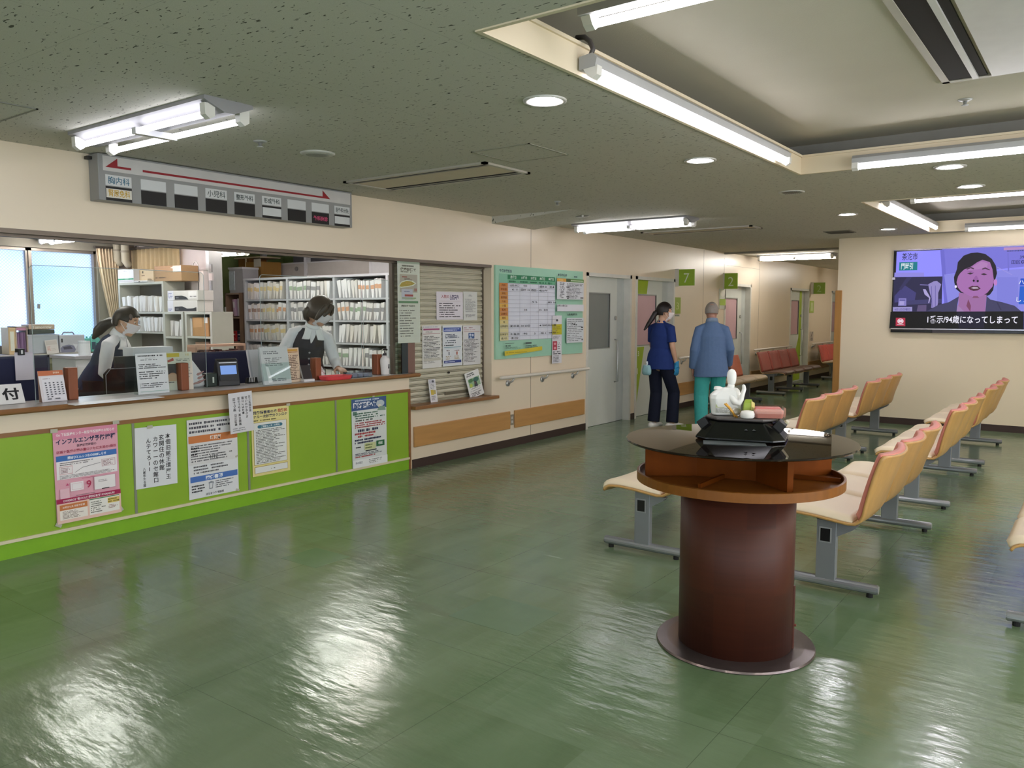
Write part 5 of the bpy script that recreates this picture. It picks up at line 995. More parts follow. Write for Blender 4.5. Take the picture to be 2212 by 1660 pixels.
def person(label, M, J, skin, clothes, s=1.0):
    """J: joints in the person's own frame (x right, y forward, z up)"""
    t = thing('person', label, 'person', M=M @ M4.Scale(s, 4)); g = {k: V(v) if isinstance(v, tuple) and len(v) == 3 else v for k, v in J.items()}
    B = head_frame(*g['look']); hc = g['head']; fw, up, rt_ = B @ V((0, 1, 0)), B @ V((0, 0, 1)), B @ V((1, 0, 0)); SX = g.get('side', V((1, 0, 0)))
    m = MB()
    m.ball(hc + up * .012, 1, 4) if 0 else None
    sk = [[hc + B @ V((HR[0] * a * cos(2 * pi * j / 20), HR[1] * a * sin(2 * pi * j / 20) + y_, z_)) for j in range(20)] for a, y_, z_ in ((.30, .045, -.118), (.55, .030, -.108), (.74, .018, -.085), (.84, .010, -.05), (.92, .004, -.015), (.98, -.002, .02), (.98, -.004, .05), (.86, -.004, .08), (.62, -.004, .100), (.3, -.004, .111))]
    m.rings(sk)
    m.tube([hc + fw * .086 + up * .012, hc + fw * .104 - up * .022, hc + fw * .09 - up * .03], [.009, .013, .012], 8, dome=True)          # nose
    for e in (-1, 1): m.tube([hc + rt_ * e * .071 - fw * .012 + up * .018, hc + rt_ * e * .079 - fw * .016, hc + rt_ * e * .072 - fw * .008 - up * .028], [(.008, .016), (.008, .019), (.007, .011)], 8, side=rt_, dome=True)
    m.tube([hc - up * .06 - fw * .02, lerp(hc, g['neck'], .6) , g['neck'], g['neck'] * .7 + g['chest'] * .3], [(.050, .052), (.048, .052), (.056, .056), (.085, .07)], 14, side=SX, dome=True)
    cr = g.get('torso', 1.0)
    m.tube([g['neck'] * .92 + g['chest'] * .08, g['neck'] * .60 + g['chest'] * .40, g['chest'], lerp(g['chest'], g['pelvis'], .5), g['pelvis'] + V((0, 0, .03)), g['pelvis'] - V((0, 0, .07))],
           [(.06, .055), (.112 * cr, .080 * cr), (.132 * cr, .098 * cr), (.115 * cr, .088 * cr), (.142 * cr, .102 * cr), (.12 * cr, .09 * cr)], 18, side=SX, dome=True)
    for k_ in 'LR':
        S_, E_, W_ = g['sh' + k_], g['el' + k_], g['wr' + k_]
        m.tube([lerp(g['neck'], S_, .35) - V((0, 0, .02)), lerp(g['neck'], S_, .75) - V((0, 0, .018)), S_ - V((0, 0, .012)), lerp(S_, E_, .35), E_, lerp(E_, W_, .3), W_], [.040, .044, .044, .040, .035, .034, .023], 12, dome=True)
        h = g['hand' + k_]; hand(m, W_, h[0], h[1], h[2], h[3] if len(h) > 3 else .45)
        H_, K_, A_ = g['hip' + k_], g['kn' + k_], g['an' + k_]
        m.tube([lerp(g['pelvis'], H_, .7), H_, lerp(H_, K_, .4), K_, lerp(K_, A_, .3), A_], [.070, .076, .069, .053, .054, .036], 12, dome=True)
        f_ = V(g.get('toe' + k_, (0, 1, 0))); m.tube([A_ - f_ * .05 - V((0, 0, .035)), A_ + f_ * .05 - V((0, 0, .035)), A_ + f_ * .16 - V((0, 0, .05))], [(.035, .035), (.042, .038), (.036, .022)], 12, side=f_.cross(V((0, 0, 1))), dome=True)
    body = fused(m, 'body', skin, t, .0055, 4)
    for e in (-1, 1):
        q = hc + rt_ * e * .031 + fw * .076 + up * .016
        MB().ball(q, (.010, .010, .0062), 10).build('eye', mat('ece6df', .2), body, smooth=True); a = MB(); a.ball(q + fw * .0055, .0055, 8); a.build('iris', mat('1d1512', .2), body, smooth=True)
        a = MB(); a.tube([q + up * .022 - rt_ * e * .014 + fw * .004, q + up * .027 + fw * .007, q + up * .021 + rt_ * e * .018 - fw * .002], .0032, 6, dome=True); a.build('eyebrow', mat(J.get('brow', '221a17'), .7), body)
    a = MB(); q = hc + fw * .094 - up * .062; a.tube([q - rt_ * .022 - fw * .006, q + up * .003, q + rt_ * .022 - fw * .006], [(.004, .003), (.006, .005), (.004, .003)], 8, dome=True); a.build('lips', mat('a3675c', .5), body, smooth=True)
    clothes(t, g, body, B, hc, fw, up, rt_, SX)
    return t
def mask(body, hc, B, fw, up, rt_, col='e4dfe2', puff=1.0):
    m = MB()
    sphere_patch(m, hc, B, lambda q: (HR[0] * 1.06, HR[1] * (1.14 + .20 * puff * max(0, q.y) ** 4), HR[2] * 1.16), lambda q: q.y > .36 + .25 * max(0, q.z + .1) - .75 * max(0, -q.z - .45) and -.985 < q.z < .02, 56, 40)
    o = m.build('face_mask', mat(col, .75, var=.02, bump=.1), body, smooth=True, solid=.004, fix=False)
    for e in (-1, 1):
        for z0 in (.0, -.075):
            l = MB(); l.tube([hc + rt_ * e * .066 + fw * .052 + up * (z0 - .012), hc + rt_ * e * .080 + fw * .015 + up * (z0 * .6), hc + rt_ * e * .084 - fw * .014 + up * (.02 if z0 == 0 else -.02)], .002, 6); l.build('ear_loop', mat('e6e2e0', .7), o)
    return o
def hair_cap(body, hc, B, face, col, thick=1.10, low=-.55, extra=None):
    m = MB()
    sphere_patch(m, hc + B @ V((0, -.004, .006)), B, lambda q: (HR[0] * thick * 1.04, HR[1] * thick, HR[2] * thick * (1.0 if q.z > 0 else .98)), lambda q: q.z > low and not face(q), 72, 46)
    if extra: extra(m)
    return m.build('hair', mat(col, .42, var=.18, scale=30, aniso=(6, 6, 1), spec=.35), body, smooth=True, solid=.010, fix=False)
def garment(t, name, m, mt, voxel=.008, smooth=5): return fused(m, name, mt, t, voxel, smooth)
def limb_pts(a, b, c, t):       # part of the way down a two-bone limb
    a, b, c = V(a), V(b), V(c); l1, l2 = (b - a).length, (c - b).length; d = t * (l1 + l2)
    return [a, lerp(a, b, .5), lerp(a, b, d / l1)] if d < l1 else [a, lerp(a, b, .5), b, lerp(b, c, (d - l1) / l2 * .5), lerp(b, c, (d - l1) / l2)]
def sleeve(m, g, k_, f, r0, r1, rs=None):
    S_ = g['sh' + k_]; p = limb_pts(S_, g['el' + k_], g['wr' + k_], f); rs = rs or r0
    m.tube([lerp(g['neck'], S_, .30) - V((0, 0, .022)), lerp(g['neck'], S_, .72) - V((0, 0, .022)), S_ - V((0, 0, .014))] + p[1:], [.048, rs * .92, rs] + taper(r0, r1, len(p) - 1), 14)
from mathutils.bvhtree import BVHTree
def drape(objs, quad, d, off, n=10):
    """a small panel of cloth laid on the surface of other garments"""
    vs, fs = [], []
    for o in objs:
        b = len(vs); vs += [v.co.copy() for v in o.data.vertices]; fs += [tuple(b + i for i in p.vertices) for p in o.data.polygons]
    T_ = BVHTree.FromPolygons(vs, fs); d = V(d).normalized(); a, b, c, e = [V(q) for q in quad]; m = MB()
    def fn(u, v):
        p = (a * (1 - u) + b * u) * (1 - v) + (e * (1 - u) + c * u) * v; h = T_.ray_cast(p + d * .4, -d)
        return (h[0] if h[0] is not None else p) + d * off
    m.grid(fn, n, n); return m
def taper(r0, r1, n): return [r0 + (r1 - r0) * i / (n - 1) for i in range(n)]
SKIN = mat('c59a80', .5, var=.03, scale=14); SKIN2 = mat('b98a72', .5, var=.03, scale=14); SKIN3 = mat('b08270', .55, var=.05, scale=10)
CLOTH = lambda c, b=.25: mat(c, .8, var=.05, scale=26, bump=b, spec=.2)
fwd = V((-.593, .805, 0)); rgt = V((.805, .593, 0))
def turn(deg):      # a heading measured clockwise from the viewing direction
    d = fwd * cos(R(deg)) + rgt * sin(R(deg)); return math.atan2(-d.x, d.y)
def place(p, deg): return M4.Translation((p[0], p[1], 0)) @ M4.Rotation(turn(deg), 4, 'Z')

# ---- the nurse in navy scrubs
def cl_nurse(t, g, body, B, hc, fw, up, rt_, SX):
    m = MB(); N = CLOTH('21336b')
    m.tube([g['neck'] + V((0, 0, -.005)), g['neck'] * .55 + g['chest'] * .45, g['chest'], lerp(g['chest'], g['pelvis'], .55), g['pelvis'] + V((0, 0, .06)), g['pelvis'] + V((-.005, 0, -.125))], [(.066, .062), (.128, .096), (.148, .118), (.138, .114), (.172, .134), (.200, .158)], 22, side=SX)
    for k_ in 'LR':
        sleeve(m, g, k_, .40, .058, .060)
    garment(t, 'scrub_top', m, N)
    m = MB(); q = g['neck']; m.tube([q + V((-.0, -.052, .012)), q + V((.052, -.02, .010)), q + V((.056, .03, -.02)), q + V((0, .066, -.06))], [(.018, .006)] * 4, 8, side=V((0, 0, 1))); m.tube([q + V((.0, -.052, .012)), q + V((-.052, -.02, .010)), q + V((-.056, .03, -.02)), q + V((0, .066, -.06))], [(.018, .006)] * 4, 8, side=V((0, 0, 1))); m.build('collar', N, t, smooth=True)
    m = MB(); m.tube([g['pelvis'] + V((0, 0, .10)), g['pelvis'] - V((0, 0, .03)), g['pelvis'] - V((0, 0, .10))], [(.150, .112), (.165, .125), (.150, .115)], 18, side=SX)
    for k_ in 'LR': m.tube([lerp(g['pelvis'], g['hip' + k_], .8), g['hip' + k_] - V((0, 0, .05)), g['kn' + k_], g['an' + k_] + V((0, 0, .0))], [.088, .090, .078, .080], 16)
    garment(t, 'trousers', m, CLOTH('161a2b'))
    for k_ in 'LR':
        f_ = V(g['toe' + k_]); A_ = g['an' + k_]; m = MB(); m.tube([A_ - f_ * .06 - V((0, 0, .04)), A_ + f_ * .05 - V((0, 0, .038)), A_ + f_ * .17 - V((0, 0, .052))], [(.043, .042), (.050, .043), (.042, .027)], 12, side=f_.cross(V((0, 0, 1))), dome=True); m.build('shoe', mat('d9d6d2', .5), t, smooth=True)
    for k_ in 'LR':
        h = g['hand' + k_]; m = MB(); d = V(h[0]).normalized(); m.tube([g['wr' + k_] - d * .05, g['wr' + k_], g['wr' + k_] + d * .03], [.034, .031, .034], 12); hand(m, g['wr' + k_], h[0], h[1], h[2], h[3], 1.12, fr=.0095); fused(m, 'glove', mat('2f86b5', .4, var=.06, scale=40), t, .005, 3)
    hair_cap(body, hc, B, lambda q: q.y > .30 and q.z < .62 - .35 * abs(q.x) or (q.y > -.08 and q.z < -.20) or (abs(q.x) > .8 and q.z < -.05 and q.y > -.3), '1c1413', 1.10, -.42)
    b0 = hc - fw * .085 - up * .005; m = MB(); m.tube([b0 + fw * .02, b0 - fw * .035 - up * .02, b0 - fw * .07 - up * .09, b0 - fw * .115 - up * .17, b0 - fw * .155 - up * .235], [.030, .036, .032, .027, .012], 12, dome=True); m.build('ponytail', mat('1c1413', .42, var=.18, scale=30, aniso=(6, 6, 1)), body, smooth=True)
    m = MB(); m.tube([b0 - fw * .012 - up * .006, b0 - fw * .024 - up * .012], .036, 14); m.build('hair_tie', mat('141013', .6), body, smooth=True)
    mask(body, hc, B, fw, up, rt_, 'e8dede')
p = onZ(1426, 926, 0); NP = p
nurse = person('person in navy scrubs, dark ponytail, white mask and blue gloves walking toward the corridor', place(p, 46), dict(
    look=(-R(38), -R(4)), head=(.015, .03, 1.50), neck=(0, -.005, 1.365), chest=(0, -.015, 1.20), pelvis=(0, -.02, .90), shL=(-.145, -.005, 1.315), elL=(-.19, .06, 1.06), wrL=(-.17, .20, .86), handL=((.1, .35, -.9), (1, 0, 0), (0, 1, .2), .4),
    shR=(.145, -.015, 1.315), elR=(.19, -.03, 1.06), wrR=(.20, .05, .83), handR=((-.02, .12, -1), (-1, .1, 0), (0, 1, 0), .45), hipL=(-.085, -.02, .86), hipR=(.085, -.02, .86), knL=(-.085, .02, .46), anL=(-.085, -.03, .085), knR=(.12, .12, .47), anR=(.14, .06, .085), toeL=(-.1, 1, 0), toeR=(.2, 1, 0)),
    SKIN, cl_nurse)
pm = thing('pocket_pouch', 'pale blue pouch with a white tie hanging at the back pocket of the navy scrubs', 'pouch', M=place(NP, 46) @ M4.Translation((-.065, -.215, .80)))
m = MB(); m.rings([[(x * a, y * .6 * b, z) for x, y in ((-.06, -.02), (-.03, -.045), (.03, -.045), (.06, -.02), (.05, .03), (-.05, .03))] for a, b, z in ((.75, .7, -.10), (1.08, 1.15, -.08), (1.1, 1.2, -.03), (.9, .9, .015), (.75, .6, .03))]); m.build('pouch_body', mat('8fb6bf', .5, var=.08, scale=30, bump=.2), pm, smooth=True)
m = MB(); m.tube([(.0, -.01, .02), (.012, -.012, .045), (.004, -.01, .075)], [.014, .010, .013], 8); m.build('tie', mat('dfe6e8', .6), pm, smooth=True)

# ---- the old man with a cane
def cl_man(t, g, body, B, hc, fw, up, rt_, SX):
    m = MB(); J_ = CLOTH('5b7296', .3)
    m.tube([g['neck'] + V((0, -.005, .012)), g['neck'] * .55 + g['chest'] * .45 , g['chest'], lerp(g['chest'], g['pelvis'], .5), g['pelvis'] + V((0, 0, .02)), g['pelvis'] + V((.005, 0, -.17))], [(.070, .066), (.140, .100), (.168, .125), (.172, .130), (.195, .145), (.222, .170)], 24, side=SX)
    for k_ in 'LR':
        sleeve(m, g, k_, .97, .062, .050, .060)
    garment(t, 'jacket', m, J_, .008, 4)
    m = MB(); q = g['neck']; m.rings([[q + V((r_ * cos(2 * pi * j / 24), r_ * .95 * sin(2 * pi * j / 24), z_ + .012 * sin(2 * pi * j / 24) * -1)) for j in range(24)] for r_, z_ in ((.078, .0), (.070, .035), (.066, .048), (.060, .046))], cap=False); m.build('collar', CLOTH('7d8ea6'), t, smooth=True, solid=.006, fix=False)
    m = MB(); T_ = CLOTH('46a9a5', .35); m.tube([g['pelvis'] + V((0, 0, .08)), g['pelvis'] - V((0, 0, .06))], [(.15, .115), (.17, .135)], 18, side=SX)
    for k_ in 'LR': m.tube([lerp(g['pelvis'], g['hip' + k_], .8), g['hip' + k_] - V((0, 0, .06)), g['kn' + k_], g['an' + k_] + V((0, 0, -.01))], [.096, .100, .092, .078], 16)
    garment(t, 'trousers', m, T_)
    for k_ in 'LR':
        f_ = V(g['toe' + k_]); A_ = g['an' + k_]; m = MB(); m.tube([A_ - f_ * .06 - V((0, 0, .04)), A_ + f_ * .05 - V((0, 0, .038)), A_ + f_ * .18 - V((0, 0, .052))], [(.046, .042), (.053, .043), (.046, .027)], 12, side=f_.cross(V((0, 0, 1))), dome=True); m.build('shoe', mat('3a3532', .6), t, smooth=True)
    hair_cap(body, hc, B, lambda q: (q.y > .35 and q.z < .75) or (q.z < -.18 and q.y > -.25) or (abs(q.x) > .75 and q.z < .1 and q.y > -.25), '8d847d', 1.015, -.35)
p = onZ(1533, 930, 0); OP = p
MAN = place(p, 8)
person('person with cropped grey hair, blue jacket and teal trousers walking away with a cane', MAN, dict(
    look=(-R(6), -R(8)), brow='9a948c', head=(.0, .07, 1.505), neck=(0, .01, 1.37), chest=(0, -.02, 1.19), pelvis=(0, -.02, .86), shL=(-.155, -.015, 1.30), elL=(-.215, -.06, 1.02), wrL=(-.225, .02, .78), handL=((.05, .15, -1), (1, 0, 0), (0, 1, 0), .4),
    shR=(.155, -.015, 1.30), elR=(.225, -.02, 1.04), wrR=(.235, .17, .82), handR=((.15, .85, -.5), (-.2, -.5, -.85), (-1, .2, .3), 1.0), hipL=(-.10, -.02, .82), hipR=(.10, -.02, .82), knL=(-.115, .01, .45), anL=(-.115, -.06, .09), knR=(.09, .10, .47), anR=(.085, .14, .09), toeL=(-.1, 1, 0), toeR=(.1, 1, 0)),
    SKIN3, cl_man, 1.0)
cn = thing('walking_cane', "dark walking cane held in the old man's right hand", 'cane', M=MAN @ M4.Translation((.262, .265, 0)))
m = MB(); m.tube([(0, .03, .01), (0, 0, .74)], .010, 10); m.build('shaft', mat('2a1c18', .4), cn, smooth=True); m = MB(); m.tube([(0, -.045, .775), (0, 0, .772), (0, .05, .768)], [.011, .0125, .012], 10, dome=True); m.tube([(0, 0, .73), (0, 0, .772)], .010, 8); m.build('grip', mat('4a2a22', .4), cn, smooth=True); m = MB(); m.tube([(0, .031, 0), (0, .029, .035)], .014, 10); m.build('ferrule', mat('111111', .8), cn)

# ---- the two clerks
def cl_clerk(vest, skirt, hairf, collar_open):
    def fn(t, g, body, B, hc, fw, up, rt_, SX):
        c_, p_ = g['chest'], g['pelvis']; W_ = CLOTH('dcd9de', .25); sp = (c_ - p_).normalized(); bk = SX.cross(sp) * -1; fr_ = sp.cross(SX) * -1
        if fr_.dot(V((0, 1, 0))) < 0: fr_ = -fr_
        m = MB()
        m.tube([g['neck'] + V((0, 0, .0)), g['neck'] * .55 + c_ * .45, c_, lerp(c_, p_, .4)], [(.062, .060), (.116, .088), (.138, .104), (.125, .096)], 20, side=SX)
        for k_ in 'LR':
            sleeve(m, g, k_, .98, .056, .038)
        blo = garment(t, 'blouse', m, W_, .007, 4)
        m = MB(); m.tube([g['neck'] * .86 + c_ * .14, g['neck'] * .58 + c_ * .42, c_, lerp(c_, p_, .5), p_ + sp * .05, p_ - sp * .08], [(.096, .070), (.136, .098), (.150, .118), (.132, .104), (.154, .118), (.168, .128)], 22, side=SX)
        vst = garment(t, 'vest', m, CLOTH(vest, .15), .007, 4)
        n_ = g['neck']; lo = n_ * .30 + c_ * .70
        m = drape([vst, blo], [n_ - SX * .040 - sp * .005, n_ + SX * .040 - sp * .005, lo + SX * .004, lo - SX * .004], fr_, .004); m.build('shirt_front', W_, vst, smooth=True, solid=.004, fix=False)
        for e in (-1, 1):
            m = drape([vst, blo], [n_ + SX * e * .012 - sp * .012, n_ + SX * e * .064 + sp * .005, n_ + SX * e * .100 - sp * .095, n_ + SX * e * .036 - sp * .085], fr_, .012); m.build('collar', mat('e4e2e4', .7), t, smooth=True, solid=.005, fix=False)
        m = MB(); b_ = g['neck']; m.rings([[b_ + SX * r_ * cos(2 * pi * j / 20) + fr_ * r_ * .95 * sin(2 * pi * j / 20) + sp * (z_ - .012 * sin(2 * pi * j / 20)) for j in range(20)] for r_, z_ in ((.070, -.02), (.062, .02), (.058, .036))], cap=False); m.build('collar', mat('e4e2e4', .7), t, smooth=True, solid=.005, fix=False)
        if collar_open:
            T_ = BVHTree.FromPolygons([v.co.copy() for v in vst.data.vertices], [tuple(q.vertices) for q in vst.data.polygons])
            for i in range(3):
                q = lerp(c_, p_, .12 + .2 * i); h = T_.ray_cast(q + fr_ * .4, -fr_); m = MB(); m.ball((h[0] or q) + fr_ * .002, (.009, .009, .009), 8); m.build('button', mat('9a98a0', .3), vst, smooth=True)
            q = lo - SX * .06; m = drape([vst], [q - SX * .045 + sp * .03, q + SX * .02 + sp * .03, q + SX * .02 - sp * .03, q - SX * .045 - sp * .03], fr_, .004); m.build('pocket_flap', mat('16161c', .8), vst, smooth=True, fix=False)
        m = MB(); m.tube([p_ + sp * .02, p_ - V((0, 0, .12)), V((p_.x, p_.y + .02, .52)), V((p_.x, p_.y + .03, .46))], [(.168, .120), (.182, .132), (.195, .145), (.20, .15)], 20, side=SX); garment(t, 'skirt', m, CLOTH(skirt, .15))
        for k_ in 'LR':
            f_ = V((0, 1, 0)); A_ = g['an' + k_]; m = MB(); m.tube([A_ - f_ * .06 - V((0, 0, .04)), A_ + f_ * .05 - V((0, 0, .038)), A_ + f_ * .17 - V((0, 0, .052))], [(.043, .042), (.048, .040), (.040, .025)], 12, side=V((1, 0, 0)), dome=True); m.build('shoe', mat('1a1a1c', .4), t, smooth=True)
        hairf(body, hc, B, fw, up, rt_)
        mask(body, hc, B, fw, up, rt_, 'dcd4d8')
    return fn
def hair_tail(body, hc, B, fw, up, rt_):
    hair_cap(body, hc, B, lambda q: (q.y > .42 and q.z < .55 - .2 * abs(q.x)) or (q.y > -.02 and q.z < -.16) or (abs(q.x) > .8 and q.z < -.02 and q.y > -.35), '17120f', 1.13, -.50)
    b0 = hc - fw * .088 - up * .035; m = MB(); m.tube([b0 + fw * .03, b0 - fw * .03 - up * .012, b0 - fw * .075 - up * .06, b0 - fw * .105 - up * .125, b0 - fw * .12 - up * .19], [.032, .042, .048, .044, .016], 12, dome=True); m.build('ponytail', mat('17120f', .42, var=.18, scale=30, aniso=(6, 6, 1)), body, smooth=True)
    m = MB(); m.ball(b0 - fw * .005 + rt_ * .035, (.014, .014, .022), 10); m.build('hair_clip', mat('c9c4c4', .4), body, smooth=True)
    m = MB(); m.ball(hc + rt_ * .078 + fw * .045 + up * .055, (.008, .016, .028), 10); m.build('hair_pin', mat('4a3a38', .4), body, smooth=True)
def hair_bob(body, hc, B, fw, up, rt_):
    def more(m):
        for e in (-1, 1):
            m.tube([hc + rt_ * e * .070 + fw * .055 + up * .06, hc + rt_ * e * .088 + fw * .045 - up * .01, hc + rt_ * e * .086 + fw * .03 - up * .075], [(.016, .012), (.022, .012), (.010, .006)], 8, dome=True)
            m.tube([hc + rt_ * e * .02 + fw * .085 + up * .085, hc + rt_ * e * .05 + fw * .092 + up * .035, hc + rt_ * e * .068 + fw * .078 - up * .02], [(.022, .008), (.020, .008), (.008, .004)], 8, dome=True)
        m.tube([hc - fw * .075 - up * .02, hc - fw * .090 - up * .06, hc - fw * .072 - up * .105], [(.078, .03), (.085, .036), (.070, .016)], 16, side=rt_, dome=True)
    hair_cap(body, hc, B, lambda q: (q.y > .45 and q.z < .50 - .2 * abs(q.x)) or (q.y > .30 and q.z < -.1), '352a25', 1.17, -.70, more)
def at_w(px, w):      # a spot on the floor straight below a pixel column at depth w
    d = _ray(px, 830); s_ = w / d.dot(_f); return V((d.x * s_, d.y * s_, 0))
p = at_w(206, 7.05)
person('person with a black ponytail, navy vest and mask leaning over a desk by the window', place(p, 86), dict(
    look=(R(4), -R(20)), head=(.0, .285, 1.42), neck=(0, .215, 1.305), chest=(0, .14, 1.165), pelvis=(0, 0, .90), shL=(-.14, .185, 1.245), elL=(-.17, .26, 1.0), wrL=(-.13, .44, .86), handL=((.1, .9, -.3), (.2, -.2, -1), (1, .2, 0), .5),
    shR=(.14, .185, 1.245), elR=(.17, .15, .985), wrR=(.14, .30, .84), handR=((-.1, .9, -.3), (-.2, -.2, -1), (-1, .2, 0), .5), hipL=(-.085, .0, .86), hipR=(.085, 0, .86), knL=(-.085, .03, .46), anL=(-.085, -.02, .085), knR=(.085, .03, .46), anR=(.085, -.02, .085)), SKIN, cl_clerk('26324a', '2c2224', hair_tail, False))
p = at_w(664, 7.62)
person('person with a short brown bob, white blouse and dark vest reaching over the counter', place(p, 158), dict(
    look=(R(62), -R(24), R(-8)), head=(-.095, .155, 1.425), neck=(-.045, .10, 1.295), chest=(-.01, .05, 1.135), pelvis=(0, -.05, .86), side=(.985, 0, .12), shL=(-.165, .085, 1.205), elL=(-.225, .11, .99), wrL=(-.235, .225, .925), handL=((-.2, .95, -.05), (0, -.1, -1), (1, .3, 0), .3),
    shR=(.115, .07, 1.25), elR=(.225, .03, 1.03), wrR=(.205, .15, .92), handR=((-.1, .95, -.08), (0, -.1, -1), (-1, .3, 0), .3), hipL=(-.085, -.05, .82), hipR=(.085, -.05, .82), knL=(-.085, -.03, .45), anL=(-.085, -.06, .085), knR=(.085, -.03, .45), anR=(.085, -.06, .085)), SKIN2, cl_clerk('262a36', '2a2026', hair_bob, True), 1.06)
# ================================================================ things on the reception counter
ZB = .9185
def base(px, py): return onZ(px, py, ZB)
def stand_sheet(x0, x1, ytop, ybase, name, label, cat, base_c, els, lean=8, t=.002, yaw=0, foot=None):
    """an upright sheet on the counter; its lower edge runs between two pixels at ybase"""
    c = base((x0 + x1) / 2, ybase); X = c.x; w = abs(onX(x1, ybase, X).y - onX(x0, ybase, X).y); h = (onX((x0 + x1) / 2, ytop, X).z - ZB) / cos(R(lean))
    M = M4.Translation((X, c.y, ZB + .001 + t * sin(R(lean)))) @ M4.Rotation(R(yaw), 4, 'Z') @ wall_frame('+X') @ M4.Rotation(R(-lean), 4, 'X') @ M4.Translation((0, h / 2, 0))
    o = sheet(name, label, cat, M, w, h, base_c, els, t=t)
    if foot is not None:
        m = MB(); m.prism([(-w / 2, -h / 2, -t), (w / 2, -h / 2, -t), (w / 2, -h * .48, -t - .06), (-w / 2, -h * .48, -t - .06)], (0, .002, 0)); m.prism([(-w / 2, h / 2, -t), (w / 2, h / 2, -t), (w / 2, -h / 2, -t - h * .2), (-w / 2, -h / 2, -t - h * .2)], (0, 0, -.002)); m.build('easel_back', foot, o)
    return o
ACR = clear('f6fbfa', .45)
def shield(ya, yb, X, ztop, label, posts, rad=.03):
    t = thing('acrylic_shield', label, 'shield', (X, (ya + yb) / 2, ZB)); m = MB(); h = ztop - ZB; w = (yb - ya) / 2
    pts = [(0, -w, .0), (0, w, .0)] + [(0, w - rad + rad * sin(R(a)) , h - rad + rad * cos(R(a))) for a in range(90, -1, -18)] + [(0, -w + rad - rad * sin(R(a)), h - rad + rad * cos(R(a))) for a in range(0, 91, 18)]
    m.prism([(-.0015, p[1], p[2]) for p in pts], (.003, 0, 0)); m.build('pane', ACR, t)
    m = MB(); m.tube([(0, p[1], p[2]) for p in pts[1:]] + [(0, -w, 0)], .0022, 6); m.build('polished_edge', mat('aebcbd', .2, spec=.6), t, smooth=True)
    for py, hh in posts:
        m = MB(); m.box((-.03, py - Y0(t), .0), (.045, py - Y0(t) + .062, hh)); m.build('wooden_post', mat('83492c', .45, var=.1, scale=5, aniso=(4, 4, .5)), t, bevel=.006)
    return t
def Y0(t): return t.location.y if t.location.length else ROOT[t.name].translation.y
def shield_px(x0, x1, X, label, posts): q = lambda px: onX(px, 800, X).y; return shield(q(x0), q(x1), X, 1.80, label, [(q(p), h) for p, h in posts])
shield_px(74, 446, -5.56, 'large clear acrylic shield with two wooden posts before the ponytailed clerk', ((140, .215), (384, .205)))
shield_px(566, 782, -5.50, 'clear acrylic shield with a wooden post before the bob-haired clerk', ((675, .19),))
shield_px(786, 843, -5.49, 'narrow clear acrylic shield with a wooden post beside the hand sanitiser', ((808, .19),))
o = stand_sheet(-58, 57, 834, 876, 'desk_sign', 'white slanted reception sign with big black characters cut by the photo edge', 'sign', 'e3e1e0', [('t', BLK, '受', .25, .5, .62, 'C', .34, .03), ('t', BLK, '付', .755, .5, .62, 'C', .34, .03)], lean=24, t=.004, foot=mat('d5d3d2', .6))
stand_sheet(92, 146, 802, 868, 'desk_calendar', 'desk calendar with an orange header band beside the first wooden post', 'calendar', 'dcd6da', [('r', 'c4724e', 0, 0, 1, .16), ('l', 'e0c0a8', .6, .03, .95, .12, 1, .7), ('r', 'e2e0e6', .1, .2, 1, .97), ('l', '8a6a70', .15, .24, .5, .28, 1, .5)] + [('r', '55565f', .2 + .16 * (i % 5), .38 + .075 * (i // 5), .27 + .16 * (i % 5), .415 + .075 * (i // 5)) for i in range(32)] + [('r', '6a6a72', .2, .9, .36, .94), ('r', '6a6a72', .5, .9, .7, .94)], lean=14, foot=mat('a98a7a', .6))
c = base(230, 866); tag(bx((-.075, -.26, 0), (.07, .34, .003)).build('paper_sheet', mat('e6e6ec', .4)), 'glossy white sheet lying flat on the counter by the wooden post', 'paper').matrix_world = M4.Translation((c.x + .05, c.y, ZB)) @ M4.Rotation(R(1), 4, 'Z')
o = stand_sheet(300, 367, 764, 851, 'notice_stand', 'clear standing notice of black printed lines with a green foot line', 'notice', 'cfd4d6', [('l', '3f4244', .07, .035, .95, .085, 1, .8), ('l', '6a6e70', .3, .11, .75, .13, 1, .5), ('l', '55585a', .15, .145, .8, .175, 1, .7), ('l', '4a4d50', .07, .25, .96, .38, 3, .55), ('l', '4a4d50', .07, .43, .97, .64, 4, .55), ('l', '4a4d50', .07, .72, .97, .86, 3, .5), ('r', '9ab8ae', .07, .93, .97, .945)], lean=5, t=.004, foot=ACR)
stand_sheet(367, 416, 761, 843, 'flyer_stand', 'cream flyer with a yellow tag and dark photo in a clear stand', 'flyer', 'd5cdbd', [('r', 'cdb23a', 0, .03, .5, .13), ('l', 'c9b890', .52, .03, .95, .12, 1, .7), ('p', 'b5524a', [(.02, .22), (.25, .15), (.28, .22), (.05, .27)]), ('l', '6a6a66', .35, .17, .9, .25, 2, .5), ('r', '3f3a3a', .03, .31, .38, .58), ('o', 'c99a7c', .20, .64, .18, .10), ('r', 'cfa98c', .03, .58, .34, .76), ('l', '55565a', .03, .77, .36, .81, 1, .7), ('l', '9a9a96', .62, .3, .95, .7, 5, .4)], lean=4, t=.002, yaw=-14)
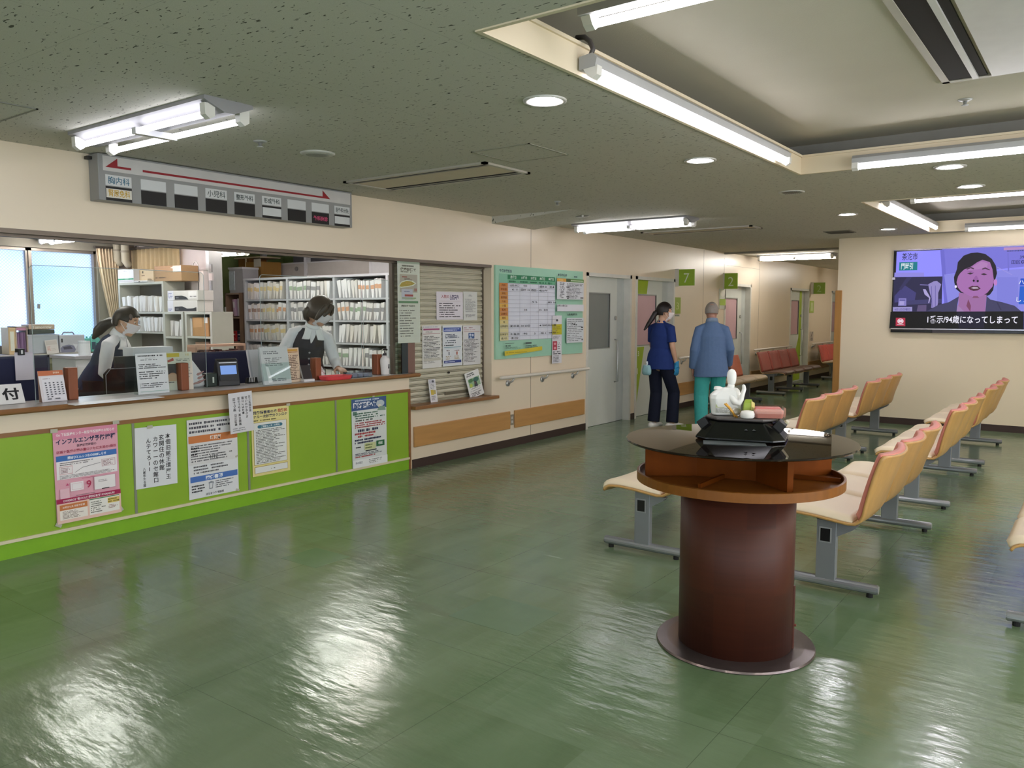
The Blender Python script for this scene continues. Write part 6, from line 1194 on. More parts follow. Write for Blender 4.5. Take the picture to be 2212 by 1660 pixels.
# payment terminal
c = base(484, 832); tm_ = thing('payment_terminal', 'black card payment terminal with a glowing pale blue screen', 'terminal', M=M4.Translation((c.x + .03, c.y, ZB)) @ M4.Rotation(R(-14), 4, 'Z'))
B_ = mat('121316', .35, var=.03)
m = MB(); m.prism([(-.05, -.085, 0), (.075, -.085, 0), (.075, -.085, .03), (.035, -.085, .20), (.0, -.085, .215), (-.05, -.085, .10)], (0, .17, 0)); m.build('body', B_, tm_, bevel=.005)
M_ = M4.Translation((.0565, 0, .125)) @ wall_frame('+X') @ M4.Rotation(R(-13), 4, 'X'); m = MB(M_); m.box((-.063, -.035, .0), (.063, .035, .004)); m.build('screen', emit('7fa4e8', .75), tm_); m = MB(M_); m.box((-.07, .055, 0), (.07, .062, .003)); m.build('light_bar', mat('dfe3ea', .2), tm_); m = MB(M_); m.box((-.075, -.085, 0), (.075, -.042, .004)); m.build('keypad', mat('1c1d20', .5), tm_)
cr_ = thing('card_reader', 'small dark green card reader left of the black payment terminal', 'card reader', M=M4.Translation((c.x + .02, c.y - .145, ZB))); m = MB(); m.box((-.045, -.045, 0), (.045, .045, .105)); m.build('body', mat('26332e', .5), cr_, bevel=.008); m = MB(); m.box((.0455, .0, .03), (.047, .014, .075)); m.build('card_slot', mat('b9c4bb', .4), cr_)
c = base(441, 836); bg_ = thing('plastic_bag', 'crumpled white plastic bag with reddish contents at the shield edge', 'bag', M=M4.Translation((c.x - .03, c.y - .06, ZB))); m = MB(); rnd = random.Random(5)
m.rings([[(r_ * .55 * cos(2 * pi * j / 14) * (1 + .12 * sin(5 * j + z_ * 40)), r_ * sin(2 * pi * j / 14) * (1 + .12 * cos(3 * j + z_ * 60)) - z_ * .35, z_) for j in range(14)] for r_, z_ in ((.07, 0), (.105, .02), (.11, .06), (.09, .12), (.065, .19), (.035, .25), (.012, .28))]); m.build('bag_body', mat('ddd9de', .4, var=.05, scale=20, bump=.3), bg_, smooth=True)
for i in range(3): m = MB(); m.tube([(.055 - .01 * i, -.05, .03 + .025 * i), (.066 - .01 * i, .0, .045 + .028 * i), (.05 - .012 * i, .06, .06 + .03 * i)], [.006, .011, .004], 8, dome=True); m.build('reddish_fold', mat('b08a88', .5), bg_, smooth=True)
bc_ = thing('binder_clip', 'black binder clip with silver handles lying before the white binder', 'clip', M=M4.Translation((base(545, 828).x - .01, base(545, 828).y, ZB))); m = MB(); m.prism([(-.02, -.05, 0), (.02, -.05, 0), (.006, -.05, .045), (-.006, -.05, .045)], (0, .10, 0)); m.build('clip_body', mat('111114', .4), bc_)
for y in (-.035, -.005): m = MB(); m.tube([(.018, y, .01), (.028, y, .05), (.028, y + .016, .05), (.018, y + .016, .01)], .0035, 6); m.build('handle', mat('dcdcdc', .2), bc_)
stand_sheet(545, 577, 757, 826, 'white_binder', 'white file folder leaning behind the clear brochure stand', 'folder', 'd2d2d8', [('r', 'bfc0c8', .02, .02, .12, .98)], lean=12, t=.02)
o = stand_sheet(572, 631, 751, 831, 'brochure_stand', 'clear brochure stand holding a grey printed letter', 'brochure stand', 'bcc3c3', [('l', '5a5f66', .1, .1, .9, .20, 2, .6), ('l', '66696c', .12, .28, .85, .52, 5, .5), ('l', '55585c', .3, .84, .92, .93, 2, .6), ('p', 'd5dada', [(.12, .5), (.22, .54), (.3, .95), (.16, .95)])], lean=10, t=.018, foot=ACR)
w_ = o.dimensions.x; bx((-w_ / 2 - .01, -.12, .001), (w_ / 2 + .01, .02, .0025)).build('clear_pocket', ACR, o)
stand_sheet(622, 652, 752, 826, 'price_sheet', 'beige printed table sheet with an orange heading beside the brochure stand', 'sheet', 'd9c2a8', [('r', 'cfa04a', .08, .04, .9, .10), ('l', 'b0763a', .1, .1, .9, .15, 1, .7), ('l', '6a5048', .1, .2, .9, .94, 15, .6)], lean=4, yaw=8)
c = base(672, 825); ph = thing('phone_stand', 'small tilted tablet in a white cradle beside the second wooden post', 'tablet', M=M4.Translation((c.x - .05, c.y, ZB)) @ M4.Rotation(R(-10), 4, 'Z')); m = MB(); m.box((-.04, -.05, 0), (.04, .05, .022)); m.build('cradle', mat('dcd9da', .4), ph, bevel=.004); m = MB(M4.Translation((.01, 0, .02)) @ M4.Rotation(R(-24), 4, 'Y')); m.box((-.006, -.045, 0), (.004, .045, .125)); m.build('tablet_body', mat('3f3a3c', .2), ph, bevel=.002); m = MB(M4.Translation((.01, 0, .02)) @ M4.Rotation(R(-24), 4, 'Y')); m.box((-.007, -.049, 0), (.0045, -.041, .128)); m.build('silver_side', mat('b5b5b8', .2, metal=.6), ph)
c = base(698, 820)
def dots(nt, b, N, L):
    v = N('ShaderNodeTexVoronoi', i2=95.0); L(_coord(N, L, (1, 1, 1)), v.inputs[0]); v.inputs['Randomness'].default_value = .25
    L(_mix(N, L, _math(N, L, 'LESS_THAN', v.outputs[0], .36), lin('e6dfe0'), lin('8f2438')), b.inputs['Base Color']); b.inputs['Roughness'].default_value = .7
pp = thing('dotted_pouch', 'small white pouch with dark red polka dots behind the pink tray', 'pouch', M=M4.Translation((c.x - .08, c.y, ZB))); m = MB(); m.rings([[(a * x, b * y, z) for x, y in ((-.04, -.06), (.04, -.06), (.05, 0), (.04, .06), (-.04, .06), (-.05, 0))] for a, b, z in ((.9, .95, 0), (1.1, 1.05, .03), (.9, .9, .075), (.35, .75, .11))]); m.build('pouch_body', node_mat('polka_dots', dots), pp, smooth=False, bevel=.006)
m = MB(); m.tube([(0, -.045, .11), (0, 0, .114), (0, .045, .11)], .004, 6); m.build('zip', mat('7a2030', .5), pp)
c = base(731, 821); tr = thing('cash_tray', 'round-cornered coral pink cash tray on the counter', 'tray', M=M4.Translation((c.x - .035, c.y, ZB)) @ M4.Rotation(R(-2), 4, 'Z'))
m = MB()
def rr2(a, b, z): return [(a * math.copysign(abs(cos(2 * pi * j / 28)) ** .45, cos(2 * pi * j / 28)), b * math.copysign(abs(sin(2 * pi * j / 28)) ** .45, sin(2 * pi * j / 28)), z) for j in range(28)]
m.rings([rr2(.070, .125, 0), rr2(.078, .135, .010), rr2(.084, .140, .034), rr2(.088, .145, .036), rr2(.080, .136, .036), rr2(.074, .130, .012)]); m.build('tray_body', mat('d8484e', .35, var=.03), tr, smooth=False); m = MB(); m.rings([rr2(.072, .128, .0125), rr2(.072, .128, .014)]); m.build('rubber_mat', mat('e0787a', .6), tr)
c = base(775, 815); pt = thing('pen_tray', 'clear plastic tray of small slips behind the counter edge', 'tray', M=M4.Translation((c.x - .01, c.y, ZB))); m = MB()
for a, b in (((-.06, -.12, 0), (.06, .12, .003)), ((-.06, -.12, 0), (-.057, .12, .05)), ((.057, -.12, 0), (.06, .12, .05)), ((-.06, -.12, 0), (.06, -.117, .05)), ((-.06, .117, 0), (.06, .12, .05))): m.box(a, b)
m.build('tray_body', clear('dfe6ec', 1.4), pt)
for i in range(3): bx((-.04, -.10 + .07 * i, .004), (.04, -.05 + .07 * i, .04 - .006 * i)).build('slip_stack', mat('cfcdd0', .6), pt)
c = base(835, 810); bt = thing('sanitizer_bottle', 'white hand sanitiser bottle with a black pump by the end guard', 'bottle', M=M4.Translation((c.x - .02, c.y, ZB))); m = MB()
m.lathe([(.001, 0), (.034, 0), (.037, .006), (.044, .10), (.046, .135), (.040, .155), (.022, .172), (.016, .18)], n=28); m.build('bottle_body', mat('dedbda', .35), bt, smooth=True); m = MB(); m.lathe([(.015, .178), (.017, .182), (.017, .20), (.006, .203), (.005, .225)], n=18); m.build('collar', mat('101012', .4), bt, smooth=False)
m = MB(); m.tube([(0, -.024, .232), (0, 0, .236), (0, .026, .232)], [.006, .009, .009], 10, dome=True); m.build('pump_head', mat('101012', .4), bt, smooth=True); m = MB(); m.prism([(.0445, -.004, .06), (.0445, .012, .06), (.0445, .012, .1), (.0445, .004, .1)], (.002, 0, 0)); m.build('printed_mark', mat('55555a', .5), bt)

# ================================================================ the office behind
DESK = mat('bdb9b5', .4, var=.02)
def desk(x0, x1, y0, y1, label, z=.70):
    t = thing('office_desk', label, 'desk', ((x0 + x1) / 2, (y0 + y1) / 2, 0)); bx((x0, y0, z - .03), (x1, y1, z)).build('desktop', DESK, t, world=True)
    for x in (x0 + .04, x1 - .04):
        for y in (y0 + .04, y1 - .04): bx((x - .02, y - .02, 0), (x + .02, y + .02, z - .03)).build('leg', STEEL, t, world=True)
desk(-6.80, -6.03, .9, 2.70, 'grey office desk behind the counter at the left edge'); desk(-6.62, -6.03, 2.72, 4.52, 'grey office desk before the ponytailed clerk')
NV = mat('1d2040', .75, var=.04, scale=40)
def divider(y0, y1, z1, X, label):
    t = thing('desk_divider', label, 'divider', (X, (y0 + y1) / 2, .70)); bx((X - .015, y0 + .012, .702), (X + .015, y1 - .012, z1 - .012)).build('fabric_panel', NV, t, world=True)
    m = MB(); m.box((X - .018, y0, .70), (X + .018, y0 + .014, z1)); m.box((X - .018, y1 - .014, .70), (X + .018, y1, z1)); m.box((X - .018, y0, z1 - .014), (X + .018, y1, z1)); m.build('frame', mat('272a44', .5), t, world=True)
divider(1.4, 2.68, 1.195, -6.1, 'navy desk divider behind the slanted reception sign'); divider(3.80, 4.48, 1.165, -6.1, 'navy desk divider behind the black payment terminal')
poster((31, 762, 74, 820), 'clipped_paper', 'blank lilac paper held by a black clip on the navy divider', 'cfc8d4', [('r', 'c4bccb', .0, .0, 1, .05)], X=-6.07, cat='paper'); q = onX(46, 763, -6.06)
t = thing('bulldog_clip', 'black bulldog clip with a white mark on top of the navy divider', 'clip', (-6.062, q.y, q.z)); m = MB(); m.box((-.05, -.02, -.015), (.012, .02, .03)); m.build('jaw', mat('121214', .4), t, bevel=.003); m = MB(); m.box((.012, -.006, -.006), (.014, .006, .02)); m.build('mark', mat('d0d0d4', .5), t)
a, b = onX(418, 746, -6.32), onX(528, 757, -6.32); t = thing('file_rail', 'pale wooden rail with a row of dark files behind the navy divider', 'rail', (-6.32, (a.y + b.y) / 2, .70)); bx((-6.42, a.y, a.z - .02), (-6.30, b.y, a.z)).build('top_board', mat('d0a58c', .5, var=.05), t, world=True); m = MB(); m.box((-6.42, a.y, .70), (-6.30, a.y + .02, a.z - .02)); m.box((-6.42, b.y - .02, .70), (-6.30, b.y, a.z - .02)); m.build('side_board', mat('b78f78', .5), t, world=True)
rnd = random.Random(3); y = a.y + .03; i = 0
while y < b.y - .05:
    w = rnd.uniform(.018, .035); f = bx((-.05, 0, 0), (.035, w, a.z - .745 - rnd.uniform(0, .02))).build('file_folder', mat(rnd.choice(('4a2a2a', '6a4038', '3a2426', '8a6a60', '5a3430')), .6)); f.location = (-6.35, y, .701); tag(f, 'dark reddish file standing in the row under the pale wooden rail', 'file', 'dark files under the wooden rail'); y += w + .004; i += 1
# monitor seen from behind
X = -6.16; a, b = onX(233, 797, X), onX(297, 797, X); mo = thing('computer_monitor', 'black computer monitor seen from behind in front of the leaning clerk', 'monitor', (X, (a.y + b.y) / 2, .70)); yc = (a.y + b.y) / 2; w = (b.y - a.y) / 2 + .03
m = MB(); m.prism([(X + .02, yc + y_, z_) for y_, z_ in ((-w, .80), (w, .80), (w, a.z - .0), (w - .02, a.z + .0), (-w + .04, a.z), (-w, a.z - .04))], (-.04, 0, 0)); m.build('casing', mat('0a0a0c', .12, spec=.5), mo, world=True, bevel=.004); m = MB(); m.tube([(X + .0205, yc - w + .002, .81), (X + .0205, yc - w + .002, a.z - .045), (X + .0205, yc - w + .04, a.z - .002), (X + .0205, yc + w, a.z - .002)], .003, 6); m.build('bright_rim', mat('8a8a92', .2), mo, world=True)
m = MB(); m.box((X - .06, yc - .02, .72), (X - .02, yc + .02, .95)); m.box((X - .10, yc - .10, .70), (X + .02, yc + .10, .72)); m.build('stand', mat('1a1a1c', .4), mo, world=True)
X = -6.36; a, b = onX(247, 771, X), onX(297, 771, X); mo = thing('computer_monitor', 'dark grey monitor back just behind the black monitor', 'monitor', (X, (a.y + b.y) / 2, .70)); m = MB(); m.box((X - .02, a.y, .82), (X + .02, b.y + .2, a.z)); m.build('casing', mat('232325', .5), mo, world=True, bevel=.006); m = MB(); m.box((X - .04, a.y + .2, .70), (X + .04, a.y + .3, .82)); m.build('stand', mat('1a1a1c', .4), mo, world=True)
X = -6.48; a, b = onX(362, 748, X), onX(276, 756, X); m = MB(); m.box((X - .08, b.y, .702), (X + .08, a.y, a.z)); tag(m.build('paper_stack', mat('d6d7dd', .5, var=.04, scale=40, aniso=(1, 1, 30))), 'tall stack of white paper behind the clear standing notice', 'paper stack')
# window-side shelf and what stands on it
a = onX(73, 766, -11.2); ZW = .955
sl = thing('window_shelf', 'long grey shelf top under the office windows', 'shelf', (-11.3, 4, 0)); bx((-11.595, -2, ZW - .045), (-11.15, 5.46, ZW)).build('shelf_top', mat('b0aaa4', .5), sl, world=True); bx((-11.595, -2, ZW - .13), (-11.20, 5.44, ZW - .045)).build('apron', mat('9c9a80', .6), sl, world=True)
lc = bx((-11.595, -2, 0), (-11.24, 5.40, ZW - .13)).build('cabinet_front', mat('77765c', .6, var=.05), sl, world=True)
SX0 = -11.28
def sill_box(x0, x1, yt, yb, name, label, cat, col, d=.22, X=SX0, mt=None, bev=.006, z=None):
    a, b = onX(x0, yb, X), onX(x1, yt, X); z0 = ZW + .001 if z is None else z
    t = thing(name, label, cat, (X, (a.y + b.y) / 2, z0)); bx((X - d, a.y, z0), (X, b.y, b.z)).build('box_body', mt or mat(col, .5), t, world=True, bevel=bev); return t, a.y, b.y, z0, b.z
t, y0, y1, z0, z1 = sill_box(20, 33, 708, 762, 'bookend_box', 'beige standing box file at the left of the window shelf', 'box file', 'cdb68c'); bx((SX0 + .001, y0 + .02, z0 + .05), (SX0 + .002, y1 - .02, z1 - .05)).build('label', mat('dfe4d6', .5), t, world=True)
of = thing('file_organizer', 'open organiser of purple files with a pink top lining on the window shelf', 'organiser', (SX0, onX(46, 762, SX0).y, ZW)); a, b = onX(33, 706, SX0), onX(62, 762, SX0)
m = MB(); m.box((SX0 - .24, a.y, ZW + .001), (SX0, b.y, ZW + .012)); m.box((SX0 - .24, a.y, ZW), (SX0, a.y + .012, a.z)); m.box((SX0 - .24, b.y - .012, ZW), (SX0, b.y, a.z)); m.box((SX0 - .24, a.y, a.z - .012), (SX0, b.y, a.z)); m.build('casing', mat('b5a99a', .6), of, world=True); bx((SX0 - .23, a.y + .014, a.z - .05), (SX0 - .01, b.y - .014, a.z - .013)).build('pink_lining', mat('cf9ab5', .6), of, world=True)
n = 7
for i in range(n):
    y = a.y + .016 + (b.y - a.y - .034) * i / n; f = bx((-.2, 0, 0), (0, (b.y - a.y - .05) / n, .27)).build('purple_file', mat(('7a6284', '8a7296', '6a5276')[i % 3], .6)); f.location = (SX0 - .02, y, ZW + .013); tag(f, 'thin purple file in the organiser on the window shelf', 'file', 'purple files in the organiser')
t, *_ = sill_box(63, 118, 712, 722, 'dark_case', 'flat dark grey case under the tan box by the window', 'case', '3f4744', z=onX(90, 722, SX0).z); zc = onX(90, 712, SX0).z
t, y0, y1, z0, z1 = sill_box(62, 118, 701, 712, 'tan_box', 'tan box with white script on top of the dark case', 'box', 'b5a08c', z=zc + .001); b_ = bmesh.new(); put_text(b_, M4.Translation((SX0 + .001, (y0 + y1) / 2, (z0 + z1) / 2)) @ wall_frame('+X'), 'Tomorrow', .05, 0, 0, 0, 'C', .02, .24); q = MB(); q.bm = b_; q.build('lettering', mat('e6e2dc', .5), t, world=True, fix=False)
FROST = mat('b9bfc9', .3, var=.03, spec=.5)
t, y0, y1, z0, z1 = sill_box(62, 126, 722.3, 765, 'storage_bin', 'frosted plastic storage bin carrying the dark case by the window', 'storage bin', '', mt=FROST, bev=.015); bx((SX0 - .225, y0 - .01, z1 - .014), (SX0 + .006, y1 + .01, z1 + .0)).build('lid', mat('c9cdd6', .3), t, world=True)
t, y0, y1, z0, z1 = sill_box(130, 183, 723, 762, 'storage_bin', 'frosted plastic bin with an appliance picture beside the teal bottles', 'storage bin', '', mt=mat('c3c3cc', .3), bev=.012); m = MB(); m.tube([(SX0 - .1, y0 + .08, z1), (SX0 - .1, y0 + .1, z1 + .03), (SX0 - .1, y0 + .22, z1 + .03), (SX0 - .1, y0 + .24, z1)], .01, 8); m.build('handle', mat('8a8c98', .3), t, world=True)
printed(t, y1 - y0, z1 - z0, [('r', '2a2a30', .06, .2, .12, .42), ('p', '7f8098', [(.02, .75), (.1, .62), (.35, .55), (.55, .62), (.62, .85), (.55, .98), (.05, .98)]), ('p', '4a4a5c', [(.12, .68), (.4, .62), (.5, .8), (.15, .82)]), ('p', 'dcdce4', [(.5, .5), (.7, .55), (.62, .8)])], M=M4.Translation((.0015, 0, (z1 - z0) / 2)) @ wall_frame('+X'))
X = SX0 + .05; a, b = onX(98, 735, X), onX(126, 763, X); M = M4.Translation((X, (a.y + b.y) / 2, (a.z + ZW) / 2)) @ wall_frame('+X') @ M4.Rotation(R(-8), 4, 'X') @ M4.Rotation(R(5), 4, 'Z'); sheet('card', 'pale card with a red figure leaning on the first storage bin', 'card', M, b.y - a.y, a.z - ZW, 'd9d2cf', [('l', '6a6a78', .15, .05, .5, .2, 2, .6), ('r', 'c9c0bd', .05, .05, .95, .36), ('l', 'cf8a80', .1, .45, .4, .8, 4, .6), ('l', '9a9490', .45, .6, .9, .8, 2, .4)], t=.006)
for i, (x, yt, lb) in enumerate(((188.5, 727, 'shorter teal pump bottle on the window shelf, near the bins'), (200.5, 722, 'taller teal pump bottle on the window shelf, beside the clerk'), (210, 726, 'teal bottle on the window shelf, half hidden by the vest'))):
    X = SX0 - .05; a = onX(x, 760, X); zt = onX(x, yt, X).z; t = thing('teal_bottle', lb, 'bottle', (X, a.y, ZW + .001)); h = zt - ZW; m = MB(); m.rings([rr2(.035, .033, 0), rr2(.037, .036, .01), rr2(.037, .036, h * .78), rr2(.030, .030, h * .86), rr2(.014, .014, h * .9)]); m.build('bottle_body', mat('6fc0b5', .3), t, smooth=False); m = MB(); m.box((.035, -.026, .03), (.039, .026, h * .55)); m.build('label', mat('3f5568', .5), t); m = MB(); m.lathe([(.012, h * .9), (.014, h * .97), (.003, h)], n=12); m.build('cap', mat('4f9a92', .4), t)
# white drawer unit
X = -8.2; a, b = onX(163, 777, X), onX(205, 860, X); dw = thing('drawer_unit', 'white metal drawer unit behind the leaning clerk', 'drawer unit', (X - .25, (a.y + b.y) / 2, 0)); bx((X - .5, a.y, 0), (X, b.y + .25, a.z)).build('carcass', mat('c6c4ca', .4), dw, world=True, bevel=.004)
bx((X - .52, a.y - .01, a.z), (X + .01, b.y + .26, a.z + .03)).build('top', mat('a29ca4', .4), dw, world=True)
for i in range(3): d = bx((X, a.y + .015, a.z - .06 - .24 * (i + 1)), (X + .012, b.y + .235, a.z - .05 - .24 * i - .02)).build('drawer', mat('d2d0d6', .4), dw, world=True); m = MB(); m.box((X + .012, a.y + .1, a.z - .12 - .24 * i), (X + .022, a.y + .24, a.z - .105 - .24 * i)); m.build('pull', mat('8f8f96', .4), d, world=True)
t = thing('white_canister', 'small white canister on the drawer unit', 'canister', (X - .12, onX(196, 775, X).y, a.z + .031)); m = MB(); m.lathe([(.001, 0), (.055, 0), (.055, .13), (.001, .132)], n=20); m.build('can', mat('d9dce2', .4), t, smooth=False); m = MB(); m.lathe([(.057, .12), (.057, .145), (.001, .147)], n=20); m.build('lid', mat('c9ccd4', .4), t)
# curtains and pipes
def curtain(p, q, z0, z1, n, label, c, name='curtain', amp=.03, gather=None):
    p, q = V(p), V(q); d = q - p; nrm = V((-d.y, d.x, 0)).normalized(); m = MB()
    def fn(u, v):
        g = 1.0 if gather is None else 1 - (1 - gather) * (1 - v) ** 1.4
        uu = 1 - (1 - u) * g; b = p + d * uu; return V((b.x, b.y, z0 + (z1 - z0) * v)) + nrm * amp * sin(u * n * 2 * pi) * (1.0 if gather is None else .6 + .4 * v)
    t = thing(name, label, 'curtain', (p.x, p.y, z0)); m.grid(fn, n * 10, 14); m.build('cloth', c, t, world=True, smooth=True, solid=.004, fix=False)
    m = MB(); m.box((min(p.x, q.x) - .03, min(p.y, q.y) - .03, z1), (max(p.x, q.x) + .03, max(p.y, q.y) + .03, z1 + .03)); m.build('curtain_rail', mat('4a433c', .5), t, world=True)
curtain((-11.42, 5.73, 0), (-11.42, 6.03, 0), 1.30, 2.39, 7, 'beige gathered curtain hanging beside the office window', mat('d6c4a8', .8, var=.06, scale=20), amp=.025, gather=.42)
def glow_nodes(nt, b, N, L):
    nt.nodes.remove(b); o = nt.nodes['Material Output']; n = N('ShaderNodeTexNoise', i2=12.0); L(_coord(N, L, (1, 1, .1)), n.inputs[0]); c = _mix(N, L, n.outputs[0], lin('d9c7a0'), lin('efe2c2'))
    d = N('ShaderNodeBsdfDiffuse'); L(c, d.inputs[0]); t = N('ShaderNodeBsdfTranslucent'); L(c, t.inputs[0]); x = N('ShaderNodeMixShader'); x.inputs[0].default_value = .6; L(d.outputs[0], x.inputs[1]); L(t.outputs[0], x.inputs[2]); L(x.outputs[0], o.inputs[0])
curtain((xb0 - .02, YB - .05, 0), (xb1 + .02, YB - .05, 0), 1.45, 2.38, 11, 'cream pleated curtain drawn across the rear office window', node_mat('sunlit_curtain', glow_nodes), name='pleated_curtain', amp=.02)
for px, pb, lb in ((253, 562, 'pale wall pipe end nearest the curtain'), (270, 565, 'pale wall pipe end beside the dark pier')):
    a = onY(px, 535, 6.0); b = onY(px, pb, 6.0); t = thing('wall_pipe', lb, 'pipe', (a.x, 6.0, b.z)); m = MB(); m.tube([(a.x, 6.0, 2.49), (a.x, 6.0, b.z), (a.x, 6.03, b.z - .04)], [.055, .055, .05], 14, dome=True); m.build('pipe_body', mat('a9a493', .5), t, world=True, smooth=True); m = MB(); m.tube([(a.x, 6.0, b.z + .12), (a.x, 6.0, b.z + .15)], .06, 14); m.build('clamp', mat('8a8678', .5), t, world=True)

# ---- shelving: grey frames, envelopes, boxes
SHG = mat('b4b3aa', .45, var=.03); SHB = mat('6a6660', .7)
def rack(x0, x1, ztop, shelves, Y, depth, label, name='shelf_unit', posts=None, back=True, c=None):
    t = thing(name, label, 'shelf', ((x0 + x1) / 2, Y + depth / 2, 0)); c = c or SHG
    for x in posts or (x0, x1): bx((x - .02, Y, 0), (x + .02, Y + depth, ztop)).build('upright', c, t, world=True)
    for z in shelves: bx((x0 - .018, Y + .003, z - .025), (x1 + .018, Y + depth - .003, z)).build('shelf_board', c, t, world=True)
    bx((x0 - .022, Y - .002, ztop - .03), (x1 + .022, Y + depth + .002, ztop + .001)).build('top_board', c, t, world=True)
    if back: bx((x0, Y + depth - .012, 0), (x1, Y + depth, ztop)).build('back_sheet', SHB, t, world=True)
    return t
PAP = [mat(c, .55, var=.05, scale=18) for c in ('e2e1e2', 'd8d5d4', 'e6e6e9', 'ddd8d2')]
_EN = {}
def envelope(col, h, w, x, Y, z, lean, label, group, rnd, depth=.22):
    """a paper file standing on its long edge: uneven top, tag on its spine"""
    k = (rnd.randrange(4), col)
    if k not in _EN:
        r2 = random.Random(hash(k[0]) + len(_EN)); m = MB(); hw = .5
        m.rings([[(-hw * a, 0, zz), (hw * b, 0, zz), (hw * b, 1, zz * .98), (-hw * a, 1, zz * .97)] for zz, a, b in ((0, .35, .35), (.3, .6, .65), (.75, .95, .9), (.93, 1.05, .85)) ] + [[(-hw, 0, .97), (hw * .75, 0, r2.uniform(.95, 1.05)), (hw * .7, 1, .94), (-hw, 1, .98)]])
        o = m.build('file_envelope', rnd.choice(PAP)); l = None
        if col:
            m = MB(); m.prism([(-.42, -.004, .48), (.42, -.004, .48), (.44, -.004, .72), (-.46, -.004, .70)], (0, .003, 0)); l = m.build('tag', mat(col, .6, var=.12, scale=30), o)
        _EN[k] = o; q = o
    else:
        q = _EN[k].copy(); COL.objects.link(q)
        for ch in _EN[k].children: c2 = ch.copy(); COL.objects.link(c2); c2.parent = q
    q.matrix_world = M4.Translation((x, Y, z + abs(lean) * w * .4)) @ M4.Rotation(lean, 4, 'Y') @ M4.Diagonal((w, depth, h, 1)); tag(q, label, 'file', group); return q
TAGS = {'o': ('cf9f80', 'orange'), 'y': ('dcc998', 'yellow'), 'g': ('93a891', 'green'), 'd': ('8e8e92', 'grey'), 'b': ('ad958a', 'brown'), 'w': (None, '')}
def fill(x0, x1, Y, z, h, mix, where, rnd, step=.062):
    x = x0 + .045; lean = 0.0; rest = 0; pw = 0
    while True:
        if rest <= 0:
            k = rnd.choice(mix); rest = rnd.randint(3, 6); new = rnd.choice((.0, .03, .06, .12, .16, -.04, -.09)); x += max(0, lean - new) * h * 1.05 if pw else max(0, -new) * h; lean = new
        rest -= 1; col, cn_ = TAGS[k]; w = step * rnd.uniform(.85, 1.15); hh = h * rnd.uniform(.86, 1.0); x += (pw + w) / 2 if pw else 0; pw = w
        if x + w * .2 + max(0, lean) * hh * 1.05 > x1 - .03:
            if lean > 0 and x + w * .2 < x1 - .05: x -= (pw + w) / 2; x += lean * h * 1.05; lean = 0; pw = w * .9; rest = 2; 
            else: break
            if x + w * .7 > x1 - .03: break
            continue
        envelope(col, hh, w * .96, x, Y + rnd.uniform(.015, .05), z + .002, lean, ('%s-tagged white file envelope, %s' % (cn_, where)) if col else 'plain white file envelope, %s' % where, 'file envelopes, %s' % where, rnd)
rnd = random.Random(11)
YR = 7.5; xr = [-10.56, -9.555, -8.557, -7.538, -6.53]; zr = [1.69, 1.39, 1.085, .77, .46]
rack(xr[0], xr[-1], 2.005, zr + [.14], YR, .34, 'big pale grey rack full of white patient file envelopes', 'file_rack', xr, c=mat('b9bcc2', .4, var=.02))
bays = ('bay beside the brown cabinet', 'bay behind the bob-haired clerk', 'bay right of the bob-haired clerk', 'bay cut by the hanging banner'); rows = ('top shelf', 'second shelf', 'third shelf', 'fourth shelf', 'fifth shelf')
mixes = [['ggoyobw', 'wdgdgdw', 'wwwyoob', 'wwb'], ['boyboog', 'wwddw', 'bdggoo', 'oo'], ['oyobobo', 'dwdd', 'oowobdo', 'ow'], ['wwb', 'ddw', 'wggddw', 'wo'], ['www', 'ww', 'owoww', 'ww']]
for r_ in range(5):
    for b_ in range(4):
        if r_ == 4 and b_ == 0: continue
        x1_ = xr[b_ + 1] - .02
        if b_ == 3: x1_ = xr[3] + .30
        fill(xr[b_] + .02, x1_, YR, zr[r_], .255 if r_ else .262, mixes[r_][b_], '%s, %s' % (rows[r_], bays[b_]), rnd, .072)
# envelopes and boxes in the corner shelves
Y5 = 5.80
ex = lambda px: onY(px, 650, Y5).x
ez = lambda py, px=330: onY(px, py, Y5).z
u1 = (ex(258), ex(352)); u2 = (ex(333) , ex(395)); u3 = (ex(401), ex(457))
rack(u1[0], u1[1], ez(609), (ez(674), ez(717), .62, .3), Y5, .30, 'tall pale shelf unit with leaning envelopes below the cardboard boxes')
rack(u1[1] + .045, u2[1], ez(674), (ez(727, 370), .75, .4), Y5 - .02, .30, 'low shelf unit of dark-marked envelopes, middle of the corner shelves')
rack(u3[0] + .02, u3[1], ez(674), (ez(727, 430), .75, .4), Y5 - .02, .30, 'low shelf unit holding brown parcels beside the green doorway')
rn2 = random.Random(4)
for (x0, x1, z, h, w_) in ((u1[0] + .03, u1[1] - .02, ez(674), .22, 'top shelf of the tall corner unit'), (u1[0] + .03, u1[1] - .02, ez(717), .20, 'second shelf of the tall corner unit'), (u1[1] + .07, u2[1] - .02, ez(727, 370), .22, 'upper shelf of the middle corner unit'), (u1[1] + .07, u2[1] - .02, .75, .22, 'lower shelf of the middle corner unit'), (u1[0] + .03, u1[1] - .02, .62, .23, 'third shelf of the tall corner unit')): fill(x0, x1, Y5, z, h, 'wwd', w_, rn2, .075)
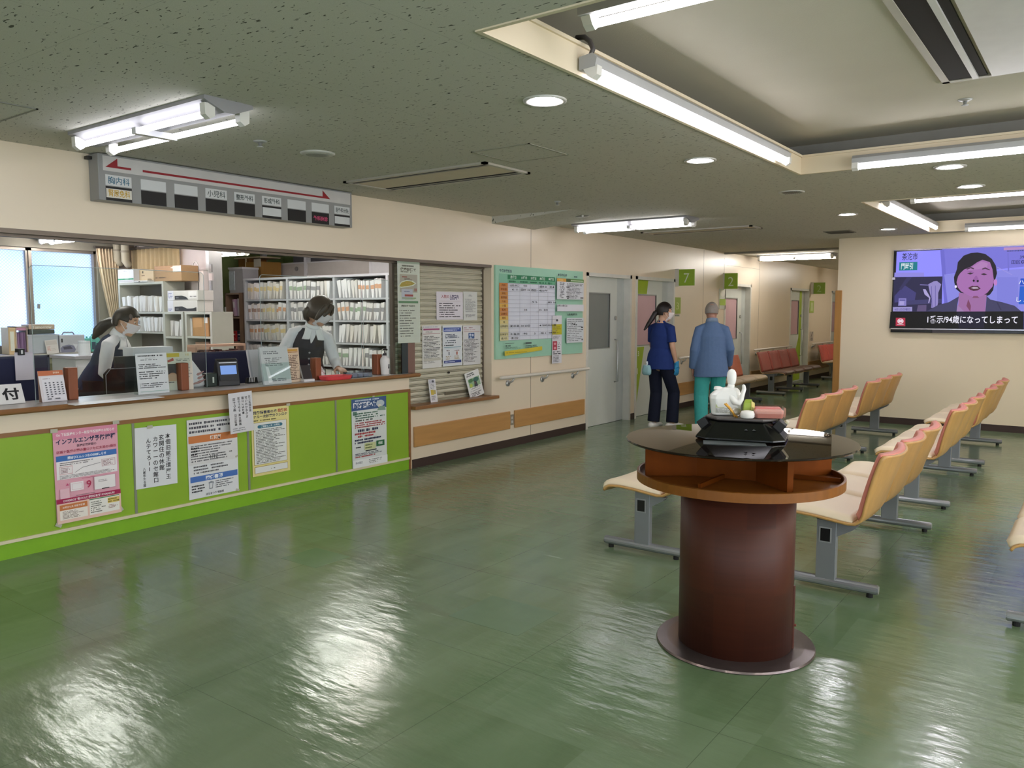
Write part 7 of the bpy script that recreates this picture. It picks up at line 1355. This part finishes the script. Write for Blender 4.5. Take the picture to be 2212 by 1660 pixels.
def carton(x0, x1, yt, z0, d, name, label, col, els=(), Y=Y5 + .02, px=None, cat='box'):
    a = onY(x0, yt, Y); b = onY(x1, yt, Y); h = a.z - z0 if px is None else px; t = thing(name, label, cat, ((a.x + b.x) / 2, Y + d / 2, z0 + .001)); w = b.x - a.x
    m = MB(); m.box((-w / 2, -d / 2, 0), (w / 2, d / 2, h)); m.build('carton_body', mat(col, .6, var=.04), t, bevel=.004); m = MB(); m.box((-w / 2, -.03, h), (w / 2, .03, h + .0015)); m.build('tape_strip', mat('b9a988', .3), t)
    if els: printed(t, w, h, els, M=M4.Translation((0, -d / 2 - .0012, h / 2)) @ wall_frame('-Y'))
    return t
zt1 = ez(609); zt2 = ez(674)
carton(254, 288, 583, zt1, .26, 'white_carton', 'white carton with a green band on the tall corner shelf', 'd3d1d8', [('l', '8a8a98', .4, .1, .6, .2, 2, .5), ('r', '3f9a75', .0, .68, 1, .78), ('l', 'd0e8dc', .45, .70, .7, .76, 1, .7), ('r', 'c2c0c8', .05, .86, .92, .93)])
carton(290, 318, 607, zt1, .10, 'small_carton', 'small white carton with blue lettering in front of the beige carton', 'd6d2d2', [('l', '5a5f9a', .05, .45, .3, .6, 1, .7), ('l', '5a5f9a', .6, .45, .95, .6, 1, .7), ('r', '4a4440', .34, .5, .46, .95), ('r', '33343f', .60, .42, .66, .56)], Y=Y5 - .015)
carton(299.5, 331, 584, zt1, .14, 'beige_carton', 'beige carton with dark marks behind the small white carton', 'cdb79a', [('r', '3a3430', .25, .1, .33, .28), ('l', '5a4a3c', .2, .42, .5, .5, 1, .8), ('l', '4a3f34', .6, .7, .95, .85, 2, .7)], Y=Y5 + .10)
carton(333, 391, 576, zt1, .24, 'cardboard_carton', 'large brown cardboard carton on the tall corner shelf', 'a07f5c', [('r', '87694a', 0, .44, 1, .455), ('r', 'cfc8c2', .70, .03, 1, .44), ('p', 'cfc8c2', [(.60, .16), (.70, .08), (.70, .2)]), ('l', '4a3a2c', .05, .72, .5, .8, 1, .8)], px=ez(576) - zt1)
hb = carton(362, 426, 650, zt2, .22, 'shoe_carton', 'grey-white carton with a black swoosh-shaped panel, lower of two', 'cbc6c3', [('p', '1f1f24', [(.24, .55), (.5, .52), (.66, .72), (.86, .70), (.97, .6), (.97, .95), (.24, .95)]), ('l', 'c0c0c4', .28, .72, .42, .8, 1, .7), ('r', 'd3d2dc', .0, .0, .2, 1), ('l', '5a60a0', .02, .7, .18, .95, 2, .7)], Y=Y5 + .0)
zc = onY(362, 650, Y5).z
carton(362, 427, 629, zc + .002, .22, 'shoe_carton', 'grey-white carton with a black panel, on top of its twin', 'cbc6c3', [('p', '1f1f24', [(.24, .55), (.48, .52), (.62, .66), (.70, .93), (.24, .93)]), ('l', 'c0c0c4', .27, .7, .42, .78, 1, .7), ('r', 'd3d2dc', .0, .0, .2, 1), ('l', '5a60a0', .02, .2, .18, .8, 4, .6), ('r', 'dcd6d6', .70, .1, .97, .8), ('l', '4a4a50', .73, .55, .95, .7, 1, .8)], Y=Y5 + .0)
carton(415, 450, 686, ez(727, 430), .2, 'brown_parcel', 'brown wrapped parcel on the shelf beside the green doorway', 'a97f52', [('p', 'c09264', [(.02, .05), (.6, .0), (.62, .5), (.05, .55)]), ('r', 'd8d4d0', .74, .0, .95, .3)], Y=Y5 + .02)
carton(408, 414, 688, ez(727, 430), .2, 'white_parcel', 'white paper parcel leaning beside the brown parcel', 'd0ced2', Y=Y5 + .03); carton(422, 452, 739, .751, .2, 'flat_parcel', 'flat brown parcel on the lower shelf beside the green doorway', '9a7a62', Y=Y5 + .02)
sb = thing('paper_bag', 'tall white paper bag with loop handles before the white office wall', 'bag', M=M4.Translation((onY(414, 600, 6.0).x, 6.13, zt2 + .002))); m = MB(); hh = onY(414, 585, 6.0).z - zt2; m.rings([[(-.14, -.05, z_), (.14, -.05, z_), (.14, .05, z_), (-.14, .05, z_)] for z_ in (0, hh)]); m.build('bag_body', mat('d2c9c8', .6), sb); m = MB(); m.tube([(-.03 + .075 * cos(R(a)), -.052, hh - .01 + .13 * sin(R(a))) for a in range(0, 181, 15)], .007, 6); m.build('loop_handle', mat('dcd8d6', .6), sb, smooth=True)
m = MB(); m.box((.02, -.053, hh * .45), (.035, -.051, hh * .72)); m.build('dark_mark', mat('3a3a3e', .5), sb)
# brown cabinets by the green doorway
Yc = 7.55; xx = lambda px: onY(px, 680, Yc).x; zz = lambda py: onY(507, py, Yc).z
cb = thing('open_cabinet', 'narrow brown open cabinet with binders beside the file rack', 'cabinet', ((xx(487) + xx(526)) / 2, Yc + .15, 0)); x0, x1, zt = xx(487), min(xx(526), xr[0] - .03), zz(633); WN = mat('7d6454', .5, var=.06)
for a, b in (((x0, Yc, 0), (x0 + .025, Yc + .32, zt)), ((x1 - .09, Yc - .01, 0), (x1, Yc + .32, zt))): bx(a, b).build('side_board', WN, cb, world=True)
for z in (zz(685), zz(738), zt, .3): bx((x0, Yc, z - .025), (x1, Yc + .32, z)).build('shelf_board', mat('9a8676', .5), cb, world=True)
bx((x0, Yc + .31, 0), (x1, Yc + .32, zt)).build('back_board', mat('4f3d34', .6), cb, world=True)
for i, (px, w, h, c_, lb, ln) in enumerate(((500, .055, .26, 'c9a9c4', 'pink binder in the narrow brown cabinet', -.10), (508, .04, .27, 'd8d2dc', 'white binder in the narrow brown cabinet', 0), (512.5, .04, .25, 'cfd3dc', 'pale grey binder in the narrow brown cabinet', 0))):
    f = thing('ring_binder', lb, 'binder', M=M4.Translation((xx(px), Yc + .06, zz(685) + .014)) @ M4.Rotation(ln, 4, 'Y')); bx((-w / 2, 0, 0), (w / 2, .2, h)).build('cover', mat(c_, .5), f); bx((-w / 3, -.002, h * .5), (w / 3, 0, h * .85)).build('spine_label', mat('e4e0e4', .5), f)
for px, py, c_, lb, s_ in ((499, 734, 'a8202c', 'red printed box in the narrow brown cabinet', .15), (512, 734, '1f2c4a', 'dark blue printed box in the narrow brown cabinet', .13)):
    f = thing('printed_box', lb, 'box', (xx(px), Yc + .12, zz(738) + .002)); bx((-s_ / 2, -.08, 0), (s_ / 2, .08, .16)).build('box_body', mat(c_, .4), f); printed(f, s_, .16, [('l', 'd9c4c4', .12, .25, .88, .45, 1, .7), ('l', 'd0b0b0', .12, .6, .9, .85, 2, .5)], M=M4.Translation((0, -.081, .08)) @ wall_frame('-Y'))
t = thing('black_bag', 'black object standing behind the dark blue box', 'bag', (xx(513), Yc + .25, zz(738) + .002)); m = MB(); m.rings([rr2(.05 * a_, .03 * a_, z_) for a_, z_ in ((1, 0), (1.1, .1), (.9, .2), (.5, .255))]); m.build('bag_body', mat('111114', .6), t, smooth=True); m = MB(); m.tube([(-.03, 0, .24), (0, 0, .29), (.03, 0, .24)], .006, 6); m.build('handle', mat('1a1a1c', .5), t)
t = thing('grey_case', 'grey box with a clear sleeve of papers on top of the narrow brown cabinet', 'box', ((xx(497) + x1) / 2, Yc + .15, zt + .001)); w = (x1 - xx(497)) / 2; h = zz(582) - zt; bx((-w, -.14, 0), (w, .14, h)).build('box_body', mat('a3a2a6', .5), t); bx((-w, -.15, .04), (-w + .14, -.141, h - .03)).build('paper_sleeve', mat('b9c4cc', .3, var=.15, scale=25), t); bx((-w - .02, -.15, h), (w, .15, h + .03)).build('lid', mat('c3c3c8', .4), t)
Yo = 8.0; t = thing('ochre_cupboard', 'ochre wooden cupboard rising behind the grey box and the file rack', 'cupboard', (onY(535, 590, Yo).x, Yo + .2, 0)); a, b, c = onY(508, 560, Yo), onY(531, 560, Yo), onY(562, 565, Yo)
bx((a.x, Yo + .06, 0), (b.x, Yo + .4, a.z)).build('side_board', mat('8a5f30', .5, var=.08), t, world=True); d = bx((b.x, Yo, 0), (c.x, Yo + .4, c.z)).build('door', mat('a37a3f', .45, var=.1, scale=3, aniso=(5, 5, .6)), t, world=True); bx((b.x - .02, Yo - .004, 0), (b.x, Yo + .02, a.z)).build('edge_strip', mat('c9b898', .5), t, world=True)
bx((a.x - .03, Yo, a.z), (c.x, Yo + .4, a.z + .02)).build('top_board', mat('c4b596', .5), t, world=True); bx((onY(549, 565, Yo).x, Yo - .008, onY(549, 577, Yo).z), (c.x + .02, Yo - .002, onY(549, 560, Yo).z)).build('paper_note', mat('c9c5b8', .6), t, world=True)
# low partition behind the racks
Yp = 8.45; pt_ = thing('office_partition', 'pale grey office partition with white posts behind the file rack', 'partition', (-8.5, Yp, 0)); zp = onY(700, 567, Yp).z
x0, x1 = onY(570, 560, Yp).x, -6.0
bx((x0, Yp, 0), (x1, Yp + .05, zp)).build('panel', mat('b8b3ae', .6), pt_, world=True); bx((x0, Yp - .01, zp), (x1, Yp + .06, zp + .02)).build('top_rail', mat('c6c6c8', .4), pt_, world=True)
for px in (567, 661, 802): x = onY(px, 560, Yp).x; bx((x - .03, Yp - .02, 0), (x + .03, Yp + .07, 2.49)).build('post', mat('d6d6da', .4), pt_, world=True)
bx((onY(802, 560, Yp).x + .03, Yp - .015, zp - .3), (x1, Yp - .005, zp + .06)).build('white_panel', mat('d2d2d4', .4), pt_, world=True); q = onY(640, 581, Yp - .01); m = MB(); m.tube([(q.x, Yp, q.z), (q.x, Yp - .015, q.z)], .035, 14); m.build('round_lock', mat('8a8a8a', .4), pt_, world=True)
bx((x0, Yp + .6, zp - .2), (x1, Yp + .65, 2.48)).build('rear_panel', mat('8f8d93', .7), pt_, world=True)
t = thing('door_stay', 'metal sliding-door bracket on the post of the green doorway', 'bracket', (xc + .05, YB - .06, 1.9)); a = onY(456, 590, YB - .06)
for i, (dz, w, h) in enumerate(((.06, .05, .10), (-.05, .07, .09), (-.16, .03, .12))): bx((a.x - w / 2, YB - .075, a.z + dz - h / 2), (a.x + w / 2, YB - .05, a.z + dz + h / 2)).build('plate', mat(('8f8f90', 'cfc6c8', '9a9a9c')[i], .35, metal=.3), t, world=True)
t = thing('small_notice_cards', 'little white cards on the green wall beside the doorway', 'card', (onY(484, 680, 7.52).x, 7.52, 1.4)); a = onY(484, 680, 7.52)
bx((a.x - .05, 7.52, a.z - .07), (a.x + .01, 7.53, a.z - .0)).build('card_front', mat('dcd8d8', .6), t, world=True); bx((a.x - .0, 7.53, a.z - .07), (a.x + .03, 7.54, a.z + .12)).build('card_back', mat('e2dfe0', .6), t, world=True)
